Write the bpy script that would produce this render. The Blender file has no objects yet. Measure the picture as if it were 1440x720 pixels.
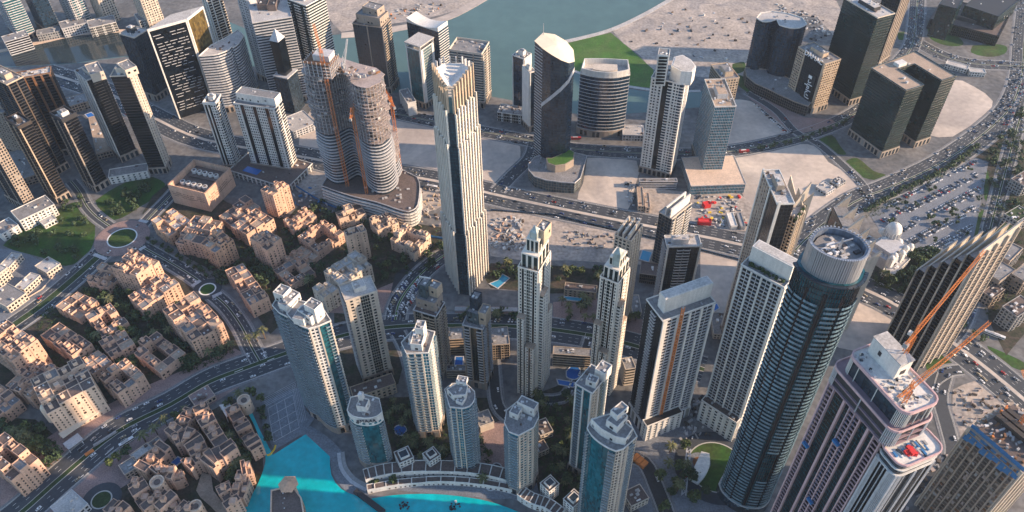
import bpy, math, random
import numpy as np
from mathutils import Matrix, Vector

# ------------------------------------------------------------------ camera
H = 555.0
F = 1100.0
NAD = (737.0, 1497.0)
_d = np.array([NAD[0] - 720, NAD[1] - 360, F]); _d /= np.linalg.norm(_d)
_up = -_d
_y = np.array([0, 0, 1.0]); _y = _y - _up * _y.dot(_up); _y /= np.linalg.norm(_y)
_x = np.cross(_y, _up)
RW = np.array([_x, _y, _up])
scene = bpy.context.scene
COL = scene.collection
cam_d = bpy.data.cameras.new('camera'); cam = bpy.data.objects.new('camera', cam_d); COL.objects.link(cam)
cam_d.sensor_width = 36; cam_d.lens = F / 1440 * 36
cam_d.clip_start = 1; cam_d.clip_end = 20000
_m = Matrix(((RW[0][0], -RW[0][1], -RW[0][2], 0), (RW[1][0], -RW[1][1], -RW[1][2], 0), (RW[2][0], -RW[2][1], -RW[2][2], H), (0, 0, 0, 1)))
cam.matrix_world = _m
scene.camera = cam
CAMP = np.array([0, 0, H])

# ------------------------------------------------------------------ light
SUN_AZ, SUN_EL = math.radians(-6), math.radians(20)
world = bpy.data.worlds.new('World'); scene.world = world; world.use_nodes = True
nt = world.node_tree; bg = nt.nodes['Background']
sky = nt.nodes.new('ShaderNodeTexSky'); sky.sky_type = 'NISHITA'; sky.sun_disc = False
sky.sun_elevation = SUN_EL; sky.sun_rotation = math.pi / 2 - SUN_AZ
sky.dust_density = 0.7; sky.air_density = 1.0; sky.ozone_density = 2.2
nt.links.new(sky.outputs[0], bg.inputs[0]); bg.inputs[1].default_value = 0.15
sd = bpy.data.lights.new('sun', 'SUN'); sd.energy = 5.0; sd.angle = math.radians(0.6); sd.color = (1.0, 0.73, 0.50)
sun = bpy.data.objects.new('sun', sd); COL.objects.link(sun)
sun.rotation_euler = Vector((math.cos(SUN_AZ) * math.cos(SUN_EL), math.sin(SUN_AZ) * math.cos(SUN_EL), math.sin(SUN_EL))).to_track_quat('Z', 'Y').to_euler()
sun.location = (900, 0, 700)
scene.view_settings.view_transform = 'Standard'; scene.view_settings.look = 'None'
scene.view_settings.gamma = 1; scene.view_settings.use_curve_mapping = False
scene.view_settings.exposure = 0.95
scene.render.engine = 'CYCLES'
scene.cycles.max_bounces = 5; scene.cycles.diffuse_bounces = 2; scene.cycles.glossy_bounces = 2
scene.cycles.volume_bounces = 0; scene.cycles.transmission_bounces = 2
scene.cycles.volume_step_rate = 4

R = random.Random(7)
HAZE = 0.00004

# ------------------------------------------------------------------ pixel -> world
def at(x, y, h=0.0):
    r = RW @ np.array([x - 720.0, y - 360.0, F])
    t = (h - H) / r[2]
    return np.array([r[0] * t, r[1] * t])

def hgt(T, yb):
    t = (yb - T[1]) / (NAD[1] - T[1])
    g = at(T[0] + (NAD[0] - T[0]) * t, yb)
    r = RW @ np.array([T[0] - 720.0, T[1] - 360.0, F])
    return float(H + np.hypot(*g) / np.hypot(r[0], r[1]) * r[2])

# ------------------------------------------------------------------ materials
MATS = {}
def mat(name, col, rough=0.8, metal=0.0, noise=0.12, scale=0.08, spec=0.4, fine=0.0, bump=0.0, rnd=0.0, panel=None, ramp=None, streak=0.0, blind=0.0):
    if name in MATS: return MATS[name]
    m = bpy.data.materials.new(name); m.use_nodes = True
    t = m.node_tree; N = t.nodes; L = t.links
    b = N['Principled BSDF']
    b.inputs['Roughness'].default_value = rough; b.inputs['Metallic'].default_value = metal
    b.inputs['Specular IOR Level'].default_value = spec
    geo = N.new('ShaderNodeNewGeometry')
    n1 = N.new('ShaderNodeTexNoise'); n1.inputs['Scale'].default_value = scale; n1.inputs['Detail'].default_value = 6; n1.inputs['Roughness'].default_value = 0.65
    L.new(geo.outputs['Position'], n1.inputs['Vector'])
    val = N.new('ShaderNodeMapRange'); val.inputs[1].default_value = 0.25; val.inputs[2].default_value = 0.75
    val.inputs[3].default_value = 1 - noise; val.inputs[4].default_value = 1 + noise
    L.new(n1.outputs['Fac'], val.inputs[0])
    out = val.outputs[0]
    if fine:
        n2 = N.new('ShaderNodeTexNoise'); n2.inputs['Scale'].default_value = scale * 9; n2.inputs['Detail'].default_value = 4
        L.new(geo.outputs['Position'], n2.inputs['Vector'])
        v2 = N.new('ShaderNodeMapRange'); v2.inputs[1].default_value = 0.3; v2.inputs[2].default_value = 0.7
        v2.inputs[3].default_value = 1 - fine; v2.inputs[4].default_value = 1 + fine
        L.new(n2.outputs['Fac'], v2.inputs[0])
        mu = N.new('ShaderNodeMath'); mu.operation = 'MULTIPLY'; L.new(out, mu.inputs[0]); L.new(v2.outputs[0], mu.inputs[1]); out = mu.outputs[0]
    if rnd:
        a = N.new('ShaderNodeMath'); a.operation = 'ADD'
        oi = N.new('ShaderNodeObjectInfo'); L.new(oi.outputs['Random'], a.inputs[0]); L.new(geo.outputs['Random Per Island'], a.inputs[1])
        fr = N.new('ShaderNodeMath'); fr.operation = 'FRACT'; L.new(a.outputs[0], fr.inputs[0])
        v3 = N.new('ShaderNodeMapRange'); v3.inputs[3].default_value = 1 - rnd; v3.inputs[4].default_value = 1 + rnd
        L.new(fr.outputs[0], v3.inputs[0])
        mu = N.new('ShaderNodeMath'); mu.operation = 'MULTIPLY'; L.new(out, mu.inputs[0]); L.new(v3.outputs[0], mu.inputs[1]); out = mu.outputs[0]
    if panel:
        pw, ph, pv = panel
        dv = N.new('ShaderNodeVectorMath'); dv.operation = 'DIVIDE'; dv.inputs[1].default_value = (pw, pw, ph)
        L.new(geo.outputs['Position'], dv.inputs[0])
        fl = N.new('ShaderNodeVectorMath'); fl.operation = 'FLOOR'; L.new(dv.outputs[0], fl.inputs[0])
        wn = N.new('ShaderNodeTexWhiteNoise'); L.new(fl.outputs[0], wn.inputs['Vector'])
        v4 = N.new('ShaderNodeMapRange'); v4.inputs[3].default_value = 1 - pv; v4.inputs[4].default_value = 1 + pv
        L.new(wn.outputs['Value'], v4.inputs[0])
        mu = N.new('ShaderNodeMath'); mu.operation = 'MULTIPLY'; L.new(out, mu.inputs[0]); L.new(v4.outputs[0], mu.inputs[1]); out = mu.outputs[0]
    if streak:
        sv = N.new('ShaderNodeVectorMath'); sv.operation = 'MULTIPLY'; sv.inputs[1].default_value = (.45, .45, .03); L.new(geo.outputs['Position'], sv.inputs[0])
        n6 = N.new('ShaderNodeTexNoise'); n6.inputs['Scale'].default_value = 1.0; n6.inputs['Detail'].default_value = 5; L.new(sv.outputs[0], n6.inputs['Vector'])
        v6 = N.new('ShaderNodeMapRange'); v6.inputs[1].default_value = .3; v6.inputs[2].default_value = .7; v6.inputs[3].default_value = 1 - streak; v6.inputs[4].default_value = 1 + streak * .6; L.new(n6.outputs['Fac'], v6.inputs[0])
        mu = N.new('ShaderNodeMath'); mu.operation = 'MULTIPLY'; L.new(out, mu.inputs[0]); L.new(v6.outputs[0], mu.inputs[1]); out = mu.outputs[0]
    c = N.new('ShaderNodeVectorMath'); c.operation = 'SCALE'
    if ramp:
        cr = N.new('ShaderNodeMix'); cr.data_type = 'RGBA'
        n5 = N.new('ShaderNodeTexNoise'); n5.inputs['Scale'].default_value = ramp[1]; n5.inputs['Detail'].default_value = 7; n5.inputs['Roughness'].default_value = 0.6
        n5.inputs['Distortion'].default_value = 0.8
        L.new(geo.outputs['Position'], n5.inputs['Vector'])
        mr = N.new('ShaderNodeMapRange'); mr.inputs[1].default_value = 0.42; mr.inputs[2].default_value = 0.62
        L.new(n5.outputs['Fac'], mr.inputs[0]); L.new(mr.outputs[0], cr.inputs[0])
        cr.inputs[6].default_value = (*col, 1); cr.inputs[7].default_value = (*ramp[0], 1)
        L.new(cr.outputs[2], c.inputs[0])
    elif blind:
        cr = N.new('ShaderNodeMix'); cr.data_type = 'RGBA'; gt = N.new('ShaderNodeMath'); gt.operation = 'GREATER_THAN'; gt.inputs[1].default_value = 1 - blind
        L.new(fr.outputs[0] if rnd else wn.outputs['Value'], gt.inputs[0]); L.new(gt.outputs[0], cr.inputs[0]); cr.inputs[6].default_value = (*col, 1); cr.inputs[7].default_value = (.16, .155, .14, 1); L.new(cr.outputs[2], c.inputs[0])
    else:
        c.inputs[0].default_value = col
    L.new(out, c.inputs['Scale']); L.new(c.outputs[0], b.inputs['Base Color'])
    if bump:
        bp = N.new('ShaderNodeBump'); bp.inputs['Strength'].default_value = bump; bp.inputs['Distance'].default_value = 0.6
        n4 = N.new('ShaderNodeTexNoise'); n4.inputs['Scale'].default_value = scale * 6; n4.inputs['Detail'].default_value = 5
        L.new(geo.outputs['Position'], n4.inputs['Vector'])
        L.new(n4.outputs['Fac'], bp.inputs['Height']); L.new(bp.outputs[0], b.inputs['Normal'])
    MATS[name] = m
    return m

M = {}
def mk():
    A = lambda k, *a, **kw: M.__setitem__(k, mat(k, *a, **kw))
    A('white', (.66, .64, .60), .7, streak=.14, fine=.08)
    A('cream', (.55, .48, .40), .8, streak=.14, fine=.08)
    A('tan', (.47, .37, .27), .85, streak=.14, fine=.10, noise=.18)
    A('sandstone', (.57, .375, .275), .9, streak=.12, rnd=.09, fine=.12, noise=.16)
    A('sandstone_pale', (.62, .47, .36), .9, streak=.12, rnd=.09, fine=.12, noise=.16)
    A('sandstone_warm', (.58, .36, .24), .9, streak=.12, rnd=.09, fine=.12, noise=.16)
    A('brown', (.11, .082, .062), .8, streak=.14, fine=.1)
    A('rust', (.20, .10, .05), .8, fine=.2, noise=.3)
    A('taupe', (.33, .27, .22), .8, streak=.14, fine=.1)
    A('grey', (.30, .30, .30), .8, fine=.12)
    A('pale_grey', (.48, .48, .49), .7, streak=.14, fine=.12)
    A('concrete', (.37, .31, .29), .9, streak=.14, fine=.2, noise=.22)
    A('dark', (.032, .032, .036), .6, fine=.1)
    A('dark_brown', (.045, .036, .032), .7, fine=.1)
    A('pink', (.56, .38, .38), .75, streak=.14, fine=.08)
    A('roof_grey', (.22, .215, .215), .9, fine=.25, noise=.3)
    A('roof_pale', (.44, .42, .40), .9, fine=.25, noise=.25)
    A('roof_brown', (.13, .10, .09), .95, fine=.25, noise=.25)
    A('roof_tan', (.38, .29, .22), .95, fine=.2, noise=.25)
    A('unit', (.50, .50, .50), .6, rnd=.45)
    A('steel', (.45, .46, .48), .4, metal=.6)
    A('orange', (.60, .20, .05), .5, noise=.25, scale=.4)
    A('yellow', (.75, .52, .05), .6)
    A('red', (.62, .04, .04), .5)
    A('blue_sheet', (.03, .16, .36), .6, noise=.3, scale=.3)
    P = (1.9, 3.4)
    A('glass_teal', (.014, .085, .105), .16, spec=.8, panel=(*P, .45))
    A('glass_blue', (.010, .028, .052), .14, spec=.8, panel=(*P, .45))
    A('glass_dark', (.004, .006, .009), .14, spec=.7, panel=(*P, .55))
    A('glass_green', (.008, .020, .020), .18, spec=.7, panel=(3.2, 3.4, .6))
    A('glass_grey', (.06, .085, .095), .2, spec=.7, panel=(*P, .5))
    A('glass_cyan', (.025, .13, .18), .16, spec=.7, panel=(*P, .5))
    A('glass_gold_glint', (.20, .135, .04), .2, metal=.5, spec=.7, panel=(2.2, 3.4, .5))  # golden sun reflection put into the glass colour
    A('glass_slate', (.022, .034, .048), .25, spec=.7, panel=(*P, .35))
    A('glass_pale', (.36, .41, .38), .3, spec=.6, panel=(*P, .3))
    A('pane', (.018, .026, .034), .12, spec=.6, rnd=.8, blind=.12)
    A('pane_teal', (.02, .12, .15), .12, spec=.6, rnd=.7, blind=.1)
    A('pane_brown', (.045, .032, .026), .3, spec=.5, rnd=.6)
    A('asphalt', (.052, .059, .070), .85, noise=.18, scale=.05, fine=.12)
    A('asphalt_dark', (.042, .045, .05), .85, noise=.25, scale=.05, fine=.15)
    A('paving', (.19, .19, .198), .85, noise=.25, scale=.06, fine=.25)
    A('paving_pink', (.27, .19, .175), .85, noise=.25, scale=.1, fine=.25)
    A('paving_grey', (.17, .185, .21), .85, noise=.2, scale=.08, fine=.25)
    A('kerb', (.46, .45, .42), .8)
    A('paint', (.75, .75, .72), .7)
    A('sand', (.55, .47, .40), .95, noise=.18, scale=.02, fine=.10, bump=.4, ramp=((.385, .335, .30), .012))
    A('rough_sand', (.42, .36, .31), .95, noise=.28, scale=.03, fine=.28, bump=.5, ramp=((.27, .245, .23), .03))
    A('ground', (.122, .126, .132), .95, noise=.35, scale=.02, fine=.3, ramp=((.165, .158, .152), .02))
    A('band_glass', (.15, .235, .285), .35, spec=.7, panel=(2.2, 3.85, .35))
    A('garden', (.060, .048, .038), .95, noise=.4, scale=.05, fine=.4, ramp=((.024, .032, .016), .09))
    A('crown_glass', (.13, .16, .21), .3, spec=.7, panel=(1.6, 30, .25))
    A('grass', (.050, .135, .018), .95, noise=.3, scale=.05, fine=.25, ramp=((.075, .135, .030), .02))
    A('lawn', (.026, .080, .010), .95, noise=.5, scale=.04, fine=.3, ramp=((.050, .065, .016), .03))
    A('shrub', (.03, .055, .018), .95, noise=.5, scale=.2, fine=.5)
    A('pool', (.02, .13, .42), .15, noise=.15)
    A('pool_cyan', (.05, .30, .48), .15, noise=.15)
    A('lake', (.0, .44, .48), .07, noise=.30, scale=.018, fine=.14, bump=.6, spec=.5)
    A('creek', (.085, .15, .14), .10, noise=.2, scale=.006, fine=.06, bump=.12, spec=.5)
    A('mauve', (.27, .19, .215), .8, streak=.12)
    A('canal', (.022, .034, .038), .10, noise=.25, scale=.01, fine=.06, bump=.12, spec=.4)
    A('crown_cream', (.74, .69, .61), .7, fine=.06, streak=.12)
    A('bark', (.12, .08, .05), .9)
    A('leaf', (.085, .115, .040), .9, rnd=.55, noise=.3, scale=.5)
    A('leaf_dark', (.050, .080, .034), .9, rnd=.55, noise=.3, scale=.5)
    A('palm_leaf', (.11, .115, .050), .9, rnd=.45, noise=.3, scale=.5)
    A('car_white', (.75, .75, .75), .3); A('car_silver', (.40, .41, .43), .3, metal=.3); A('car_black', (.03, .03, .035), .3)
    A('car_red', (.40, .03, .03), .3); A('car_blue', (.04, .07, .20), .3); A('car_sand', (.40, .33, .22), .3)
    A('glazing', (.02, .025, .03), .1, spec=.8)
    A('canvas', (.62, .55, .44), .8)
    A('letter', (.85, .85, .85), .6)
    A('letter_dark', (.05, .05, .06), .6)
mk()

# ------------------------------------------------------------------ mesh builder
BOXV = np.array([(x, y, z) for z in (0, 1) for x, y in ((-.5, -.5), (.5, -.5), (.5, .5), (-.5, .5))], float)
BOXF = [(0, 1, 5, 4), (1, 2, 6, 5), (2, 3, 7, 6), (3, 0, 4, 7), (4, 5, 6, 7), (3, 2, 1, 0)]
class MB:
    def __init__(s): s.v = []; s.f = []; s.mi = []; s.ms = []; s.n = 0
    def mid(s, m):
        if m is None: return 0
        if m not in s.ms: s.ms.append(m)
        return s.ms.index(m)
    def add(s, V, Fc, m=None):
        V = np.asarray(V, float); k = s.mid(m)
        s.v.append(V); s.f += [tuple(i + s.n for i in f) for f in Fc]; s.mi += [k] * len(Fc); s.n += len(V)
    def box(s, c, size, ang=0.0, m=None):                # c = centre of the base
        V = BOXV * np.array(size); ca, sa = math.cos(ang), math.sin(ang)
        V = np.column_stack((V[:, 0] * ca - V[:, 1] * sa + c[0], V[:, 0] * sa + V[:, 1] * ca + c[1], V[:, 2] + c[2]))
        s.add(V, BOXF, m)
    def prism(s, poly, z0, z1, m=None, top=None, zt=None, mt=None):
        n = len(poly); tp = poly if top is None else top
        z1s = [z1] * n if zt is None else zt
        V = [(p[0], p[1], z0) for p in poly] + [(p[0], p[1], z) for p, z in zip(tp, z1s)]
        Fc = [(i, (i + 1) % n, n + (i + 1) % n, n + i) for i in range(n)]
        s.add(V, Fc + [tuple(range(n - 1, -1, -1))], m)
        s.add(V[n:], [tuple(range(n))], mt if mt is not None else m)
    def edge(s, a, u, nn, f0, f1, d0, d1, z0, z1, m=None):
        P = [a + u * f0 + nn * d0, a + u * f0 + nn * d1, a + u * f1 + nn * d1, a + u * f1 + nn * d0]
        V = [(p[0], p[1], z0) for p in P] + [(p[0], p[1], z1) for p in P]
        s.add(V, [(0, 1, 5, 4), (1, 2, 6, 5), (2, 3, 7, 6), (3, 0, 4, 7), (4, 5, 6, 7), (3, 2, 1, 0)], m)
    def beam(s, p, q, w, m=None, w2=None):
        p = np.array(p, float); q = np.array(q, float); d = q - p; L = np.linalg.norm(d)
        if L < 1e-6: return
        d /= L; a = np.cross(d, (0, 0, 1)); 
        if np.linalg.norm(a) < 1e-3: a = np.array([1., 0, 0])
        a /= np.linalg.norm(a); b = np.cross(a, d); w2 = w if w2 is None else w2
        V = [c + a * i * ww / 2 + b * j * ww / 2 for c, ww in ((p, w), (q, w2)) for i, j in ((-1, -1), (1, -1), (1, 1), (-1, 1))]
        s.add(V, [(0, 1, 5, 4), (1, 2, 6, 5), (2, 3, 7, 6), (3, 0, 4, 7), (4, 5, 6, 7), (3, 2, 1, 0)], m)
    def mesh(s, name, mats, off=(0, 0, 0)):
        me = bpy.data.meshes.new(name)
        V = np.concatenate(s.v) - np.array(off) if s.v else np.zeros((0, 3))
        me.from_pydata(V.tolist(), [], s.f)
        ml = s.ms if s.ms else []
        if not ml: me.materials.append(mats)
        else:
            for m in ml: me.materials.append(M[m] if isinstance(m, str) else m)
            if len(ml) > 1: me.polygons.foreach_set('material_index', s.mi)
        me.update()
        return me

def mm(m): return M[m] if isinstance(m, str) else m
UNITS = {}
def unit_mesh(kind, m):
    k = (kind, m)
    if k in UNITS: return UNITS[k]
    b = MB()
    if kind == 'box': b.box((0, 0, 0), (1, 1, 1))
    elif kind == 'balcony':                               # slab with a parapet round three sides, x = width, y = depth outwards, z up
        b.box((0, .5, 0), (1, 1, .16)); b.box((0, .94, .16), (1, .12, .84)); b.box((-.48, .44, .16), (.04, .88, .84)); b.box((.48, .44, .16), (.04, .88, .84))
    elif kind == 'gbalcony':                              # the same with a glass parapet
        b.box((0, 0.5, 0), (1, 1, .2), 0, m); b.box((0, .94, .2), (1, .1, .7), 0, 'band_glass'); b.box((-.48, .44, .2), (.04, .88, .8), 0, m); b.box((.48, .44, .2), (.04, .88, .8), 0, m)
    me = b.mesh('balcony' if kind == 'gbalcony' else kind, mm(m)); UNITS[k] = (me, np.concatenate(b.v), list(b.f)); return UNITS[k]

def kind(o, k): o['kind'] = k; return o
def tag(o, label, cat, group=None):
    o['label'] = label; o['category'] = cat
    if group: o['group'] = group
    return o

class Thing:
    def __init__(s, name, loc, label, cat, group=None):
        s.o = bpy.data.objects.new(name, None); COL.objects.link(s.o); s.loc = np.array([loc[0], loc[1], loc[2] if len(loc) > 2 else 0.0])
        s.o.location = s.loc; s.o.empty_display_size = 2
        tag(s.o, label, cat, group); s.pools = {}
    def part(s, name, mb, m=None, parent=None, stuff=False):
        if not mb.f: return None
        o = bpy.data.objects.new(name, mb.mesh(name, mm(m), s.loc)); COL.objects.link(o)
        o.parent = parent or s.o
        if stuff: o['kind'] = 'stuff'
        return o
    def inst(s, name, uk, m, c, ang, size):
        s.pools.setdefault((name, uk, m), []).append((c[0], c[1], c[2], ang, size[0], size[1], size[2]))
    def flush(s, cap=100):
        names = {}
        for (name, uk, m), L in s.pools.items(): names.setdefault(name, []).extend([(uk, m, t) for t in L])
        for name, L in names.items():
            L.sort(key=lambda q: (q[2][0] ** 2 + q[2][1] ** 2 + (q[2][2] - H) ** 2) - 60 * q[2][4] * q[2][6])
            for uk, m, t in L[:cap]:
                me, V, Fc = unit_mesh(uk, m)
                o = bpy.data.objects.new(name, me); COL.objects.link(o); o.parent = s.o
                o.location = (t[0] - s.loc[0], t[1] - s.loc[1], t[2] - s.loc[2]); o.rotation_euler = (0, 0, t[3]); o.scale = (t[4], t[5], t[6])
            rest = L[cap:]
            if rest:
                b = MB()
                for uk, m, t in rest:
                    me, V, Fc = unit_mesh(uk, m)
                    W = V * np.array(t[4:7]); ca, sa = math.cos(t[3]), math.sin(t[3])
                    W2 = np.column_stack((W[:, 0] * ca - W[:, 1] * sa + t[0], W[:, 0] * sa + W[:, 1] * ca + t[1], W[:, 2] + t[2]))
                    if uk == 'gbalcony': b.add(W2, Fc[:6] + Fc[12:], m); b.add(W2, Fc[6:12], 'band_glass')
                    else: b.add(W2, Fc, m)
                s.part(name, b, None, stuff=True)
        s.pools = {}

FOOT = []       # footprints, for keeping trees and cars out of buildings
def inside(p, poly):
    x, y = p[0], p[1]; c = False; n = len(poly); j = n - 1
    for i in range(n):
        xi, yi = poly[i][0], poly[i][1]; xj, yj = poly[j][0], poly[j][1]
        if (yi > y) != (yj > y) and x < (xj - xi) * (y - yi) / (yj - yi + 1e-12) + xi: c = not c
        j = i
    return c
def offset(poly, d):
    n = len(poly); out = []
    for i in range(n):
        a, b, c = poly[i - 1], poly[i], poly[(i + 1) % n]
        u = (b - a) / (np.linalg.norm(b - a) + 1e-9); v = (c - b) / (np.linalg.norm(c - b) + 1e-9)
        n1 = np.array([u[1], -u[0]]); n2 = np.array([v[1], -v[0]]); s = n1 + n2
        k = max(0.35, 1 + n1.dot(n2))
        out.append(b + s * d / k)
    return out
def ccw(poly):
    A = sum(poly[i - 1][0] * poly[i][1] - poly[i][0] * poly[i - 1][1] for i in range(len(poly)))
    return poly if A > 0 else poly[::-1]
def scalep(poly, k, c=None):
    c = np.mean(poly, axis=0) if c is None else c
    return [c + (p - c) * k for p in poly]
def quad(L, C, Rr, h, ortho=True, wl=None, wr=None):
    L, C, Rr = at(*L, h), at(*C, h), at(*Rr, h)
    u, v = L - C, Rr - C; nu, nv = np.linalg.norm(u), np.linalg.norm(v)
    if ortho:
        au, av = math.atan2(u[1], u[0]), math.atan2(v[1], v[0]); df = (au - av) % (2 * math.pi)
        if nu > 1.6 * nv: av = au - math.pi / 2
        elif nv > 1.6 * nu: au = av + math.pi / 2
        else:
            mid = av + df / 2; au = mid + math.pi / 4; av = mid - math.pi / 4
        u = np.array([math.cos(au), math.sin(au)]) * (wl or nu); v = np.array([math.cos(av), math.sin(av)]) * (wr or nv)
    return [C + u, C, C + v, C + u + v]
def arc(pts, n=4):
    """smooth an open polyline (Catmull-Rom)"""
    P = [np.array(p, float) for p in pts]; out = []
    for i in range(len(P) - 1):
        p0 = P[max(i - 1, 0)]; p1 = P[i]; p2 = P[i + 1]; p3 = P[min(i + 2, len(P) - 1)]
        for k in range(n):
            t = k / n
            out.append(.5 * ((2 * p1) + (-p0 + p2) * t + (2 * p0 - 5 * p1 + 4 * p2 - p3) * t * t + (-p0 + 3 * p1 - 3 * p2 + p3) * t ** 3))
    out.append(P[-1]); return out

# ------------------------------------------------------------------ facades
BW = {'w': 6.6, 'W': 3.3, 'g': 5.0, 'b': 5.0, 's': 1.3, 'n': 8.0, 'f': 8.0, 'd': 3.0, 'c': 6.0, 'o': 6.2}
def facade(T, a, b, z0, z1, pat, sty, cnt, vis=True):
    """dress the edge a->b of a glazed core; letters of pat are bays laid side by side"""
    e = b - a; L = np.linalg.norm(e)
    if L < 1.2: return
    u = e / L; n = np.array([u[1], -u[0]]); ang = math.atan2(u[1], u[0])
    st = sty['st']; ns = max(1, int(round((z1 - z0) / st))); st = (z1 - z0) / ns
    once = pat.startswith('!'); pat = pat.replace('!', ''); nat = sum(BW[k] for k in pat)
    if not once:
        rp = max(1, int(round(L / nat))); pat = pat * rp
    nat = sum(BW[k] for k in pat); k_ = L / nat
    x = 0.0; wall, slab, pane = sty['wall'], sty['slab'], sty['pane']
    wm = MB(); cm = MB()
    for kch in pat:
        w = BW[kch] * k_; x0, x1 = x, x + w; x += w
        if kch == 's':
            if vis: 
                b2 = MB(); b2.edge(a, u, n, x0, x1, -.3, sty.get('pd', .9), z0, z1 + sty.get('pt', 0)); T.part('pier', b2, sty.get('pier', wall))
            else: wm.edge(a, u, n, x0, x1, -.3, .9, z0, z1)
        elif kch in 'wW':
            nc = max(1, int(round(w / 3.3))); cw = w / nc; ww = min(cw * .64, 2.3); wh = st * .6
            for c in range(nc + 1):
                l = x0 + c * cw - (cw - ww) / 2; r = x0 + c * cw + (cw - ww) / 2
                l = max(l, x0); r = min(r, x1)
                wm.edge(a, u, n, l, r, -.2, .45, z0, z1)
            for s in range(ns + 1):
                zb = z0 + s * st - (st - wh) * .5; zt = zb + (st - wh)
                wm.edge(a, u, n, x0, x1, -.2, .42, max(zb, z0), min(zt, z1))
            if vis:
                for c in range(nc):
                    for s in range(ns):
                        p = a + u * (x0 + (c + .5) * cw) + n * .12
                        T.inst('window', 'box', pane, (p[0], p[1], z0 + s * st + (st - wh) / 2), ang, (ww + .1, .12, wh + .05))
        elif kch == 'o':                                       # wide dark openings between thin slabs
            for s in range(ns + 1):
                z = z0 + s * st
                if vis: T.inst('floor_slab', 'box', slab, (*(a + u * (x0 + x1) / 2 + n * .2), z - .35), ang, (w, 1.1, .62))
                else: wm.edge(a, u, n, x0, x1, -.2, .6, z - .35, z + .3)
            wm.edge(a, u, n, (x0 + x1) / 2 - .2, (x0 + x1) / 2 + .2, -.2, .3, z0, z1)
        elif kch == 'd':                                       # deep dark vertical recess
            cm.edge(a, u, n, x0, x1, -.2, .03, z0, z1, 'glass_dark')
        elif kch == 'g':
            for s in range(1, ns + 1): wm.edge(a, u, n, x0, x1, -.2, .10, z0 + s * st - .45, z0 + s * st)
            q = max(1, int(round(w / 1.8)))
            for c in range(q + 1):
                t = x0 + (x1 - x0) * c / q
                wm.edge(a, u, n, max(x0, t - .09), min(x1, t + .09), -.2, .16, z0, z1)
        elif kch == 'c':                                       # plain curtain wall
            q = max(1, int(round(w / 3)))
            for c in range(q + 1):
                t = x0 + (x1 - x0) * c / q
                cm.edge(a, u, n, max(x0, t - .08), min(x1, t + .08), -.2, .12, z0, z1, sty.get('mull', 'dark'))
            for s in range(1, ns + 1): cm.edge(a, u, n, x0, x1, -.2, .07, z0 + s * st - .22, z0 + s * st, sty.get('mull', 'dark'))
        elif kch == 'b':
            for s in range(ns):
                p = a + u * (x0 + x1) / 2 - n * .1
                zz = z0 + s * st - .2
                if vis: T.inst('balcony', 'gbalcony' if sty.get('gb') else 'balcony', slab, (p[0], p[1], zz), ang + math.pi, (w * .94, sty.get('bd', 1.5), 1.2))
                else: wm.edge(a, u, n, x0 + .1, x1 - .1, -.1, 1.2, zz, zz + 1.1)
        elif kch == 'n':
            for s in range(ns):
                z = z0 + s * st
                p = a + u * (x0 + x1) / 2 + n * .2
                if vis: T.inst('floor_band', 'box', slab, (p[0], p[1], z), ang, (w, .2 + 2 * sty.get('nd', .35), sty.get('nh', 1.15)))
                else: wm.edge(a, u, n, x0, x1, -.1, .5, z, z + sty.get('nh', 1.15))
        elif kch == 'f':
            q = max(2, int(round(w / sty.get('fs', 1.6))))
            for c in range(q):
                t = x0 + w * (c + .5) / q
                wm.edge(a, u, n, t - .22, t + .22, -.2, .7, z0, z1)
            for s in range(1, ns + 1): wm.edge(a, u, n, x0, x1, -.2, .15, z0 + s * st - .6, z0 + s * st)
    if wm.f: T.part('facade_frame', wm, wall)
    if cm.f: T.part('curtain_wall', cm, None)

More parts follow.
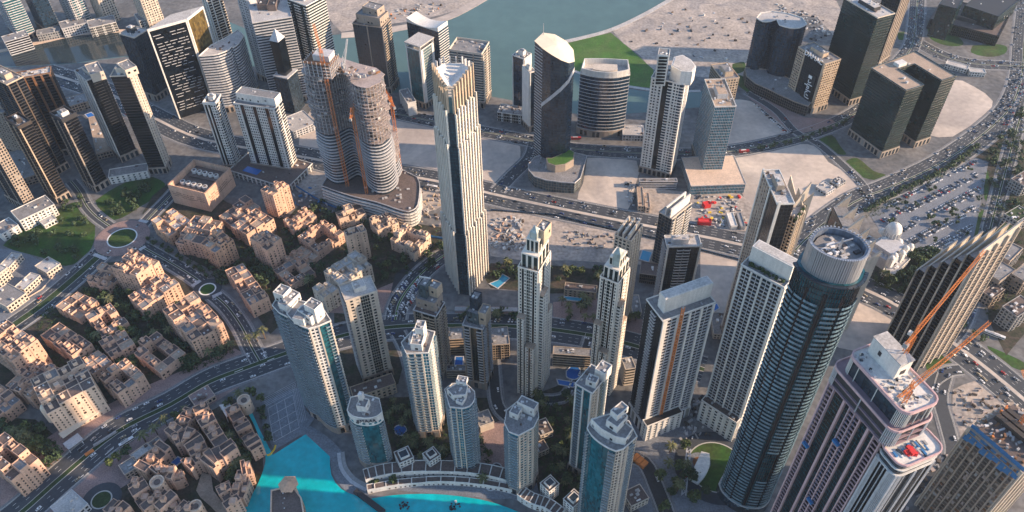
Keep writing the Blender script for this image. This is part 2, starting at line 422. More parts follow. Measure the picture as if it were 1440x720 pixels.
def visible(a, b, z):
    e = b - a; n = np.array([e[1], -e[0]]); m = (a + b) / 2
    return n.dot(-m) > 0
def ring(poly, w, z0, z1, m=None, mb=None):
    """a parapet ring of width w set inside the outline"""
    inn = offset(poly, -w); mb = mb or MB(); n = len(poly)
    for i in range(n):
        j = (i + 1) % n
        V = [(*poly[i], z0), (*poly[j], z0), (*inn[j], z0), (*inn[i], z0), (*poly[i], z1), (*poly[j], z1), (*inn[j], z1), (*inn[i], z1)]
        mb.add(V, [(0, 1, 5, 4), (2, 3, 7, 6), (4, 5, 6, 7), (3, 2, 1, 0)], m)
    return mb
def roof_kit(T, poly, z, sty, pent=True, clutter=9, rr=None):
    rr = rr or R
    b = MB(); b.prism(offset(poly, .45), z, z + .3); T.part('roof', b, sty.get('roof', 'roof_grey'))
    T.part('parapet', ring(offset(poly, .5), .5, z + .3, z + sty.get('ph', 1.5)), sty.get('par', sty['wall']))
    c = np.mean(poly, axis=0); i0 = max(range(len(poly)), key=lambda i: np.linalg.norm(poly[i] - poly[i - 1]))
    e = poly[i0] - poly[i0 - 1]; ang = math.atan2(e[1], e[0]); Lr = np.linalg.norm(e)
    ca, sa = math.cos(ang), math.sin(ang)
    dp = max(abs((p - c).dot(np.array([-sa, ca]))) for p in poly)
    if pent:
        w, d, hh = Lr * rr.uniform(.35, .5), dp * rr.uniform(.7, 1.0), rr.uniform(4, 7)
        off = rr.uniform(-.1, .15) * Lr
        pc = c + np.array([ca, sa]) * off
        b = MB(); b.box((*pc, z + .3), (w, d, hh), ang); ph = T.part('penthouse', b, sty.get('pent', sty['wall']))
        b = MB(); b.box((*pc, z + .3 + hh), (w - 1, d - 1, .25), ang); T.part('deck', b, sty.get('roof', 'roof_grey'), parent=ph)
        for k in range(rr.randint(2, 4)):
            q = pc + np.array([ca, sa]) * rr.uniform(-.35, .35) * w + np.array([-sa, ca]) * rr.uniform(-.3, .3) * d
            T.inst('roof_unit', 'box', 'unit', (*q, z + hh + .5), ang, (rr.uniform(1, 2.5), rr.uniform(1, 2), rr.uniform(.8, 1.8)))
    for k in range(clutter):
        q = c + np.array([ca, sa]) * rr.uniform(-.45, .45) * Lr + np.array([-sa, ca]) * rr.uniform(-.9, .9) * dp
        if not inside(q, offset(poly, -1.5)): continue
        T.inst('roof_unit', 'box', rr.choice(['unit', 'unit', 'roof_pale', 'roof_brown']), (*q, z + .3), ang, (rr.uniform(1, 3.5), rr.uniform(1, 2.5), rr.uniform(.6, 2.0)))

def sty(wall='cream', glass='glass_dark', slab=None, st=3.5, pane='pane', **k):
    d = dict(wall=wall, glass=glass, slab=slab or wall, st=st, pane=pane); d.update(k); return d

def levels(T, poly, z0, z1, pats, S, cap_top=True):
    """glazed core and dressed faces between two heights"""
    b = MB(); b.prism(poly, z0, z1); T.part('core', b, S['glass'])
    n = len(poly)
    for i in range(n):
        a, c = poly[i], poly[(i + 1) % n]
        v = visible(a, c, z1)
        facade(T, a, c, z0, z1, pats[i % len(pats)] if v else 'n', S, None, v)

def tower(name, label, px=None, ref=None, h=None, poly=None, pats=('w',), S=None, group=None, cat='tower',
          ortho=True, wl=None, wr=None, base=None, roof=True, pent=True, clutter=9, corner=True, z0=0, crown=0, cap=100, seed=None):
    rr = random.Random(seed if seed is not None else hash_(label))
    if h is None: h = hgt(px[ref[0]], ref[1])
    if poly is None:
        if len(px) == 3: poly = quad(*px, h, ortho, wl, wr)
        else: poly = ccw([at(*p, h) for p in px])
    c = np.mean(poly, axis=0)
    T = Thing(name, (c[0], c[1], 0), label, cat, group)
    if base is None: base = 9.0 if h > 50 else 0
    if base:
        pb = MB(); pb.prism(offset(poly, 1.2), 0, base); T.part('base_storeys', pb, S.get('basem', 'taupe'))
        bo = offset(poly, 1.25)
        for i in range(len(bo)):
            a, b2 = bo[i], bo[(i + 1) % len(bo)]; e = b2 - a; L = np.linalg.norm(e); u = e / (L + 1e-9); n = np.array([u[1], -u[0]])
            if not visible(a, b2, 0): continue
            q = int(L / 5)
            for k in range(q):
                p = a + u * (k + .5) * L / q
                T.inst('shopfront', 'box', 'pane', (p[0] + n[0] * .02, p[1] + n[1] * .02, .6), math.atan2(u[1], u[0]), (3.2, .2, base - 2.4))
    levels(T, poly, base, h, pats, S)
    if corner:
        for p, q in zip(poly, offset(poly, .3)):
            pass
    if crown:
        T.part('crown', ring(offset(poly, .6), .8, h, h + crown), S.get('crownm', S['wall']))
    if roof: roof_kit(T, poly, h, S, pent, clutter, rr)
    T.poly = poly; T.h = h; T.S = S; T.rr = rr; T.cap = cap; T.label = label
    FOOT.append(offset(poly, 3)); TOW.append(T)
    return T
TOW = []
def hash_(s):
    v = 0
    for ch in s: v = (v * 131 + ord(ch)) & 0xffffff
    return v
def tbox(T, px, h0, h1, m, name='roof_block', mt=None, ortho=True, wl=None, wr=None, deck=True):
    """an extra volume on a thing, its top outline given in the picture at height h1"""
    poly = quad(*px, h1, ortho, wl, wr) if len(px) == 3 else ccw([at(*p, h1) for p in px])
    b = MB(); b.prism(poly, h0, h1); o = T.part(name, b, m)
    if deck:
        b = MB(); b.prism(offset(poly, -.6), h1 + .01, h1 + .12); T.part('deck', b, mt or 'roof_grey', parent=o)
        T.part('parapet', ring(poly, .4, h1, h1 + .9), m, parent=o)
        rr = random.Random(int(h1 * 7 + px[0][0]))
        for i in range(len(poly)):
            a, c = poly[i], poly[(i + 1) % len(poly)]; e = c - a; L = np.linalg.norm(e)
            if L < 5 or not visible(a, c, h1) or m in ('roof_brown',): continue
            u = e / L; n = np.array([u[1], -u[0]]); k = max(1, int(L / 4.5))
            for q in range(k):
                if rr.random() < .35: continue
                w = rr.uniform(1.2, 2.8); p = a + u * L * (q + .5) / k; T.inst('louvre', 'box', rr.choice(['pane', 'roof_grey', 'pane']), (p[0], p[1], h0 + (h1 - h0) * rr.choice([.2, .45])), math.atan2(u[1], u[0]), (w, .2, min(2.2, (h1 - h0) * .4)))
        c0 = np.mean(poly, axis=0)
        for q in range(3): p = c0 + (poly[rr.randrange(len(poly))] - c0) * rr.uniform(.1, .6); T.inst('roof_unit', 'box', 'unit', (*p, h1 + .13), rr.random(), (rr.uniform(.8, 2.2), rr.uniform(.8, 1.6), rr.uniform(.5, 1.3)))
    return poly
# ------------------------------------------------------------------ towers, upper left
G_DT = 'dark balconied towers along the park'
tower('residential_tower', 'rust-brown unfinished tower with a messy open roof in the dark row at upper left', ((23,112),(71,103),(86,95)), (1,212),
      pats=('nssnss', 'n'), S=sty('rust','glass_dark','dark_brown',par='rust',roof='roof_pale',nh=.5,pd=1.0,st=3.4), pent=False, clutter=30, group=G_DT)
t = tower('residential_tower', 'brown tower with a pale tan cap cut by the left edge, behind the rust tower', ((-22,104),(10,120),(22,107)), h=120,
      pats=('nsn','sn'), S=sty('brown','glass_dark','dark',par='tan',pent='tan',nh=.8), group=G_DT)
tower('residential_tower', 'low tan gridded block cut by the left edge below the brown tower', ((-30,150),(4,160),(17,146)), h=62, pats=('Ws','W'), S=sty('taupe','glass_dark','tan'))
tower('residential_tower', 'slim black tower with white gridded face at the far left edge above the white villas', ((-42,190),(-14,205),(-1,196)), h=88, pats=('nsn','W'), S=sty('taupe','glass_dark','dark'), group=G_DT)
t = tower('residential_tower', 'slim dark tower with two gold ribs and pale crown nearest the park villas', ((10,170),(27,182),(41,172)), (1,286),
      pats=('snb','sbn'), S=sty('dark_brown','glass_dark','dark_brown',pier='tan',par='pale_grey',pd=1.0,nh=.6), crown=4, group=G_DT)
tower('residential_tower', 'slim dark tower with pale ribs and white crown, standing before the rust tower', ((74,163),(89,173),(108,163)), (1,270),
      pats=('snb','sbn'), S=sty('dark','glass_dark','dark',nh=.6,pier='taupe',par='white',pd=1.0,pent='white'), crown=5, group=G_DT)
t = tower('residential_tower', 'dark tower with a ladder-like white gridded rib and jagged cream crown', ((111,98),(122,114),(145,103)), (1,228),
      pats=('sWWs','cnc'), S=sty('pale_grey','glass_dark','dark',pier='white',pent='cream',nh=.5), group=G_DT)
tbox(t, ((119,92),(127,106),(140,97)), t.h, t.h + 9, 'cream')
t = tower('residential_tower', 'broad black tower with a sunlit cream right side and cream stepped crown', ((155,110),(181,107),(191,94)), (1,243),
      pats=('nnn','sWs'), S=sty('cream','glass_dark','dark',pier='cream',pent='cream',nh=.5), group=G_DT, ortho=True)
tbox(t, ((164,90),(176,100),(189,92)), t.h, t.h + 8, 'cream')
tower('office_tower', 'black slab tower with pale roof left of the white-framed one', ((171,47),(189,54),(205.5,42)), (1,142), pats=('g','c'), S=sty('glass_slate','glass_slate',roof='roof_pale',par='cream',mull='dark'))
# white-framed black building with scattered slots
h = hgt((208,43), 167)
poly = [at(207,43,h), at(262,28,h), at(285,10,h), at(240,22,h)]
T = Thing('office_tower', (*np.mean(poly, axis=0), 0), 'black office block with a white picture-frame edge, scattered white slots and painted gold-reflection end wall', 'tower')
b = MB(); b.prism(poly, 0, h); T.part('core', b, 'glass_dark')
b = MB(); b.prism(offset(poly, .3), h, h + 1.2); T.part('roof', b, 'roof_pale')
for i, m_ in ((0, 'white'), (1, 'white')):
    a, c = poly[i], poly[i + 1]; e = c - a; L = np.linalg.norm(e); u = e / L; n = np.array([u[1], -u[0]])
    b = MB()
    b.edge(a, u, n, 0, 1.6, -.3, 1.3, 0, h + 1.3); b.edge(a, u, n, L - 1.6, L, -.3, 1.3, 0, h + 1.3); b.edge(a, u, n, 1.6, L - 1.6, -.3, 1.3, h - 1.4, h + 1.3)
    T.part('frame', b, 'white')
    if i == 1:
        b = MB(); b.edge(a, u, n, 1.6, L - 1.6, -.1, .25, 0, h - 1.4); T.part('gold_reflection_glazing', b, 'glass_gold_glint')  # end wall glass coloured with the golden reflection of the low sun
    else:
        rr = random.Random(3)
        for s in range(3, int(h / 3.6) - 1):
            x = 3 + rr.random() * 4
            if s % 11 == 7: continue
            while x < L - 6:
                w = rr.uniform(3, 9); w = min(w, L - 4 - x)
                if rr.random() < .8:
                    p = a + u * (x + w / 2) + n * .1
                    T.inst('window_slot', 'box', 'pale_grey', (p[0], p[1], s * 3.6), math.atan2(u[1], u[0]), (w, .6, .55))
                x += w + rr.uniform(.8, 3)
T.flush(); FOOT.append(offset(poly, 4))
T3 = tower('residential_tower', 'narrow cream balcony tower cut by the top edge, behind the white-framed block', ((284,-6),(291,-1),(310,-9)), h=112, pats=('sWs','bsb'), S=sty('cream','glass_dark','cream',pier='white'))
tower('residential_tower', 'slim white gridded tower cut by the top edge left of the striped slab', ((333,-12),(345,-6),(356,-12)), h=122, pats=('sWWs','s'), S=sty('pale_grey','glass_dark','pale_grey',pier='pale_grey'))
# striped two-lobed tower
h = hgt((322,71), 150)
p = arc([at(*q, h) for q in ((280,80),(293,79),(307,77),(322,71))], 2) + [at(326,66,h)] + arc([at(*q, h) for q in ((328,68),(336,62),(343,51))], 2) + [at(335,43,h), at(318,54,h), at(298,64,h)]
tower('office_tower', 'white and navy striped tower of two curved lobes before the white-framed block', poly=p, h=h, pats=('n',), S=sty('pale_grey','glass_blue','pale_grey',nd=.3,nh=1.7,roof='roof_pale',par='white'), pent=False, clutter=16)
# slab with the blade
t = tower('office_tower', 'wide slab tower in thin white horizontal bands with brown roof plant', ((355.5,33),(410,24.5),(403,0)), (0,150), pats=('n','n'), S=sty('pale_grey','glass_slate','pale_grey',nh=1.25,nd=.3,roof='roof_pale'), pent=False, clutter=4)
for q in (((364,4),(376,7),(382,-6)), ((377,6),(387,8),(392,-6))): tbox(t, q, t.h, t.h + 7, 'roof_brown', 'roof_plant', 'dark_brown')
h = hgt((391, 59), 157)
pl = quad((378.6,57.5),(391,59.5),(401,52), h)
T = Thing('glass_blade_tower', (*np.mean(pl, axis=0), 0), 'dark mirror-glass shaft with a pale pyramid tip in front of the banded slab', 'tower')
b = MB(); b.prism(pl, 0, h); T.part('core', b, 'glass_dark')
b = MB(); b.prism(offset(pl, 4), 0, h * .52); T.part('lower_shaft', b, 'glass_slate')
b = MB(); b.prism(ccw(offset(pl, 4.6)), h * .52, h * .52 + 1.4); T.part('ledge', b, 'pale_grey')
c = np.mean(pl, axis=0); b = MB(); b.add([(*q, h) for q in offset(pl, .4)] + [(*c, h + 13)], [(0,1,4),(1,2,4),(2,3,4),(3,0,4),(3,2,1,0)]); T.part('pyramid_tip', b, 'pale_grey')
FOOT.append(offset(pl, 6))
tower('residential_tower', 'green-glass tower with sunlit white balconies left of the cranes at the top edge', ((408,-3),(431,9),(453,-6)), h=124, pats=('bcb','nn'), S=sty('white','glass_green','white',nh=1.0,nd=.6,roof='roof_pale',bd=1.3), clutter=5)
t = tower('office_tower', 'brown bronze-glass tower with stepped crown standing at the lake edge', ((496,34),(538,40),(557,29)), (1,131), pats=('cccs','ncn'), S=sty('taupe','glass_slate','tan',pier='taupe',mull='dark_brown',nh=.8,roof='roof_brown'), pent=False)
tbox(t, ((500,20),(534,27),(548,17)), t.h, t.h + 11, 'taupe'); tbox(t, ((508,10),(530,15),(541,8)), t.h + 11, t.h + 19, 'taupe')
# concave-roofed tower
t = tower('office_tower', 'teal glass tower with a swooping white concave roof by the lake', ((572,31),(616,45),(623,34)), (1,127), pats=('cc','n'), S=sty('white','glass_blue','white',nh=.9), roof=False)
P_ = t.poly; e = P_[1] - P_[0]; b = MB(); Nn = 10
for k in range(Nn):
    f0, f1 = k / Nn, (k + 1) / Nn
    z = lambda f: t.h + 1 + 5 * (2 * f - 1) ** 2
    a0, a1 = P_[0] + e * f0, P_[0] + e * f1; d0, d1 = P_[3] + (P_[2] - P_[3]) * f0, P_[3] + (P_[2] - P_[3]) * f1
    b.add([(*a0, t.h), (*a1, t.h), (*d1, t.h), (*d0, t.h), (*a0, z(f0)), (*a1, z(f1)), (*d1, z(f1)), (*d0, z(f0))], BOXF)
t.part('swept_roof', b, 'white')
t = tower('office_tower', 'teal glass tower with white corner piers and open roof frame before the concave-roofed one', ((572,66),(591,73),(608,60)), (1,153), pats=('!scccs','!sgs'), S=sty('white','glass_teal','white',mull='dark'), roof=True, pent=False)
b = MB()
for q in t.poly: b.box((*q, t.h), (1.6, 1.6, 6))
t.part('roof_posts', b, 'white'); b = MB(); b.prism(offset(t.poly, 1.4), t.h + 6, t.h + 7.6); t.part('canopy_roof', b, 'roof_pale')
tower('office_podium', 'low white block with tall framed openings at the foot of the teal tower', ((562,128),(573,146),(580,140)), h=18, pats=('sg','s'), S=sty('white','glass_dark'), base=0, cat='building', pent=False)
t = tower('residential_tower', 'tan and grey slab tower with a machine-filled roof tray at the lake edge', ((633,70),(677,78),(685,61)), (1,152), pats=('nsn','bnb'), S=sty('taupe','glass_grey','cream',par='cream',nh=1.1,roof='roof_grey',ph=3), clutter=18, pent=False)

# ------------------------------------------------------------------ white gridded pair and its podium
S20 = sty('white','glass_slate','white',nh=.7,pier='white',par='white',pent='white',bd=1.2)
t = tower('residential_tower', 'narrower left tower of the white gridded pair on the glazed podium', ((285,151),(303,147.5),(319,137)), (1,240), pats=('!sdsdWW','bWb'), S=S20, crown=3, group='white gridded pair')
t = tower('residential_tower', 'broader right tower of the white gridded pair with a blank white rooftop wall', ((329,146),(386,154),(397,142)), (1,245), pats=('!WsdWWdWWdWs','!bsb'), S=S20, group='white gridded pair', pent=False)
tbox(t, ((331,131),(386,140),(394,131)), t.h, t.h + 9, 'white')
t = tower('podium_building', 'long white-framed glass podium with a pool terrace under the white gridded pair', ((322,240),(404,265),(430,229)), (1,272), pats=('sg','sg'), S=sty('white','glass_slate',roof='roof_brown'), base=0, cat='podium', pent=False)
b = MB(); pp = quad((341,240),(361,246),(366,239), t.h + .5); b.prism(pp, t.h, t.h + .6); t.part('pool', b, 'pool')

# ------------------------------------------------------------------ lake row
t = tower('residential_tower', 'white slab tower with a dark glass face behind the mall with the red terrace', ((720,79),(737,84),(748,77)), h=78, pats=('!scccs','s'), S=sty('white','glass_blue','white'))
t = tower('residential_tower', 'nearer white tower with a cream machine roof beside the sail-shaped glass tower', ((735,93),(745,103),(753,101)), (1,186), pats=('!sss','!scs'), S=sty('white','glass_blue',roof='cream'))
# sail shaped glass tower
h = hgt((763, 78), 234)
p = [at(*q, h) for q in ((752,70),(763,78),(775,82),(789,84),(800,83),(808,78),(806,66),(796,60),(780,57),(764,58))]
p = ccw(p); zt = []
ux = at(808, 78, h) - at(752, 70, h); Lx = np.linalg.norm(ux); ux /= Lx
for q in p:
    f = min(1, max(0, (q - p[0]).dot(ux) / Lx)); zt.append(h + 10 - 17 * f ** 1.6)
T = Thing('sail_tower', (*np.mean(p, axis=0), 0), 'dark blue glass tower with a cream domed top sloping down and a diagonal pale sash', 'tower')
b = MB(); b.prism(p, 0, h, zt=zt); T.part('core', b, 'glass_slate')
rr = random.Random(5); n = len(p)
for i in range(n):
    a, c = p[i], p[(i + 1) % n]; e = c - a; L = np.linalg.norm(e); u = e / L; nn = np.array([u[1], -u[0]]); zz = min(zt[i], zt[(i + 1) % n])
    b = MB(); s = 3.6
    while s < zz - 1: b.edge(a, u, nn, 0, L, -.1, .22, s, s + .7); s += 3.6
    T.part('floor_bands', b, 'glass_blue' if i else 'pale_grey')
b = MB(); c = np.mean(p, axis=0)
V = [(*q, z + .1) for q, z in zip(offset(p, .5), zt)] + [(*c, h + 7)]; b.add(V, [(i, (i + 1) % n, n) for i in range(n)]); T.part('domed_roof', b, 'canvas')
# sash: a raised strip climbing round the front
b = MB(); acc = [0]
idx = [1, 2, 3, 4, 5]
for i in range(len(idx) - 1): acc.append(acc[-1] + np.linalg.norm(p[idx[i + 1]] - p[idx[i]]))
for i in range(len(idx) - 1):
    a, c2 = p[idx[i]], p[idx[i + 1]]; e = c2 - a; u = e / np.linalg.norm(e); nn = np.array([u[1], -u[0]])
    z = lambda q: h - 62 + 44 * q / acc[-1]
    za, zb = z(acc[i]), z(acc[i + 1]); o1, o0 = nn * .9, nn * -.1
    V = [(*(a + o1), za), (*(c2 + o1), zb), (*(c2 + o1), zb + 5), (*(a + o1), za + 5), (*(a + o0), za), (*(c2 + o0), zb), (*(c2 + o0), zb + 5), (*(a + o0), za + 5)]
    b.add(V, [(0,1,2,3), (3,2,6,7), (1,0,4,5), (0,3,7,4), (2,1,5,6)])
T.part('sash', b, 'pale_grey')
b = MB(); b.beam((*at(764,60,h), h), (*at(764,60,h), h + 22), .6); T.part('mast', b, 'steel'); FOOT.append(offset(p, 4))
# its round fronted podium
hp = 14
p = [at(*q, hp) for q in ((743,232),(744,240),(752,249),(768,254),(790,257),(808,258),(816,251),(825,220),(808,216),(780,214),(752,222))]
t = tower('podium_building', 'round-fronted tan podium with a curved green-topped drum below the sail-shaped tower', poly=ccw(p), h=hp, pats=('c',), S=sty('taupe','glass_grey',mull='taupe',roof='roof_grey',par='pale_grey'), base=0, cat='podium', pent=False, clutter=14)
p = ccw([at(*q, 24) for q in ((768,222),(770,229),(781,233),(795,231),(807,224),(808,214),(800,209),(788,217),(776,222))])
b = MB(); b.prism(p, hp, 24); d = t.part('drum', b, 'taupe'); b = MB(); b.prism(offset(p, -1), 24, 24.3); t.part('green_deck', b, 'grass', parent=d)
# curved blue building
h = hgt((850, 110), 193)
p = ccw(arc([at(*q, h) for q in ((816,104),(832,108),(850,110),(868,109.5),(885.5,106))], 3) + [at(884,92,h), at(850,90,h), at(820,90,h)])
t = tower('office_tower', 'bowed blue glass block with pale storey bands and a white curved roof screen', poly=p, h=h, pats=('n',), S=sty('pale_grey','glass_blue','pale_grey',nh=.5,nd=.4,par='white',roof='roof_pale',st=4.4), pent=False, clutter=4)
p2 = scalep(p, .92); b = ring(offset(p2, 1), .8, h + .3, h + 8); t.part('roof_screen', b, 'white')
b = MB(); b.prism(scalep(p, .5), h + .3, h + 7); t.part('penthouse', b, 'cream')
# tall white one
S24 = sty('white','glass_blue','white',pier='white',nh=.7,bd=1.3,par='white',pent='white')
t = tower('residential_tower', 'tall white ribbed tower with an open gantry top and curved white sail wall', ((914,117),(962,120),(979,107)), (1,252), pats=('!sWWsWsddbsWWb','!sbs'), S=S24, pent=False, clutter=16)
tbox(t, ((925,78),(941,79),(944,70)), t.h, t.h + 34, 'white', 'lift_tower')
p = ccw([at(*q, t.h + 16) for q in ((944,92),(958,100),(974,101),(979,93),(972,84),(960,77),(948,80))]); b = MB(); b.prism(p, t.h, t.h + 16); t.part('sail_wall', b, 'white')
b = MB(); b.prism(offset(p, -1.5), t.h + 16, t.h + 16.4); t.part('deck', b, 'roof_pale')
for k in range(9): 
    q = at(925.5 + 15 * (k % 2), 78, t.h + 34)
    t.inst('gantry_opening', 'box', 'glass_dark', (*(at(933,78.6,t.h+34) * 1.0), t.h + 2 + k * 3.6), 0, (8.5, 1.2, 2.0))
t = tower('residential_tower', 'small grey and tan tower half hidden behind the glass box tower', ((1000,92),(1016,113),(1033,105)), h=60, pats=('g','W'), S=sty('tan','glass_blue'), clutter=14)
t = tower('office_tower', 'square tower of white-gridded teal glass with a sunken square roof well', ((991,113),(1005.5,151),(1034.5,150)), (1,251), pats=('ggg','gg'), S=sty('pale_grey','glass_cyan','pale_grey',roof='roof_tan',par='white'), clutter=16)
t = tower('podium_building', 'wide flat podium with a cream roof deck under the square glass tower', ((960,222),(972,262),(1048,258)), h=12, pats=('g','gg'), S=sty('pale_grey','glass_cyan',roof='sandstone_pale',ph=.8), base=0, cat='podium', pent=False, clutter=0)
# twin bowed dark tower
h = hgt((1066, 28), 108)
p = ccw(arc([at(*q, h) for q in ((1064,26),(1072,31),(1082,31),(1092,28))], 2) + [at(1094,32,h)] + arc([at(*q, h) for q in ((1096,36),(1110,40),(1124,40),(1134,35))], 2) + [at(1128,26,h), at(1108,20,h), at(1085,17,h), at(1070,19,h)])
t = tower('office_tower', 'dark navy glass tower of two bowed lobes beside the sign-topped executive tower', poly=p, h=h, pats=('g','c'), S=sty('glass_slate','glass_blue','pale_grey',mull='dark',roof='roof_pale',par='white'), pent=False, clutter=14)
p = ccw([at(*q, 14) for q in ((1048,96),(1050,108),(1062,118),(1080,126),(1096,134),(1118,144),(1136,150),(1146,138),(1120,118),(1090,100))])
tower('podium_building', 'curving dark podium sweeping under the bowed navy tower', poly=p, h=14, pats=('c',), S=sty('taupe','glass_dark',mull='taupe',roof='roof_grey'), base=0, cat='podium', pent=False, clutter=8)
# executive tower with signs
t = tower('office_tower', 'dark and tan office tower carrying the white DAMAC roof sign and a vertical sign', ((1123,67),(1160,91),(1180,83)), (1,160), pats=('!WWscccs','!WW'), S=sty('tan','glass_dark','tan',mull='dark',roof='roof_grey'), clutter=14)
def text(T, s, p, ang, size, m, name='sign_lettering', tilt=math.pi / 2, vert=False, ext=.25):
    cu = bpy.data.curves.new(name, 'FONT'); cu.body = s; cu.size = size; cu.extrude = ext; cu.align_x = 'CENTER'; cu.align_y = 'CENTER'
    if vert: cu.space_line = .85
    o = bpy.data.objects.new(name, cu); COL.objects.link(o); cu.materials.append(M[m])
    o.parent = T.o; o.location = (p[0] - T.loc[0], p[1] - T.loc[1], p[2] - T.loc[2]); o.rotation_euler = (tilt, 0, ang)
    dg = bpy.context.evaluated_depsgraph_get(); me = bpy.data.meshes.new_from_object(o.evaluated_get(dg))
    o2 = bpy.data.objects.new(name, me); COL.objects.link(o2); o2.parent = T.o; o2.location = o.location; o2.rotation_euler = o.rotation_euler; o2.scale = o.scale
    bpy.data.objects.remove(o); return o2
a, c = t.poly[0], t.poly[1]; u = (c - a) / np.linalg.norm(c - a); n = np.array([u[1], -u[0]]); ang = math.atan2(u[1], u[0]); Lf = np.linalg.norm(c - a)
q = a + u * Lf * .62 + n * 2.0; text(t, 'DAMAC', (*q, t.h + 1.0), ang, 8.6, 'letter')
b = MB(); b.edge(a, u, n, Lf * .50, Lf * .86, .3, 1.2, 12, t.h - 20); t.part('sign_panel', b, 'glass_dark')
q = a + u * Lf * .72 + n * 1.5; text(t, '\u062f\u0627\u0645\u0627\u0643', (*q, t.h * .42), ang, 11, 'letter').rotation_euler = (math.pi / 2, math.pi / 2, ang)
b = MB(); b.edge(a, u, n, Lf * .62, Lf * .74, 1.25, 1.5, t.h - 26, t.h - 22); t.part('sign_emblem', b, 'letter')
# dark tall ones at the upper right
t = tower('office_tower', 'tall dark green tower with a cream rounded rim, behind the sign-topped tower', ((1187,-2),(1234,26),(1243,14)), h=118, pats=('nn','n'), S=sty('dark','glass_green','glass_green',nh=.8,nd=.2,par='cream',roof='roof_pale'))
tower('office_tower', 'dark green slab with a small pale roof tucked behind the cream-rimmed tower', ((1222,30),(1236,38),(1246,34)), h=88, pats=('n','n'), S=sty('dark','glass_green','glass_green',roof='roof_pale'))
tower('office_tower', 'black tower with ladder-like pale stripes cut by the top edge', ((1248,-24),(1272,-16),(1288,-26)), h=112, pats=('cc','sWs'), S=sty('brown','glass_dark','dark',pier='taupe'))
t = tower('government_building', 'broad dark columned block with grass forecourt cut by the top edge', ((1306,30),(1404,52),(1426,22)), h=14, pats=('fff','ff'), S=sty('dark','glass_dark',roof='roof_brown',fs=3), base=0, cat='building')
tbox(t, ((1322,5),(1346,13),(1356,-2)), 14, 60, 'glass_green', 'wing', 'dark'); tbox(t, ((1362,5),(1404,24),(1416,-4)), 14, 34, 'glass_green', 'wing', 'dark')
# U-shaped dark green block
h = hgt((1274, 128), 222); C_ = at(1274,128,h); A_ = at(1225.5,96.7,h)
u = A_ - C_; Lu = np.linalg.norm(u); u /= Lu; v = np.array([-u[1], u[0]]); v = v if v.dot(at(1341,95.5,h) - C_) > 0 else -v
W1, W = 25, 72; D1 = Lu
p = ccw([C_, C_ + v * W1, C_ + v * W1 + u * (Lu - 14), C_ + v * (W - 22) + u * (Lu - 14), C_ + v * (W - 22) - u * 2, C_ + v * W - u * 2, C_ + v * W + u * (Lu + 6), C_ + u * Lu])
t = tower('office_tower', 'massive dark green glass block of U shape with a tan-decked roof and deep black notch', poly=p, h=h, pats=('n',), S=sty('glass_green','glass_green','glass_green',nh=.9,nd=.15,roof='roof_tan',par='glass_grey'), pent=False, clutter=8)
b = MB(); b.prism([C_ + v * 28 + u * (Lu - 12), C_ + v * 40 + u * (Lu - 12), C_ + v * 40 + u * (Lu - 4), C_ + v * 28 + u * (Lu - 4)][::1], h, h + 4); t.part('roof_hut', b, 'white')

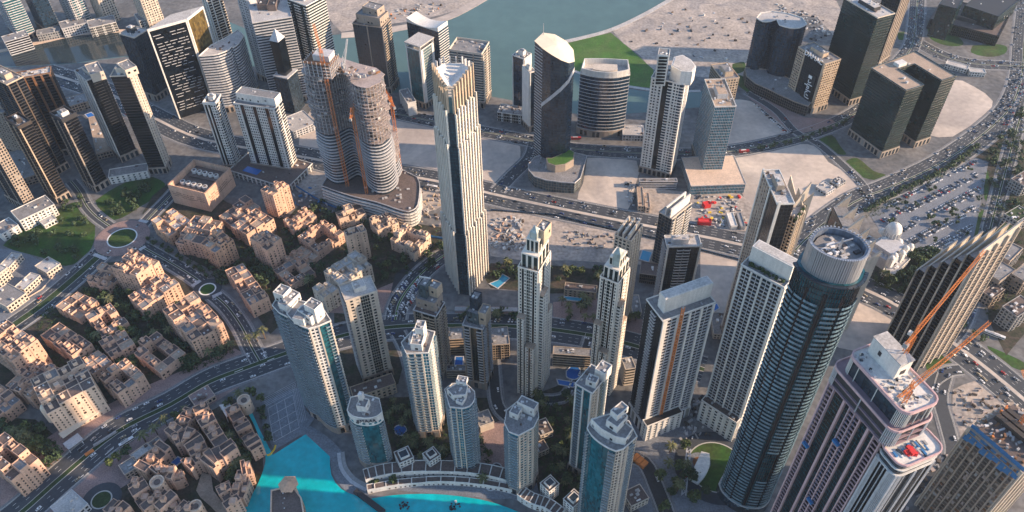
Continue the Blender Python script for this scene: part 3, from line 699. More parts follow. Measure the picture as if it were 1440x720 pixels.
# ------------------------------------------------------------------ wavy unfinished tower with podium
p = ccw(arc([at(*q, 20) for q in ((453,262),(490,275),(530,285),(566,297),(578,297),(587,289),(590,262),(586,250))], 3) + [at(540,228,20), at(470,235,20)])
pod = tower('podium_building', 'white banded curving podium wrapped round the unfinished wavy towers', poly=p, h=20, pats=('n',), S=sty('pale_grey','glass_slate','white',nh=1.6,nd=1.2,st=4.2,roof='roof_brown'), base=0, cat='podium', pent=False, clutter=60)
SW = sty('concrete','glass_slate','concrete',nh=.6,nd=.9,roof='concrete',par='rust',pd=.5,pier='concrete',st=3.7)
def wavy(label, px, h, lo, clutter=30):
    p = ccw(arc([at(*q, h) for q in px[:-lo]], 3) + [at(*q, h) for q in px[-lo:]])
    c = np.mean(p, axis=0); T = Thing('unfinished_tower', (*c, 0), label, 'tower', 'unfinished wavy towers')
    cut = h * .55; k = 0
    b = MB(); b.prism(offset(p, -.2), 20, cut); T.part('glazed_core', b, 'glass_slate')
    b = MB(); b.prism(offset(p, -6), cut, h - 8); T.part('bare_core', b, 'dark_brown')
    z = 24
    while z < h:
        b = MB(); wob = 1.0 + .7 * math.sin(z * .12); q_ = offset(p, wob)
        if z >= cut: c0_ = np.mean(p, axis=0); q_ = [c0_ + (w_ - c0_) * (1 + .035 * math.sin(j_ * 1.7 + z * .5)) for j_, w_ in enumerate(q_)]
        b.prism(q_, z, z + (.9 if z < cut else .5)); T.part('floor_slab', b, 'pale_grey' if z < cut else 'concrete'); z += 3.9
    b = MB(); o = offset(p, .1)
    for i in range(len(o)):
        a, c2 = o[i], o[(i + 1) % len(o)]; L = np.linalg.norm(c2 - a); q = max(1, int(L / 5))
        for s in range(q):
            m = a + (c2 - a) * s / q; b.box((*m, cut), (.4, .4, h - cut - 3))
    T.part('columns', b, 'pale_grey')
    rr = random.Random(int(h)); ang = 0; o = offset(p, -.6)
    for s in range(150):
        i = rr.randrange(len(o)); a, c2 = o[i], o[(i + 1) % len(o)]
        if not visible(a, c2, h): continue
        m = a + (c2 - a) * rr.random(); T.inst('infill_wall', 'box', rr.choice(['pale_grey', 'concrete', 'brown', 'dark', 'taupe']), (*m, 24 + 3.9 * rr.randrange(int(cut / 3.9) - 5, int((h - 26) / 3.9))), math.atan2(*(c2 - a)[::-1]), (rr.uniform(1.5, 5), .4, 3.0))
    for s in range(clutter):
        m = np.mean(p, axis=0) + (p[rr.randrange(len(p))] - np.mean(p, axis=0)) * rr.random() * .9
        T.inst('formwork', 'box', rr.choice(['concrete', 'rust', 'unit', 'brown', 'roof_pale', 'concrete']), (*m, h + rr.uniform(-.5, 1)), rr.random() * 3, (rr.uniform(1, 5), rr.uniform(.6, 3), rr.uniform(.5, 3)))
    T.flush(); FOOT.append(p); return T
hw = 168
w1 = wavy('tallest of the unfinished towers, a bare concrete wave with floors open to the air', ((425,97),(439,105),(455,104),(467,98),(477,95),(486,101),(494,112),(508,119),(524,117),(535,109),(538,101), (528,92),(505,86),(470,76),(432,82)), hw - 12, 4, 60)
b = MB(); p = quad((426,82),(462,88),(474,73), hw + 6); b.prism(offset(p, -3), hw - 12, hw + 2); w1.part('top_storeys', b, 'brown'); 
for k_ in range(5): b = MB(); b.prism(offset(p, .4 - .5 * (k_ % 2)), hw - 12 + 3.4 * k_, hw - 11.5 + 3.4 * k_); w1.part('top_slab', b, 'concrete' if k_ < 4 else 'rust')
b = MB()
for i_ in range(4):
    for s_ in range(6): m_ = p[i_] + (p[(i_ + 1) % 4] - p[i_]) * s_ / 6; b.box((*m_, hw - 12), (.7, .7, 16), 0)
w1.part('top_columns', b, 'pale_grey')
b = MB(); b.prism(quad((440,76),(462,80),(468,70), hw + 8), hw + 2, hw + 8); w1.part('core_wall', b, 'pale_grey')
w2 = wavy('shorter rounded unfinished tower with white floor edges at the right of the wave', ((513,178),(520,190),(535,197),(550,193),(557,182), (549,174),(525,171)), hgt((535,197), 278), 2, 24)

# ------------------------------------------------------------------ the tall crowned tower in the middle
h = hgt((631, 121), 412)
p0 = [at(608,93,h), at(627,119,h), at(636,120,h), at(665,93,h), at(650,84,h), at(624,84,h)]; p0 = ccw(p0)
T = Thing('crowned_tower', (*np.mean(p0, axis=0), 0), 'tallest tower in the middle, sheathed in cream vertical fins with a toothed triangular crown', 'tower')
SC = sty('cream','glass_dark','cream',nh=.5,fs=2.2,pier='cream')
tiers = [(0, h * .34, 3.4), (h * .34, h * .75, 1.9), (h * .75, h - 26, .6)]
ci = min(range(6), key=lambda i: np.linalg.norm(p0[i] - at(627,119,h)))
for (za, zb, o) in tiers:
    q = offset(p0, o); b = MB(); b.prism(q, za, zb); T.part('core', b, 'glass_slate')
    for i in range(6):
        a, c = q[i], q[(i + 1) % 6]; e = c - a; L = np.linalg.norm(e); u = e / L; n = np.array([u[1], -u[0]])
        if i == ci:
            facade(T, a, c, za, zb, 'c', sty('glass_slate','glass_dark',mull='glass_teal'), None); continue
        k = max(3, int(L / 4.3)); 
        for s in range(k + 1):
            x = L * s / k
            b = MB(); b.edge(a, u, n, max(0, x - .7), min(L, x + .7), -.3, 1.6, za, zb + (3 if s % 3 else 0)); T.part('fin', b, 'crown_cream')
        b = MB(); z = za + 3.6
        while z < zb: b.edge(a, u, n, 0, L, -.1, .45, z - .7, z); z += 3.6
        T.part('floor_bands', b, 'taupe')
q = offset(p0, -.8); b = MB(); b.prism(q, h - 26, h - 12); T.part('upper_core', b, 'glass_teal')
for i in range(6):
    a, c = offset(p0, -.2)[i], offset(p0, -.2)[(i + 1) % 6]; e = c - a; L = np.linalg.norm(e); u = e / L; n = np.array([u[1], -u[0]])
    if i == ci: continue
    k = max(2, int(L / 4.2))
    for s in range(k + 1):
        x = L * s / k
        f = s / k; far = f if i > ci else 1 - f
        nb = i in (ci - 1, (ci + 1) % 6, (ci - 1) % 6); vis_ = nb; z1 = h - 4 + 7 * (far if nb else 1)
        b = MB(); b.edge(a, u, n, max(0, x - (.8 if vis_ else .3)), min(L, x + (.8 if vis_ else .3)), -1.2, .9, h - 27, z1); T.part('crown_fin', b, 'tan' if vis_ else 'pale_grey')
b = MB(); m_ = np.mean(p0, axis=0); qi = offset(p0, -1.5); V = [(*qq, h - 2) for qq in qi] + [(*m_, h - 9)]; b.add(V, [(i, (i + 1) % 6, 6) for i in range(6)]); b.prism(qi, h - 14, h - 11); T.part('funnel_roof', b, 'white')
FOOT.append(offset(p0, 8))
# ------------------------------------------------------------------ right side
# finned tower at the far right
Cb, Rb = np.array([353., 422.]), np.array([387., 441.]); v = (Rb - Cb); D = np.linalg.norm(v); v /= D; u = np.array([-v[1], v[0]])
W = 36; Lb = Cb + u * W
T = Thing('finned_tower', (*((Cb + Rb + Lb) / 3), 0), 'black glass tower with raking cream fins rising to a point, near the right edge', 'tower')
hz = lambda s: 149 - 50 * (s / W) ** 1.1
nf = 6
for k in range(nf - 1):
    s0, s1 = W * k / (nf - 1), W * (k + 1) / (nf - 1); hh = hz((s0 + s1) / 2) - 10
    P = [Cb + u * s0, Rb + u * s0, Rb + u * s1, Cb + u * s1]
    b = MB(); b.prism(P, 0, hh); T.part('core', b, 'glass_dark')
    b = MB(); b.prism(offset(P, -.8), hh, hh + .4); T.part('roof_terrace', b, 'concrete')
    a, c = P[3], P[0]; e = c - a; L = np.linalg.norm(e); uu = e / L; nn = np.array([uu[1], -uu[0]]); z = 5
    while z < hh - 3:
        p = (a + c) / 2 + nn * .2; T.inst('balcony', 'balcony', 'dark', (p[0], p[1], z), math.atan2(uu[1], uu[0]) + math.pi, (L * .72, 1.3, 1.2)); z += 3.7
for k in range(nf):
    s0 = W * k / (nf - 1); hh = hz(s0); pf = Cb + u * s0 - v * 1.6; pr = Rb + u * s0 + v * 1.6
    for q0, q1, z0_, z1_ in ((pf, pf + v * 3.2, 0, None),):
        pass
    b = MB(); o = u * .55
    V = [(*(pf - o), 0), (*(pf + v * 3 - o), 0), (*(pf + v * 3 + o), 0), (*(pf + o), 0), (*(pf - o), hh - 5), (*(pf + v * 3 - o), hh - 4), (*(pf + v * 3 + o), hh - 4), (*(pf + o), hh - 5)]
    b.add(V, BOXF); V = [(*(pr - v * 3 - o), 0), (*(pr - o), 0), (*(pr + o), 0), (*(pr - v * 3 + o), 0), (*(pr - v * 3 - o), hh + 7), (*(pr - o), hh + 9), (*(pr + o), hh + 9), (*(pr - v * 3 + o), hh + 7)]; b.add(V, BOXF)
    lo = hh - 14
    V = [(*(pf - o), lo), (*(pr - o), lo), (*(pr + o), lo), (*(pf + o), lo), (*(pf - o), hh - 5), (*(pr - o), hh + 9), (*(pr + o), hh + 9), (*(pf + o), hh - 5)]; b.add(V, BOXF)
    T.part('fin', b, 'cream')
# ladder-like right face (towards the sun)
a, c = Cb - u * .6, Rb - u * .6; e = c - a; L = np.linalg.norm(e); uu = e / L; nn = np.array([uu[1], -uu[0]])
b = MB(); z = 4
while z < 138: b.edge(a, uu, nn, 0, L, 0, 1.1, z, z + 1.0); z += 3.7
T.part('balcony_bands', b, 'taupe')
for f in (0, .22, .45, .72, 1): 
    b = MB(); b.edge(a, uu, nn, max(0, L * f - .7), min(L, L * f + .7), 0, 1.9, 0, 140 + 12 * f); T.part('pier', b, 'cream')
T.flush(); FOOT.append([Cb - v * 4 - u * 4, Rb + v * 4 - u * 4, Rb + v * 4 + u * (W + 4), Cb - v * 4 + u * (W + 4)])
# finned twin behind the oval tower
hh = 100; ap = [at(*q, hh) for q in ((1198,273),(1207,289),(1215,304),(1223,321),(1232,337),(1239,353))]
d = ap[-1] - ap[0]; Ld = np.linalg.norm(d); d /= Ld; w = np.array([d[1], -d[0]]); w = w if w[0] < 0 else -w
P = ccw([ap[0] - w * 0, ap[-1], ap[-1] + w * 15, ap[0] + w * 15])
T = Thing('finned_tower', (*np.mean(P, axis=0), 0), 'row of tall cream fins in echelon behind the oval glass tower, by the domed mosque', 'tower')
b = MB(); b.prism(offset(P, -1), 0, hh - 14); T.part('core', b, 'glass_dark'); b = MB(); b.prism(offset(P, -1.5), hh - 14, hh - 13.5); T.part('roof', b, 'roof_grey')
for p in ap:
    b = MB(); o = d * .9; q = p + w * 15
    V = [(*(q - o), 0), (*(p - o), 0), (*(p + o), 0), (*(q + o), 0), (*(q - o), hh - 20), (*(p - o), hh), (*(p + o), hh), (*(q + o), hh - 20)]; b.add(V, BOXF); T.part('fin', b, 'cream')
b = MB(); z = 4
while z < hh - 20: 
    b.box((*((ap[0] + ap[-1]) / 2 - w * .4), z), (Ld, 1.2, 1.0), math.atan2(d[1], d[0])); z += 3.7
T.part('balcony_bands', b, 'tan'); FOOT.append(offset(P, 3))

# dark tower with the white roof frame, and its finned neighbour
h = 186
t = tower('residential_tower', 'black-faced tower with a white portal frame and gridded grey flank, behind the broad white slab', ((1073,241),(1093,288),(1113,289)), h=h, pats=('!sWWWWscc','!sc'), wr=12, S=sty('taupe','glass_dark','taupe',pier='white',pt=3,roof='roof_pale',par='white',mull='dark'), clutter=8)
p = [at(1115,290,160), at(1124,296,160), at(1143,268,160), at(1128,256,160)]; p = ccw(p)
T = Thing('finned_tower', (*np.mean(p, axis=0), 0), 'cream laddered tower with pointed fins and planted roof terraces beside the white portal-framed tower', 'tower')
b = MB(); b.prism(p, 0, 150); T.part('core', b, 'glass_dark'); b = MB(); b.prism(offset(p, -.5), 150, 151); T.part('roof', b, 'roof_pale')
for i in range(4):
    a, c = p[i], p[(i + 1) % 4]; facade(T, a, c, 0, 150, 'sbsb' if visible(a, c, 150) else 'n', sty('cream','glass_dark','tan',pier='cream',pt=4), None, visible(a, c, 150))
for q, hh in (((1112,246), 176), ((1141,256), 174), ((1145,270), 166), ((1123,263), 168)):
    c = at(*q, hh); c0 = np.mean(p, axis=0); w = (c0 - c); w /= np.linalg.norm(w); o = np.array([-w[1], w[0]]) * .5; q2 = c + w * 11
    b = MB(); V = [(*(q2 - o), 120), (*(c - o), 60), (*(c + o), 60), (*(q2 + o), 120), (*(q2 - o), hh - 22), (*(c - o), hh), (*(c + o), hh), (*(q2 + o), hh - 22)]; b.add(V, BOXF); T.part('fin', b, 'cream')
b = MB()
rr = random.Random(4)
for k in range(60): q = p[1] + (p[2] - p[1]) * rr.random() + rr.uniform(-2, 2); b.box((*q, 150.9), (rr.uniform(1, 2), 1.4, rr.uniform(1, 2.4)), rr.random() * 3)
T.part('roof_planting', b, 'shrub'); T.flush(); FOOT.append(offset(p, 3))

# broad white slab E
SE_ = sty('white','glass_dark','pale_grey',pier='white',par='white',nh=.6,bd=1.2,roof='roof_grey',basem='pale_grey')
h = hgt((1115.5, 376), 606)
C_, L_ = at(1115.5,376,h), at(1058,346,h); u = (L_ - C_); Lu = np.linalg.norm(u); u /= Lu; v = np.array([-u[1], u[0]]); v = v if v[1] > 0 else -v
hb = h - 14
p = ccw([C_ + u * (Lu + 1), C_ - u * .5, C_ - u * .5 + v * 24, C_ + u * (Lu + 1) + v * 24]); p = [q - v * 7 for q in p]
i0 = min(range(4), key=lambda i: np.linalg.norm(p[i] - (C_ + u * Lu - v * 7))); p = p[i0:] + p[:i0]
t = tower('residential_tower', 'broad white slab tower with four black opening columns, touching the oval glass tower', poly=p, h=hb, pats=('!sosososos','!sWWs'), S=SE_, clutter=10, pent=False, base=14)
b = MB(); b.prism([C_ + u * Lu, C_, C_ + v * 9, C_ + u * Lu + v * 9], hb, h); o = t.part('crest_wall', b, 'white'); b = MB(); b.prism([C_ + u * (Lu - 1) + v, C_ - u * -1 + v, C_ + u + v * 8, C_ + u * (Lu - 1) + v * 8], h + .01, h + .2); t.part('crest_deck', b, 'roof_pale', parent=o)
b = MB(); rr = random.Random(2)
for k in range(40): q = C_ + u * rr.uniform(2, Lu - 2) - v * rr.uniform(1.5, 4); b.box((*q, hb + .3), (1.5, 1.2, rr.uniform(.8, 2)), rr.random() * 3)
t.part('roof_planting', b, 'shrub')
pb = [q - v * 6 for q in p[:2]] + [p[1], p[0]]; pp = ccw(pb)
S_ = tower('podium_building', 'white-ribbed podium at the foot of the broad white slab by the oval turning circle', poly=pp, h=26, pats=('sWsWsW',), S=sty('white','glass_dark',pier='white',roof='roof_brown'), base=0, cat='podium', pent=False)

# oval glass tower D
h = hgt((1120, 368), 690)
fr = arc([at(*q, h) for q in ((1120,368),(1128,380),(1148,393),(1172,401),(1198,402),(1212,394),(1217,382))], 3)
bk = arc([at(*q, h) for q in ((1217,382),(1205,364),(1178,350),(1150,345),(1130,352),(1120,368))], 2)
p = ccw(fr + bk[1:-1])
T = Thing('oval_tower', (*np.mean(p, axis=0), 0), 'huge oval tower of blue-green glass with curved storey bands and a ribbed silver crown', 'tower')
b = MB(); b.prism(p, 0, h); T.part('core', b, 'glass_teal')
i1 = [min(range(len(p)), key=lambda i: np.linalg.norm(p[i] - q)) for q in (fr[0], fr[-1])]
a0 = min(range(len(p)), key=lambda i: np.linalg.norm(p[i] - fr[0])); n = len(p)
seq = [(a0 + k) % n for k in range(len(fr))]
if np.linalg.norm(p[seq[-1]] - fr[-1]) > 1: seq = [(a0 - k) % n for k in range(len(fr))][::-1]
fp = [p[i] for i in seq]
acc = [0.0]
for i in range(len(fp) - 1): acc.append(acc[-1] + float(np.linalg.norm(fp[i + 1] - fp[i])))
TOT = acc[-1]
def fat(s):
    s = min(max(s, 0), TOT); k = max(i for i in range(len(acc)) if acc[i] <= s + 1e-6); k = min(k, len(fp) - 2)
    e = fp[k + 1] - fp[k]; L = np.linalg.norm(e); u = e / L; return fp[k] + u * (s - acc[k]), u, np.array([u[1], -u[0]])
cols = [(.02, .13), (.15, .25), (.27, .42), (.50, .64), (.67, .78), (.80, .93)]
z = 6; st = 3.85; k = 0
mesh_cache = {}
for ci, (f0, f1) in enumerate(cols):
    q = 4; bm_ = MB()
    for s in range(q):
        pa, ua, na = fat(TOT * (f0 + (f1 - f0) * s / q)); pb_, ub, nb = fat(TOT * (f0 + (f1 - f0) * (s + 1) / q))
        e = pb_ - pa; L = np.linalg.norm(e); uu = e / L; nn = np.array([uu[1], -uu[0]])
        bm_.edge(pa, uu, nn, 0, L, -.3, 1.5, 0, .25); bm_.edge(pa, uu, nn, 0, L, 1.38, 1.5, .25, 1.75)
    bm_.edge(pa, uu, nn, L - .15, L, .1, 1.4, .25, 1.15)
    me = bm_.mesh('balcony_band', M['band_glass'], (*T.loc[:2], 0)); mesh_cache[ci] = me
cnt = 0
top_n = int((h - 16) / st)
for s in range(top_n, 1, -1):
    for ci in range(6):
        zz = s * st
        if ci in (2, 3) and 12 < s < 22 and ci == 3: continue
        if cnt < 100 or True:
            if cnt >= 100: continue
            o = bpy.data.objects.new('balcony_band', mesh_cache[ci]); COL.objects.link(o); o.parent = T.o; o.location = (0, 0, zz); cnt += 1
# the remaining lower bands as one piece
b = MB(); cnt2 = 0
for s in range(top_n, 1, -1):
    for ci, (f0, f1) in enumerate(cols):
        if ci == 3 and 12 < s < 22: continue
        cnt2 += 1
        if cnt2 <= 100: continue
        me = mesh_cache[ci]; V = np.empty(len(me.vertices) * 3); me.vertices.foreach_get('co', V); V = V.reshape(-1, 3) + np.array([*T.loc[:2], s * st])
        b.add(V, [tuple(pp.vertices) for pp in me.polygons])
T.part('balcony_band', b, 'band_glass', stuff=True)
b = MB()
for i in range(len(fp) - 1):
    e = fp[i + 1] - fp[i]; L = np.linalg.norm(e); uu = e / L; nn = np.array([uu[1], -uu[0]]); s = 4
    b.edge(fp[i], uu, nn, 0, L, -.3, 1.9, h - 1.2, h)
    while s < h - 6: b.edge(fp[i], uu, nn, 0, L, -.2, .28, s, s + .5); s += st
T.part('floor_edges', b, 'glass_slate')
b = MB()
for k in range(34):
    q, uu, nn = fat(TOT * (k + .5) / 34); b.edge(q, uu, nn, -.12, .12, -.2, .6, 5, h)
T.part('mullions', b, 'dark')
b = MB()
for f in (.14, .26, .46, .655, .79):
    q, uu, nn = fat(TOT * f); b.edge(q, uu, nn, -1.0, 1.0, -.2, .45, 4, h - 8)
T.part('dark_shafts', b, 'glass_dark')
# crown
cp = scalep(p, .83, np.mean(p, axis=0)); hc = h + 17
b = MB(); b.prism(cp, h, h + 1.2); T.part('crown_floor', b, 'roof_grey')
b = ring(cp, 1.2, h + .5, hc); crn = T.part('crown', b, 'crown_glass')
n = len(cp)
for k in range(64):
    f = k / 64 * n; i = int(f); a, c = cp[i % n], cp[(i + 1) % n]; q = a + (c - a) * (f - i); e = c - a; e /= np.linalg.norm(e); nn = np.array([e[1], -e[0]])
    b = MB(); b.edge(q, e, nn, -.45, .45, -.1, .9, h + .2, hc + .4); T.part('crown_rib', b, 'steel')
ip = scalep(cp, .86); b = MB(); b.prism(ip, h + 1, hc - 3.5); T.part('roof', b, 'roof_grey')
rr = random.Random(8)
for k in range(26):
    q = np.mean(ip, axis=0) + (ip[rr.randrange(len(ip))] - np.mean(ip, axis=0)) * rr.random() * .85
    T.inst('roof_unit', 'box', rr.choice(['unit', 'roof_pale', 'dark', 'unit']), (*q, hc - 3.5), .4, (rr.uniform(1, 6), rr.uniform(1, 2.4), rr.uniform(.6, 1.8)))
b = MB(); b.beam((*np.mean(ip, axis=0), hc - 4), (*np.mean(ip, axis=0), hc + 6), .8); b.beam((*(np.mean(ip, axis=0) - (6, 0)), hc + 1), (*(np.mean(ip, axis=0) + (7, 3)), hc + 3), .6); T.part('maintenance_crane', b, 'steel')
sk = scalep(p, 1.12); b = MB(); b.prism(sk, 0, 9); T.part('skirt', b, 'glass_slate'); b = MB(); b.prism(scalep(p, 1.1), 9, 10); T.part('skirt_roof', b, 'pale_grey')
T.flush(); FOOT.append(scalep(p, 1.2)); D_POLY = p

# pink-ribbed tower in the right foreground
h = 226
up = [at(*q, h) for q in ((1195,493),(1243,561),(1273,583),(1317,562),(1262,478))]
A0, C0, R0 = at(1193,497,h), at(1273,585,h), at(1319,560,h)
u = A0 - C0; Lu = np.linalg.norm(u); u /= Lu; v = np.array([-u[1], u[0]]); v = v if v.dot(R0 - C0) > 0 else -v; Wv = abs((R0 - C0).dot(v))
def rrect(o, L, W, r, k=4):
    """rounded rectangle: o corner, along u by L and along v by W"""
    out = []
    for cx, cy, a0 in ((L - r, r, -math.pi / 2), (L - r, W - r, 0), (r, W - r, math.pi / 2), (r, r, math.pi)):
        for s in range(k + 1):
            a = a0 + math.pi / 2 * s / k; out.append(o + u * (cx + r * math.cos(a)) + v * (cy + r * math.sin(a)))
    return ccw(out)
T = Thing('pink_ribbed_tower', (*(C0 + u * Lu / 2 + v * Wv / 2), 0), 'near unfinished tower with pink ribs, black glass and two rounded white roof decks', 'tower')
top = rrect(C0, Lu, Wv, 5); hm = h - 13; mid = rrect(C0 - u * 1.5 - v * 3, Lu + 6, Wv + 4, 5)
b = MB(); b.prism(rrect(C0 - u * -1 - v * -1, Lu - 2, Wv - 2, 4), hm, h - 1); T.part('top_storeys', b, 'glass_slate')
b = MB(); b.prism(top, h - 1, h); T.part('roof', b, 'white'); T.part('roof_rim', ring(offset(top, .5), .8, h - 1, h + 1.1), 'pink')
b = MB(); 
for k in range(46):
    f = k / 46 * len(top); i = int(f); q = top[i % len(top)] + (top[(i + 1) % len(top)] - top[i % len(top)]) * (f - i); T.inst('mullion', 'box', 'white', (*q, hm), 0, (.35, .35, h - 1 - hm))
b = MB(); b.prism(offset(mid, -1), hm - 12, hm - 1.2); T.part('collar_storeys', b, 'dark')
b = MB(); b.prism(mid, hm - 1.2, hm); b.prism(offset(mid, .2), hm - 7.3, hm - 6.5); b.prism(offset(mid, .2), hm - 13, hm - 12); T.part('collar_slabs', b, 'mauve')
T.part('collar_rim', ring(offset(mid, .4), .6, hm - .5, hm + 1.1), 'pink')
b = MB()
for k in range(40):
    f = k / 40 * len(mid); i = int(f); q = mid[i % len(mid)] + (mid[(i + 1) % len(mid)] - mid[i % len(mid)]) * (f - i); b.beam((*q, hm - 13), (*q, hm - .5), .5)
T.part('collar_posts', b, 'pale_grey')
body = rrect(C0 + v * .0, Lu + 3, Wv, 3, 2); hb = hm - 13
b = MB(); b.prism(body, 0, hb); T.part('core', b, 'glass_dark')
# left face (C0 -> along u): outward normal -v
a = C0 + u * (Lu + 3); uu = -u; nn = -v; L = Lu + 3
SF = sty('pink','glass_dark','mauve',bd=1.6,st=3.7)
lay = [('s', 1.0), ('b', 4.5), ('s', .8), ('c', 8.5), ('s', 1.6), ('c', 4), ('s', .7), ('b', 4), ('s', .7), ('b', 4), ('s', .7), ('c', 6), ('s', 1.5), ('c', 4), ('s', .8), ('b', 4.5), ('s', .8)]
tot = sum(q[1] for q in lay); x = 0; rr = random.Random(11)
for kk, w in lay:
    w = w * (L - 3) / tot
    if kk == 's':
        b = MB(); b.edge(a, uu, nn, x, x + w, -.3, 1.8, 0, hb + 1); T.part('rib', b, 'pink')
    elif kk == 'b':
        s = 0
        while s * 3.7 < hb - 3:
            p = a + uu * (x + w / 2); T.inst('balcony', 'balcony', 'mauve', (p[0], p[1], s * 3.7), math.atan2(uu[1], uu[0]) + math.pi, (w * .95, 1.5, 1.3)); s += 1
    else:
        b = MB(); s = 0
        while s < hb: b.edge(a, uu, nn, x, x + w, -.1, .12, s, s + .35); s += 3.7
        for q in range(int(w / 1.5)): b.edge(a, uu, nn, x + 1.5 * q + .7, x + 1.5 * q + .8, -.1, .15, 0, hb)
        T.part('curtain_wall', b, 'glass_teal')
    x += w
# right face
a = C0 + u * 0; uu = v; nn = -u; L = Wv
x = 3
lay = [('B', 5.5), ('c', 4), ('f', 6), ('s', 1), ('f', 9), ('s', 1), ('f', 6), ('s', .8)]; tot = sum(q[1] for q in lay)
for kk, w in lay:
    w = w * (L - 3.5) / tot
    if kk == 's': b = MB(); b.edge(a, uu, nn, x, x + w, -.3, 1.2, 0, hb - 14); T.part('rib', b, 'pink')
    elif kk == 'B':
        s = 0
        while s * 3.7 < hb - 12:
            p = a + uu * (x + w / 2 - 1) + nn * .1; T.inst('curved_balcony', 'balcony', 'mauve', (p[0], p[1], s * 3.7), math.atan2(uu[1], uu[0]) + math.pi, (w * 1.2, 2.2, 1.6)); s += 1
    elif kk == 'f':
        b = MB()
        for q in range(int(w / 1.1)): b.edge(a, uu, nn, x + 1.1 * q + .4, x + 1.1 * q + .65, -.1, .8, 0, hb - 14)
        T.part('fin_screen', b, 'pale_grey')
    x += w
# lower terrace on the right end
ter = rrect(C0 - u * 13 - v * 2, 17, Wv + 6, 5); ht = hb - 2
b = MB(); b.prism(offset(ter, -.8), 0, ht - 10); T.part('annex_core', b, 'glass_dark')
b = MB(); b.prism(offset(ter, -1), ht - 10, ht - 1); T.part('annex_storeys', b, 'glass_slate')
b = MB(); b.prism(ter, ht - 1, ht); b.prism(ter, ht - 5.5, ht - 4.9); b.prism(ter, ht - 10.5, ht - 9.8); T.part('terrace_deck', b, 'white'); T.part('terrace_rim', ring(offset(ter, .4), .7, ht - .5, ht + 1.0), 'pink')
b = MB()
for k in range(54):
    f = k / 54 * len(ter); i = int(f); q = ter[i % len(ter)] + (ter[(i + 1) % len(ter)] - ter[i % len(ter)]) * (f - i); b.beam((*q, 0), (*q, ht - 10), .45 if k % 6 else 1.2)
T.part('annex_fins', b, 'pale_grey')
for s in range(2, int((ht - 12) / 3.7)):
    pass
# penthouse
pc = C0 + u * (Lu * .70) + v * (Wv * .62)
b = MB(); b.box((*pc, h), (20, 8.5, 12), math.atan2(u[1], u[0])); ph = T.part('penthouse', b, 'white'); b = MB(); b.box((*pc, h + 12), (20.8, 9.3, .6), math.atan2(u[1], u[0])); T.part('penthouse_roof', b, 'roof_pale', parent=ph)
b = MB(); b.box((*(pc - v * 4.3 + u * 3), h + 5), (2, .3, 3), math.atan2(u[1], u[0])); T.part('doorway', b, 'dark', parent=ph); b = MB(); b.box((*(pc - u * 10.1), h + 3), (.3, 3, 3), math.atan2(u[1], u[0])); T.part('doorway', b, 'dark', parent=ph)
for k in range(120):
    q = C0 + u * rr.uniform(3, Lu - 3) + v * rr.uniform(2, Wv - 2)
    if np.linalg.norm(q - pc) < 9: continue
    T.inst('building_material', 'box', rr.choice(['unit', 'roof_pale', 'pane', 'pale_grey', 'concrete', 'canvas']), (*q, h), rr.random() * 3, (rr.uniform(.5, 2.2), rr.uniform(.4, 1.4), rr.uniform(.3, 1.4)))
for k in range(26):
    q = C0 - u * rr.uniform(3, 11) + v * rr.uniform(0, Wv)
    T.inst('building_material', 'box', rr.choice(['blue_sheet', 'unit', 'glass_slate', 'canvas']), (*q, ht), math.atan2(u[1], u[0]), (rr.uniform(2, 4), rr.uniform(.8, 1.4), rr.uniform(.4, .9)))
T.flush(); PINK = T
FOOT.append(offset(body, 16))
def single(name, label, cat, mb, m, group=None, stuff=None):
    V = np.concatenate(mb.v); c = (*np.mean(V[:, :2], axis=0), float(V[:, 2].min()))
    o = bpy.data.objects.new(name, mb.mesh(name, mm(m), c)); o.location = c; COL.objects.link(o)
    if stuff: o['kind'] = stuff
    if label: tag(o, label, cat, group)
    return o
# red tarpaulin heap, blue suspended platforms
b = MB(); tp = C0 - u * 6.5 + v * 9; rr = random.Random(9)
for k in range(14): b.box((*(tp + [rr.uniform(-2.4, 2.4), rr.uniform(-2, 2)]), ht), (rr.uniform(2, 3), rr.uniform(1.6, 2.6), rr.uniform(.8, 2)), rr.random() * 3)
single('tarpaulin_heap', 'bright red tarpaulin heap on the lower rounded deck of the pink-ribbed tower', 'tarpaulin', b, 'red')
for (x_, z_, lb) in ((.09, 60, 'upper left'), (.46, 33, 'upper right'), (.50, 96, 'lower')):
    q = C0 + u * (Lu + 3) * (1 - x_) - v * 2.6; zz = hb - z_; b = MB(); ang = math.atan2(u[1], u[0])
    b.box((*q, zz), (4.6, 1.8, .3), ang); b.box((*(q - v * .9), zz), (4.6, .12, 1.5), ang); b.box((*(q + v * .9), zz), (4.6, .12, 1.5), ang); b.box((*(q + u * 2.2), zz), (.12, 1.8, 1.9), ang); b.box((*(q - u * 2.2), zz), (.12, 1.8, 1.9), ang); b.box((*q, zz + 1.6), (4.6, 1.9, .15), ang)
    for s in (-2, 2): b.beam((*(q + u * s), zz + 1.7), (*(q + u * s), hb - 1), .08)
    single('suspended_platform', {'upper left': 'blue hoist cradle on the outermost left pink rib', 'upper right': 'blue hoist cradle high on the middle of the pink-ribbed face', 'lower': 'blue hoist cradle low on the middle of the pink-ribbed face'}[lb], 'hoist cradle', b, 'blue_sheet', 'hoist cradles on the pink-ribbed face')

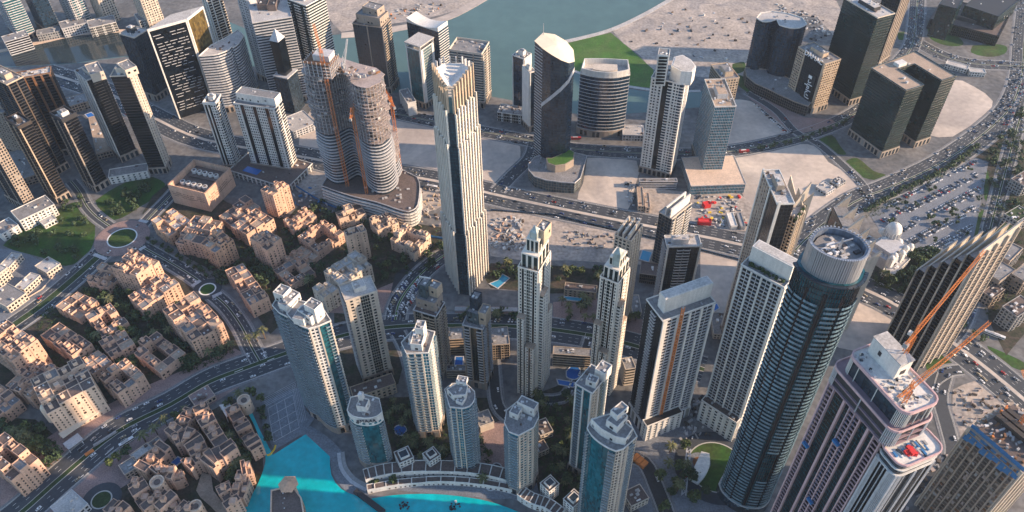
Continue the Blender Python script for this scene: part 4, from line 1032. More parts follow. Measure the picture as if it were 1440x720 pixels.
# unfinished block in the lower right corner
h = 105
p = [at(1364,600,h), at(1437,664,h), at(1478,632,h), at(1402,584,h)]
p = quad((1364,600),(1437,664),(1490,625), h, True, wr=44)
T = Thing('unfinished_tower', (*np.mean(p, axis=0), 0), 'brown unfinished block with a strip of blue sheeting along its roof edge', 'tower')
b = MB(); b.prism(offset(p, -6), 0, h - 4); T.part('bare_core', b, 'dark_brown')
z = 3
while z < h + 1: b = MB(); b.prism(p, z, z + .5); T.part('floor_slab', b, 'taupe'); z += 3.6
for i in range(4):
    a, c = p[i], p[(i + 1) % 4]; e = c - a; L = np.linalg.norm(e); uu = e / L; nn = np.array([uu[1], -uu[0]]); k = max(3, int(L / 4.2))
    for s in range(k + 1):
        x = L * s / k; b = MB(); b.edge(a, uu, nn, max(0, x - .5), min(L, x + .5), -1.4, .35 if s % 2 else .9, 0, h - (0 if i else 6)); T.part('column', b, 'taupe' if i == 0 else 'cream')
    rr = random.Random(i)
    if visible(a, c, h):
        for s in range(150):
            q = a + uu * rr.uniform(1, L - 1) - nn * .4; T.inst('infill_wall', 'box', rr.choice(['grey', 'rust', 'brown', 'taupe', 'dark_brown', 'concrete']), (*q, 3.5 + 3.6 * rr.randrange(int(h / 3.6) - 1)), math.atan2(uu[1], uu[0]), (rr.uniform(1.5, 4), .3, rr.uniform(1.2, 3)))
a, c = p[0], p[1]; e = c - a; L = np.linalg.norm(e); uu = e / L; nn = np.array([uu[1], -uu[0]])
b = MB()
for s in range(9):
    x0, x1 = L * s / 9, L * (s + 1.02) / 9; z = h - 12 + (s % 3) * 1.6
    V = [(*(a + uu * x0 + nn * 1.0), z), (*(a + uu * x1 + nn * 1.0), z + .5), (*(a + uu * x1 - nn * 2.5), h + 2.2), (*(a + uu * x0 - nn * 2.2), h + 2.0)]; b.add(V, [(0, 1, 2, 3)])
T.part('blue_sheeting', b, 'blue_sheet')
b = MB(); b.prism(offset(p, -3), h, h + .6); T.part('roof', b, 'roof_brown')
b = MB(); cc = np.mean(p, axis=0)
for s in range(3): b.box((*(cc + nn * -6 * (s - .2)), h + .6), (L * .8, 3.5, 4 - s), math.atan2(uu[1], uu[0]))
T.part('formwork_wall', b, 'dark_brown')
for s in range(70): q = cc + uu * rr.uniform(-.45, .45) * L + nn * rr.uniform(-18, 18); T.inst('building_material', 'box', rr.choice(['concrete', 'rust', 'unit', 'orange', 'grey']), (*q, h + .6), rr.random() * 3, (rr.uniform(.8, 5), rr.uniform(.5, 2), rr.uniform(.4, 2)))
T.flush(); FOOT.append(offset(p, 6))

# ------------------------------------------------------------------ the inner ring of residential towers
G_W = 'cream and glass towers round the lake'
SW2 = sty('white','glass_teal','pale_grey',gb=1,pane='pane',bd=1.6,pier='cream',par='white',pent='white',roof='roof_grey')
h = hgt((431,462), 608)
p = ccw(arc([at(*q, h) for q in ((404,442),(412,451),(423,459),(434,463))], 2) + [at(449,459,h), at(465,452,h), at(452,432,h), at(420,424,h)])
i0 = min(range(len(p)), key=lambda i: np.linalg.norm(p[i] - at(404,442,h))); p = p[i0:] + p[:i0]
pats = ['b'] * 6 + ['!sWWs', '!cbs'] + ['n'] * 3
t = tower('residential_tower', 'right half of the curved white twin tower, with bowed balconies and a cream windowed face', poly=p, h=h, pats=pats, S=SW2, group=G_W, clutter=6)
tbox(t, ((418,436),(436,448),(450,436)), h, h + 8, 'white'); tbox(t, ((428,428),(442,437),(452,426)), h, h + 14, 'white')
p = ccw([at(*q, h) for q in ((383,428),(392,438),(404,444),(415,436),(420,420),(396,408))])
i0 = min(range(len(p)), key=lambda i: np.linalg.norm(p[i] - at(383,428,h))); p = p[i0:] + p[:i0]
t = tower('residential_tower', 'left half of the curved white twin tower, with teal balcony rows, nearest the boulevard', poly=p, h=h - 2, pats=['b', 'bb', 'W', 'n'], S=SW2, group=G_W, clutter=6)
tbox(t, ((387,409),(398,417),(405,404)), h - 2, h + 7, 'white'); tbox(t, ((397,415),(410,424),(420,412)), h - 2, h + 4, 'white')
t = tower('residential_tower', 'cream tower with green glass strips and pale roof slab just right of the twin tower', ((474,412),(486,424),(530,410)), (1,540), pats=('bb','!sWWgWs'), wl=18, S=sty('cream','glass_green','pale_grey',pier='cream',pent='white',roof='roof_pale'), group=G_W)
t = tower('residential_tower', 'taupe tower with a stepped crown and white antenna, behind the bright teal tower', ((581,438),(613,446),(626,427)), (1,533), pats=('!sgsbbs','bWWb'), S=sty('taupe','glass_green','tan',pier='taupe',roof='roof_brown',par='pale_grey'), pent=False, group=G_W)
tbox(t, ((584,420),(612,428),(622,412)), t.h, t.h + 10, 'taupe'); tbox(t, ((588,400),(598,404),(606,392)), t.h + 10, t.h + 24, 'glass_grey'); tbox(t, ((602,402),(614,408),(620,398)), t.h + 10, t.h + 20, 'tan')
b = MB(); q = at(590,389, t.h + 26); b.beam((*q, t.h + 26), (*(q + [9, -3]), t.h + 27), .8); b.beam((*q, t.h + 18), (*q, t.h + 27), .6); t.part('antenna', b, 'white')
t = tower('residential_tower', 'taupe tower with black glass middle and twin-column crown, left of the lit pool terrace', ((650,460),(679,464),(691,443)), (1,547), pats=('!sbscbs','bWWb'), S=sty('taupe','glass_green','pale_grey',pier='taupe',roof='roof_grey',par='pale_grey'), pent=False, group=G_W)
tbox(t, ((655,440),(672,444),(682,432)), t.h, t.h + 12, 'glass_grey'); tbox(t, ((672,440),(683,443),(690,430)), t.h, t.h + 14, 'tan'); tbox(t, ((660,420),(671,423),(678,412)), t.h + 12, t.h + 24, 'glass_slate')
h = hgt((572,498), 614)
p = [at(565,483,h), at(572,498,h), at(602,497,h), at(611,468,h), at(585,462,h)]
t = tower('residential_tower', 'bright teal-glass tower with white balcony grid between the sign tower and curved cream one', poly=ccw(p), h=h, pats=['b', '!sbsbsg', 'gWWb', 'n', 'n'], S=sty('white','glass_cyan','white',pane='pane_teal',gb=1,pier='cream',pent='white'), group=G_W)
tbox(t, ((577,484),(593,486),(597,468)), h, h + 7, 'white'); tbox(t, ((583,462),(595,464),(598,452)), h, h + 14, 'white')
# sign tower
h = hgt((493,585), 656)
p = ccw(arc([at(*q, h) for q in ((489,578),(497,586),(515,589),(530,586),(537,580))], 2) + [at(533,562,h), at(512,556,h), at(494,560,h)])
i0 = min(range(len(p)), key=lambda i: np.linalg.norm(p[i] - at(489,578,h))); p = p[i0:] + p[:i0]
t = tower('residential_tower', 'white tower carrying the dark EMAAR roof sign above a bowed teal face', poly=p, h=h - 9, pats=['b', 'b', 'b', 'c', 'c', 'c', 'b', 'b', 'n', 'n', 'n'], S=sty('white','glass_teal','white',gb=1,mull='glass_teal',pent='white',roof='roof_grey'), pent=False, group=G_W, roof=False)
b = MB(); b.prism(offset(p, .4), h - 9, h); t.part('attic', b, 'white'); 
for i in range(len(p)):
    a, c = offset(p, .42)[i], offset(p, .42)[(i + 1) % len(p)]; m_ = (a + c) / 2; e = c - a
    if np.linalg.norm(e) > 3: t.inst('attic_window', 'box', 'pane_teal', (*m_, h - 7.2), math.atan2(e[1], e[0]), (2.2, .3, 1.9))
roof_kit(t, p, h, t.S, False, 10, random.Random(3))
tbox(t, ((501,571),(514,574),(519,562)), h, h + 7, 'white'); tbox(t, ((503,556),(509,557.5),(511,552)), h + 7, h + 13, 'white')
q0, q1 = at(503,585,h), at(528,584,h); ang = math.atan2(*(q1 - q0)[::-1]); m_ = (q0 + q1) / 2; fn = np.array([math.sin(ang), -math.cos(ang)]); bow = max((pp - m_).dot(fn) for pp in p)
text(t, 'EMAAR', (*(m_ + fn * (bow + 1.1)), h - 1.6), ang, 4.6, 'letter_dark', ext=.3)
h = hgt((633,572), 664)
p = ccw([at(626,549,h), at(633,573,h), at(650,575,h)] + arc([at(*q, h) for q in ((650,575),(660,572),(667,563),(667,552))], 2)[1:] + [at(655,541,h), at(636,541,h)])
i0 = min(range(len(p)), key=lambda i: np.linalg.norm(p[i] - at(626,549,h))); p = p[i0:] + p[:i0]
t = tower('residential_tower', 'cream tower with a rounded balcony corner and white fan-shaped crown by the dark oval pond', poly=p, h=h, pats=['b', '!sbsgs', 'b', 'b', 'b', 'b', 'b', 'b', 'n', 'n'], S=sty('cream','glass_cyan','white',pane='pane_teal',gb=1,pier='cream',pent='white',par='white'), group=G_W, pent=False, clutter=5)
tbox(t, ((628,548),(637,557),(655,556),(658,543),(645,538)), h, h + 6, 'white'); tbox(t, ((641,537),(655,540),(658,531)), h + 6, h + 9, 'white'); tbox(t, ((640,566),(650,568),(657,560)), h, h + 3, 'white')
h = hgt((729,612), 695)
p = ccw([at(*q, h) for q in ((710,596),(716,608),(729,613),(750,602),(757,588),(756,575),(728,566),(713,578))])
i0 = min(range(len(p)), key=lambda i: np.linalg.norm(p[i] - at(710,596,h))); p = p[i0:] + p[:i0]
t = tower('residential_tower', 'cream and pale-blue tower with a tall white back wall, right of the dark oval pond', poly=p, h=h, pats=['b', 'b', '!sWWsWs', 'g', 'g', 'n', 'n', 'n'], S=sty('cream','glass_cyan','white',pane='pane_teal',gb=1,pier='cream',pent='white',par='white'), group=G_W, pent=False, clutter=6)
tbox(t, ((727,566),(751,577),(757,567)), h, h + 9, 'white'); tbox(t, ((716,580),(728,585),(735,574)), h, h + 6, 'white')
t = tower('residential_tower', 'teal-sided cream tower with a stepped white penthouse, behind the big bowed teal tower', ((806.7,545),(833,554),(862,532)), (1,672), pats=('!sbscs','!WWsgbs'), S=sty('cream','glass_teal','pale_grey',pane='pane_teal',gb=1,pier='white',par='white'), group=G_W, pent=False, clutter=4)
tbox(t, ((836,520),(851,527),(862,515)), t.h, t.h + 9, 'white'); tbox(t, ((824,534),(838,540),(842,531)), t.h, t.h + 6, 'white')
h = hgt((867,633), 765)
p = ccw(arc([at(*q, h) for q in ((826,603),(832,613),(843,623),(856,631),(866,635))], 2) + [at(876,632,h), at(895,615,h), at(884,594,h), at(852,588,h), at(832,592,h)])
i0 = min(range(len(p)), key=lambda i: np.linalg.norm(p[i] - at(826,603,h))); p = p[i0:] + p[:i0]
t = tower('residential_tower', 'big near tower with a bowed deep-teal face and cream windowed corner, at the bottom edge', poly=p, h=h, pats=['b', 'c', 'c', 'c', 'c', 'c', 'b', 'b', '!WWs', '!WsbW'] + ['n'] * 4, S=sty('cream','glass_teal','white',pier='cream',gb=1,mull='glass_teal',par='white',bd=1.8), group=G_W, pent=False, clutter=6)
tbox(t, ((831,590),(845,604),(865,615),(880,618),(890,603),(862,581)), h, h + 7, 'white'); tbox(t, ((852,592),(868,602),(884,586)), h + 7, h + 13, 'white'); tbox(t, ((858,578),(868,586),(884,573)), h + 13, h + 18, 'white')
# two tall jagged towers
def jag(label, L, C, Rr, yb, crown_px, pyr, tiers):
    t = tower('residential_tower', label, (L, C, Rr), (1, yb), pats=('!sWdWgWdWs','!sWdWWs'), S=sty('crown_cream','glass_green','crown_cream',pier='crown_cream',par='crown_cream',roof='roof_tan'), pent=False, group=G_W, clutter=6)
    h = t.h
    P = t.poly; c = np.mean(P, axis=0)
    for k, (f, dz) in enumerate(tiers):
        q = scalep(P, f, c + (P[2] - c) * (.25)); b = MB(); b.prism(q, h, h + dz); o = t.part('crown_tier', b, 'crown_cream'); 
        for i in (0, 1):
            a, d = q[i], q[i + 1]; e = d - a; Lq = np.linalg.norm(e); uu = e / Lq; nn = np.array([uu[1], -uu[0]])
            for s in range(3):
                m_ = a + uu * Lq * (s + .5) / 3 + nn * .1; t.inst('crown_window', 'box', 'glass_green', (*m_, h + .6), math.atan2(uu[1], uu[0]), (Lq / 5, .3, dz - 2))
        h += dz
    b = MB(); q = quad(*pyr, h + 9); b.prism(q, h - 6, h + 6); cc = np.mean(q, axis=0); b.add([(*z, h + 6) for z in q] + [(*cc, h + 10)], [(0,1,4),(1,2,4),(2,3,4),(3,0,4)]); t.part('glass_lantern', b, 'glass_pale')
    # lower projecting wings on the lake side
    for (f0, f1, zf) in ((.05, .38, .66), (.50, .92, .44)):
        a, d = P[0], P[1]; e = d - a; Lq = np.linalg.norm(e); uu = e / Lq; nn = np.array([uu[1], -uu[0]])
        w = [a + uu * Lq * f0 + nn * 5, a + uu * Lq * f1 + nn * 5, a + uu * Lq * f1 + nn * .6, a + uu * Lq * f0 + nn * .6]
        levels(t, w, 0, t.h * zf, ['!sWdWs', 'W', 'n', 'n'], t.S); b = MB(); b.prism(offset(w, .4), t.h * zf, t.h * zf + 1.2); t.part('wing_roof', b, 'pool_cyan' if 0 else 'roof_tan')
    a, d = P[1], P[2]; e = d - a; Lq = np.linalg.norm(e); uu = e / Lq; nn = np.array([uu[1], -uu[0]])
    for (f0, f1, zf) in ((.1, .5, .82), (.55, .95, .62)):
        w = [a + uu * Lq * f0 + nn * 3.4, a + uu * Lq * f1 + nn * 3.4, a + uu * Lq * f1 + nn * .6, a + uu * Lq * f0 + nn * .6]
        levels(t, w, 0, t.h * zf, ['WW', 'W', 'n', 'n'], t.S); b = MB(); b.prism(offset(w, .3), t.h * zf, t.h * zf + 1.2); t.part('wing_roof', b, 'roof_tan')
    return t
t = jag('taller jagged cream tower with green glass strips and lantern, right of the crowned tower', (728,378), (757,384), (778,356), 553, None, ((744,322),(755,325),(762,318)), [(.86, 14), (.62, 12)])
tbox(t, ((752,322),(765,327),(775,313)), t.h + 20, t.h + 32, 'tan')
t = jag('second jagged cream tower with green glass strips and a pale lantern, behind the stepped-penthouse tower', (843,392), (869,400), (889,380), 556, None, ((863,352),(873,355),(879,348)), [(.86, 12), (.6, 8)])
t = tower('residential_tower', 'cream tower with parallel roof blades directly behind the second lantern tower', ((865.5,331),(887,340),(901,317)), (1,470), pats=('WW','sWs'), S=sty('cream','glass_dark','cream',pier='cream',roof='roof_brown'), pent=False, group=G_W)
for k in range(3):
    P = t.poly; a = P[0] + (P[1] - P[0]) * (.15 + .33 * k); e = P[3] - P[0]; b = MB(); uu = e / np.linalg.norm(e); nn = np.array([uu[1], -uu[0]]); b.edge(a, uu, nn, 0, np.linalg.norm(e), -.7, .7, t.h, t.h + 6); t.part('roof_blade', b, 'cream')
t = tower('residential_tower', 'cream balconied tower with a glass flank and twin white roof blades at the highway edge', ((924,303),(945,309),(972,287)), h=72, pats=('cc','bWbb'), S=sty('cream','glass_slate','white',pier='cream',roof='roof_pale',mull='taupe'), pent=False, group=G_W)
for k in (.45, .8):
    P = t.poly; a = P[0] + (P[1] - P[0]) * k; e = P[3] - P[0]; b = MB(); uu = e / np.linalg.norm(e); nn = np.array([uu[1], -uu[0]]); b.edge(a, uu, nn, 0, np.linalg.norm(e), -.7, .7, t.h, t.h + 11); t.part('roof_blade', b, 'white')
t = tower('residential_tower', 'white-framed dark glass tower with a slatted left flank, behind the unfinished white slab', ((926,336),(938,348),(986,347)), (1,440), pats=('bb','!scbbcs'), wl=14, S=sty('pale_grey','glass_dark','pale_grey',pier='white',pt=4,par='white',roof='roof_pale'), group=G_W)
# unfinished white slab G
h = hgt((932,452), 614) - 4
C_, R_ = at(932,452,h), at(1005,426,h); v = R_ - C_; Lv = np.linalg.norm(v); v /= Lv; u = np.array([-v[1], v[0]])
p = [C_ + u * 22, C_, C_ + v * Lv, C_ + v * Lv + u * 22]
t = tower('residential_tower', 'unfinished white slab tower with a long orange hoist track up its face', poly=p, h=h, pats=('cbc','!ssosososos'), S=sty('white','glass_dark','pale_grey',pier='white',pd=1.2,par='white',roof='roof_grey',basem='pale_grey',mull='dark'), group=G_W, pent=False, clutter=14, base=14)
b = MB(); b.prism([C_ + u * 14 + v * 4, C_ + u * 6 + v * 4, C_ + u * 6 + v * Lv, C_ + u * 14 + v * Lv], h, h + 15); o = t.part('crest_wall', b, 'white'); b = MB(); b.prism(offset([C_ + u * 14 + v * 4, C_ + u * 6 + v * 4, C_ + u * 6 + v * Lv, C_ + u * 14 + v * Lv], -.8), h + 15, h + 15.3); t.part('crest_deck', b, 'roof_pale', parent=o)
b = MB(); a = C_ + v * 13 - u * 1.8
for s in (0, 2.4): b.beam((*(a + v * s), 16), (*(a + v * s), h + 10), .5)
z = 16
while z < h + 8: b.beam((*a, z), (*(a + v * 2.4), z + 2.4), .3); b.beam((*a, z), (*(a + v * 2.4), z), .3); z += 2.4
single('hoist_track', 'long orange lattice hoist track climbing the face of the unfinished white slab', 'hoist', b, 'orange')
w = [C_ - u * 7 - v * 2, C_ + v * (Lv * .72) - u * 7, C_ + v * (Lv * .72) - u * 1, C_ - v * 2 - u * 1]
tower('podium_building', 'white-columned podium with a dark roof under the unfinished white slab', poly=ccw(w), h=20, pats=('sWs',), S=sty('white','glass_dark',pier='white',roof='dark'), base=0, cat='podium', pent=False, clutter=0)
for t in TOW:
    if t.pools: t.flush(100)
# ------------------------------------------------------------------ tower cranes
def ztop(g, T):
    r = RW @ np.array([T[0] - 720.0, T[1] - 360.0, F]); return float(H + np.hypot(*g) / np.hypot(r[0], r[1]) * r[2])
def lattice(b, p, q, w, step=None, chord=.3):
    chord *= 1.0 if w < 1.7 else 1.45
    p = np.array(p, float); q = np.array(q, float); d = q - p; L = np.linalg.norm(d); d /= L
    a = np.cross(d, (0, 0, 1)); a = np.array([1., 0, 0]) if np.linalg.norm(a) < .05 else a / np.linalg.norm(a); c = np.cross(a, d)
    cor = [a * w / 2 + c * w / 2, a * w / 2 - c * w / 2, -a * w / 2 - c * w / 2, -a * w / 2 + c * w / 2]
    for k in cor: b.beam(p + k, q + k, chord)
    n = max(2, int(L / (step or w * 1.1)))
    for s in range(n):
        for k in range(4):
            b.beam(p + d * L * s / n + cor[k], p + d * L * (s + 1) / n + cor[(k + 1) % 4], chord * .7)
def crane(label, g, z0, z1, tip, ztip, w=2.2, m='orange', back=10):
    T = Thing('tower_crane', (*g, z0), label, 'crane', 'tower cranes')
    b = MB(); lattice(b, (*g, z0), (*g, z1), w, chord=.20); T.part('mast', b, m)
    d = np.array([tip[0] - g[0], tip[1] - g[1], ztip - z1]); L = np.linalg.norm(d); dh = d[:2] / (np.linalg.norm(d[:2]) + 1e-9)
    b = MB(); lattice(b, (*g, z1 + 1), (*tip, ztip), w * .7, chord=.20); T.part('jib', b, m)
    b = MB(); e = g - dh * back; lattice(b, (*g, z1 + .6), (*e, z1 + 1), w * .6, chord=.18); lattice(b, (*g, z1 + 1), (*(g - dh * 2), z1 + 9), w * .5, chord=.16); b.beam((*(g - dh * 2), z1 + 9), (*e, z1 + 1.5), .25); b.beam((*(g - dh * 2), z1 + 9), (g[0] + d[0] * .7, g[1] + d[1] * .7, z1 + 1 + d[2] * .7), .15); T.part('counter_jib', b, m)
    b = MB(); b.box((*(e + dh), z1 - 1.5), (2.2, 2.4, 2.6), math.atan2(dh[1], dh[0])); T.part('counterweight', b, 'grey')
    b = MB(); sd_ = np.array([-dh[1], dh[0]]); b.box((*(g + sd_ * 2.1), z1 - 1), (1.8, 1.8, 2.2), math.atan2(dh[1], dh[0])); T.part('cab', b, 'white')
    return T
def cr(label, base, zb, top, tip, dz, **k):
    g = at(*base, zb); z1 = ztop(g, top); tp = at(*tip, z1 + dz); return crane(label, g, zb, z1, tp, z1 + dz, **k)
cr('orange crane with the longest mast, climbing the left side of the unfinished wave', (489,262), 20, (452,70), (441,34), 10, w=3.0)
cr('orange crane with a short jib in the hollow between the two unfinished waves', (516,272), 20, (502,160), (506,116), 14, w=2.6)
cr('orange crane with its jib raised to the left, right of the shorter unfinished tower', (565,250), 12, (553,145), (523,95), 10, w=2.6)
g = at(480, 66, hw); crane('white luffing jib poking up behind the unfinished wave', at(486,98,hw), hw, hw + 6, at(489,60,hw + 20), hw + 24, w=1.6, m='pale_grey', back=6)
crane('orange crane standing through the penthouse of the pink-ribbed tower, jib over the finned tower', C0 * 0 + (PINK.loc[:2] + np.array([4.0, 6.0])), 226, 252, at(1385,352,258), 258, w=1.9)
crane('orange crane fixed to the flank of the pink-ribbed tower, jib ending in pale lattice', at(1243,612,196), 165, 236, at(1392,453,252), 252, w=2.1)
crane('orange crane on the unfinished block in the lower right corner', at(1432,598,105), 105, 128, at(1438,520,142), 142, w=1.8, back=7)

# ------------------------------------------------------------------ ground, water, roads
def sheet(name, poly, z, m, k='structure', label=None, cat=None, thick=None, group=None):
    b = MB(); n = len(poly); P = ccw(list(poly))
    if thick: b.prism(P, z - thick, z)
    else: b.add([(*p, z) for p in P], [tuple(range(n))])
    V = np.concatenate(b.v); c = (*np.mean(V[:, :2], axis=0), 0)
    o = bpy.data.objects.new(name, b.mesh(name, mm(m), c)); o.location = c; COL.objects.link(o)
    if k: o['kind'] = k
    if label: tag(o, label, cat, group)
    return o
def px(*pts, h=0): return [at(*p, h) for p in pts]
sheet('ground', [np.array(q, float) for q in ((-9000, -3000), (9000, -3000), (9000, 12000), (-9000, 12000))], 0, 'ground')
Z = [0.01]
def zz():
    Z[0] += .0018; return Z[0]
creek = arc(px((-60,78),(0,71),(60,58),(111,47),(180,42),(240,38),(300,24),(345,40),(420,52),(480,48),(530,44),(558,38),(590,33),(613,29),(650,14),(690,-8)), 2) + px((960,-14)) + arc(px((949,0),(905,22),(862,42),(820,54),(780,62),(795,95),(815,104),(870,122),(930,130),(990,128)), 2) + arc(px((990,150),(940,155),(880,160),(810,160),(740,146),(687,135),(600,128),(520,130),(430,104),(340,92),(240,90),(175,80),(110,89),(0,95),(-60,100)), 2)
sheet('creek_water', creek, zz(), 'creek')
sheet('canal_water', arc(px((-60,80),(0,73),(60,60),(111,49),(180,44),(240,40),(300,32)), 2) + arc(px((330,84),(240,88),(175,79),(110,88),(0,94),(-60,99)), 2), zz(), 'canal')
def band(name, pts, w, z, m, hgt_=.12, smooth=4, k='structure', label=None, cat=None):
    P = arc(pts, smooth) if smooth else [np.array(p) for p in pts]
    Lf, Rt = [], []
    for i, p in enumerate(P):
        a = P[max(i - 1, 0)]; c = P[min(i + 1, len(P) - 1)]; e = (c - a) / np.linalg.norm(c - a); n = np.array([-e[1], e[0]]) * w / 2
        Lf.append(p + n); Rt.append(p - n)
    b = MB()
    for i in range(len(P) - 1):
        V = [(*Lf[i], z), (*Rt[i], z), (*Rt[i + 1], z), (*Lf[i + 1], z)]
        if hgt_: 
            V = [(x, y, z - hgt_) for x, y, _ in V] + V; b.add(V, [(4, 5, 6, 7), (0, 4, 7, 3), (1, 2, 6, 5)])
        else: b.add(V, [(0, 1, 2, 3)])
    V = np.concatenate(b.v); c = (*np.mean(V[:, :2], axis=0), 0)
    o = bpy.data.objects.new(name, b.mesh(name, mm(m), c)); o.location = c; COL.objects.link(o); 
    if k: o['kind'] = k
    if label: tag(o, label, cat)
    return P
# banks and promenades of the creek
band('promenade', px((-60,79),(0,72),(60,59),(111,48),(180,43)), 9, .3, 'sandstone_pale', .3)
band('promenade', px((480,50),(530,46),(560,40),(600,33),(640,20),(690,-8)), 16, .3, 'sand', .3)
band('promenade', px((949,-4),(905,21),(862,41),(820,53),(778,62)), 8, .35, 'roof_pale', .3)
band('promenade', px((808,100),(840,112),(880,121),(930,128),(985,128)), 5, .35, 'roof_pale', .3)
# open lots
LOTS = []
def lot(pts, m='sand', name='sand_lot'):
    P = arc(px(*pts) + px(pts[0]), 2)[:-1]; LOTS.append(P); sheet(name, P, zz(), m)
lot(((495,140),(560,152),(640,180),(720,198),(732,215),(726,240),(700,262),(640,254),(560,240),(480,222),(420,205),(440,150)))
lot(((826,222),(895,226),(893,262),(880,300),(840,292),(812,280),(820,258)))
lot(((952,-4),(905,24),(862,44),(900,78),(925,102),(985,108),(1040,112),(1056,92),(1066,60),(1075,20),(1090,-10)), 'rough_sand')
lot(((1090,-10),(1070,20),(1090,20),(1150,25),(1180,60),(1185,20),(1160,-10)), 'rough_sand')
lot(((1030,140),(1055,142),(1085,160),(1110,182),(1106,192),(1070,200),(1025,206),(1020,170)))
lot(((1028,218),(1080,212),(1120,203),(1148,206),(1165,228),(1200,248),(1216,264),(1196,290),(1150,318),(1128,345),(1105,330),(1060,300),(1040,262)))
lot(((1306,190),(1318,150),(1338,112),(1370,122),(1396,142),(1385,160),(1340,192)))
lot(((684,298),(740,296),(800,304),(870,320),(930,338),(985,352),(960,372),(900,372),(800,366),(690,360)), 'rough_sand')
lot(((985,352),(1040,364),(1050,390),(1035,440),(990,430),(985,390)))
lot(((1150,385),(1215,420),(1262,448),(1256,486),(1216,496),(1150,470)))
lot(((905,262),(980,272),(1040,272),(1060,300),(1050,325),(980,318),(900,300)), 'rough_sand', 'building_site')
lot(((480,250),(590,250),(618,262),(622,290),(600,298),(560,320),(440,275),(415,265),(430,235)), 'rough_sand', 'building_site')
lot(((480,45),(560,32),(600,26),(660,8),(690,-12),(470,-12),(460,20)), 'rough_sand', 'building_site')
lot(((1340,548),(1370,536),(1402,545),(1424,572),(1440,620),(1400,650),(1355,650),(1340,600)), 'rough_sand', 'building_site')
lot(((-20,352),(20,350),(60,368),(90,395),(80,420),(30,450),(-20,470)), 'paving_grey', 'plaza')
# lawns
def lawn(pts, m='lawn', z=None): sheet('lawn', arc(px(*pts) + px(pts[0]), 3)[:-1], z or zz(), m)
lawn(((4,345),(35,318),(70,300),(112,282),(124,292),(133,310),(132,340),(118,362),(92,374),(58,362),(20,352)), 'lawn')
lawn(((134,282),(165,262),(205,248),(232,258),(222,275),(195,292),(172,306),(150,310),(140,296)), 'lawn')
sheet('lawn', px((783,65),(820,55),(859,46),(890,72),(919,98),(917,124),(884,120),(850,112),(820,104),(800,98)), zz(), 'grass')
for q in (((1030,90),(1046,87),(1048,98),(1036,104),(1030,100)), ((1032,104),(1046,108),(1068,124),(1070,132),(1056,132),(1036,118)), ((1152,196),(1170,190),(1182,206),(1190,217),(1176,216),(1156,208)), ((1186,228),(1205,222),(1228,240),(1246,246),(1240,254),(1215,250),(1196,240)),
          ((1304,38),(1325,36),(1352,56),(1352,64),(1330,64),(1308,54)), ((1368,64),(1400,62),(1416,66),(1412,76),(1390,80),(1366,74)), ((1262,46),(1278,44),(1276,54),(1264,56)), ((1388,225),(1412,222),(1405,250),(1398,282),(1384,278)), ((1376,300),(1392,292),(1384,330),(1372,350),(1364,345)),
          ((1300,505),(1336,486),(1362,520),(1340,524),(1308,525)), ((1226,392),(1262,392),(1290,402),(1268,428),(1236,412)), ((1388,486),(1412,496),(1440,510),(1440,522),(1400,505))):
    lawn(q)
for q in (((100,415),(140,370),(240,372),(300,410),(345,490),(330,505),(200,548),(120,600),(60,560),(0,540),(-20,470),(40,440)), ((225,320),(300,300),(420,310),(480,400),(440,430),(400,440),(380,470),(330,400),(260,360)),
          ((420,290),(480,300),(620,320),(640,345),(570,390),(480,410),(400,330)), ((-20,590),(50,590),(88,635),(70,665),(-20,665)), ((200,300),(240,255),(330,290),(300,330),(230,330)),
          ((186,650),(330,560),(370,640),(362,690),(340,760),(150,760)), ((510,560),(700,560),(712,600),(690,655),(520,655)), ((738,560),(840,540),(870,700),(830,740),(740,690)), ((1224,372),(1290,350),(1330,362),(1300,425),(1220,392)),
          ((1240,268),(1380,200),(1440,140),(1440,470),(1390,450),(1384,300),(1386,232),(1262,292)), ((470,440),(560,460),(560,540),(480,540)), ((690,370),(860,380),(860,412),(690,405)), ((910,620),(960,600),(1000,720),(930,740))):
    sheet('garden_ground', arc(px(*q) + px(q[0]), 2)[:-1], zz(), 'garden')
# roads
ROADS = []
def road(pts, w, median=None, lanes=2, m='asphalt', name='road', mark=True, mw=2.5, cars=0):
    P0 = px(*pts); z = .05 + .01 * len(ROADS)
    band('pavement', P0, w + 5, z + .02, 'paving', 0)
    P = band(name, P0, w, z + .05, m, 0)
    for s in (-1, 1):
        Q = [p + s * (w / 2 + .2) * nrm for p, nrm in zip(P, normals(P))]; band('kerb', Q, .4, z + .17, 'kerb', .12, 0)
    if mark:
        lw = w / (2 * lanes) if not median else (w - mw) / (2 * lanes)
        for s in (-1, 1):
            for l in range(1, lanes):
                off = (mw / 2 if median else 0) + lw * l
                b = MB(); acc = 0
                for i in range(len(P) - 1):
                    nr = normals(P)[i] if i == 0 else NR[i]; 
                    if i == 0: NR = normals(P)
                    e = P[i + 1] - P[i]; L = np.linalg.norm(e); q = 0; uu = e / L
                    while q < L - 3:
                        a = P[i] + uu * q + s * off * NR[i]; c = a + uu * 3; o = NR[i] * .11
                        b.add([(*(a - o), z + .062), (*(c - o), z + .062), (*(c + o), z + .062), (*(a + o), z + .062)], [(0, 1, 2, 3)]); q += 9
                if b.f:
                    o = bpy.data.objects.new('lane_marking', b.mesh('lane_marking', M['paint'])); COL.objects.link(o); o['kind'] = 'structure'
            Q = [p + s * (w / 2 - .5) * nn for p, nn in zip(P, normals(P))]; band('edge_line', Q, .18, z + .064, 'paint', 0, 0)
    if median:
        Q = P; band('median', Q, mw, z + .2, 'kerb', .15, 0); band('median_planting', Q, mw - 1, z + .23, median, 0, 0)
    ROADS.append((P, w, mw if median else 0, lanes)); return P
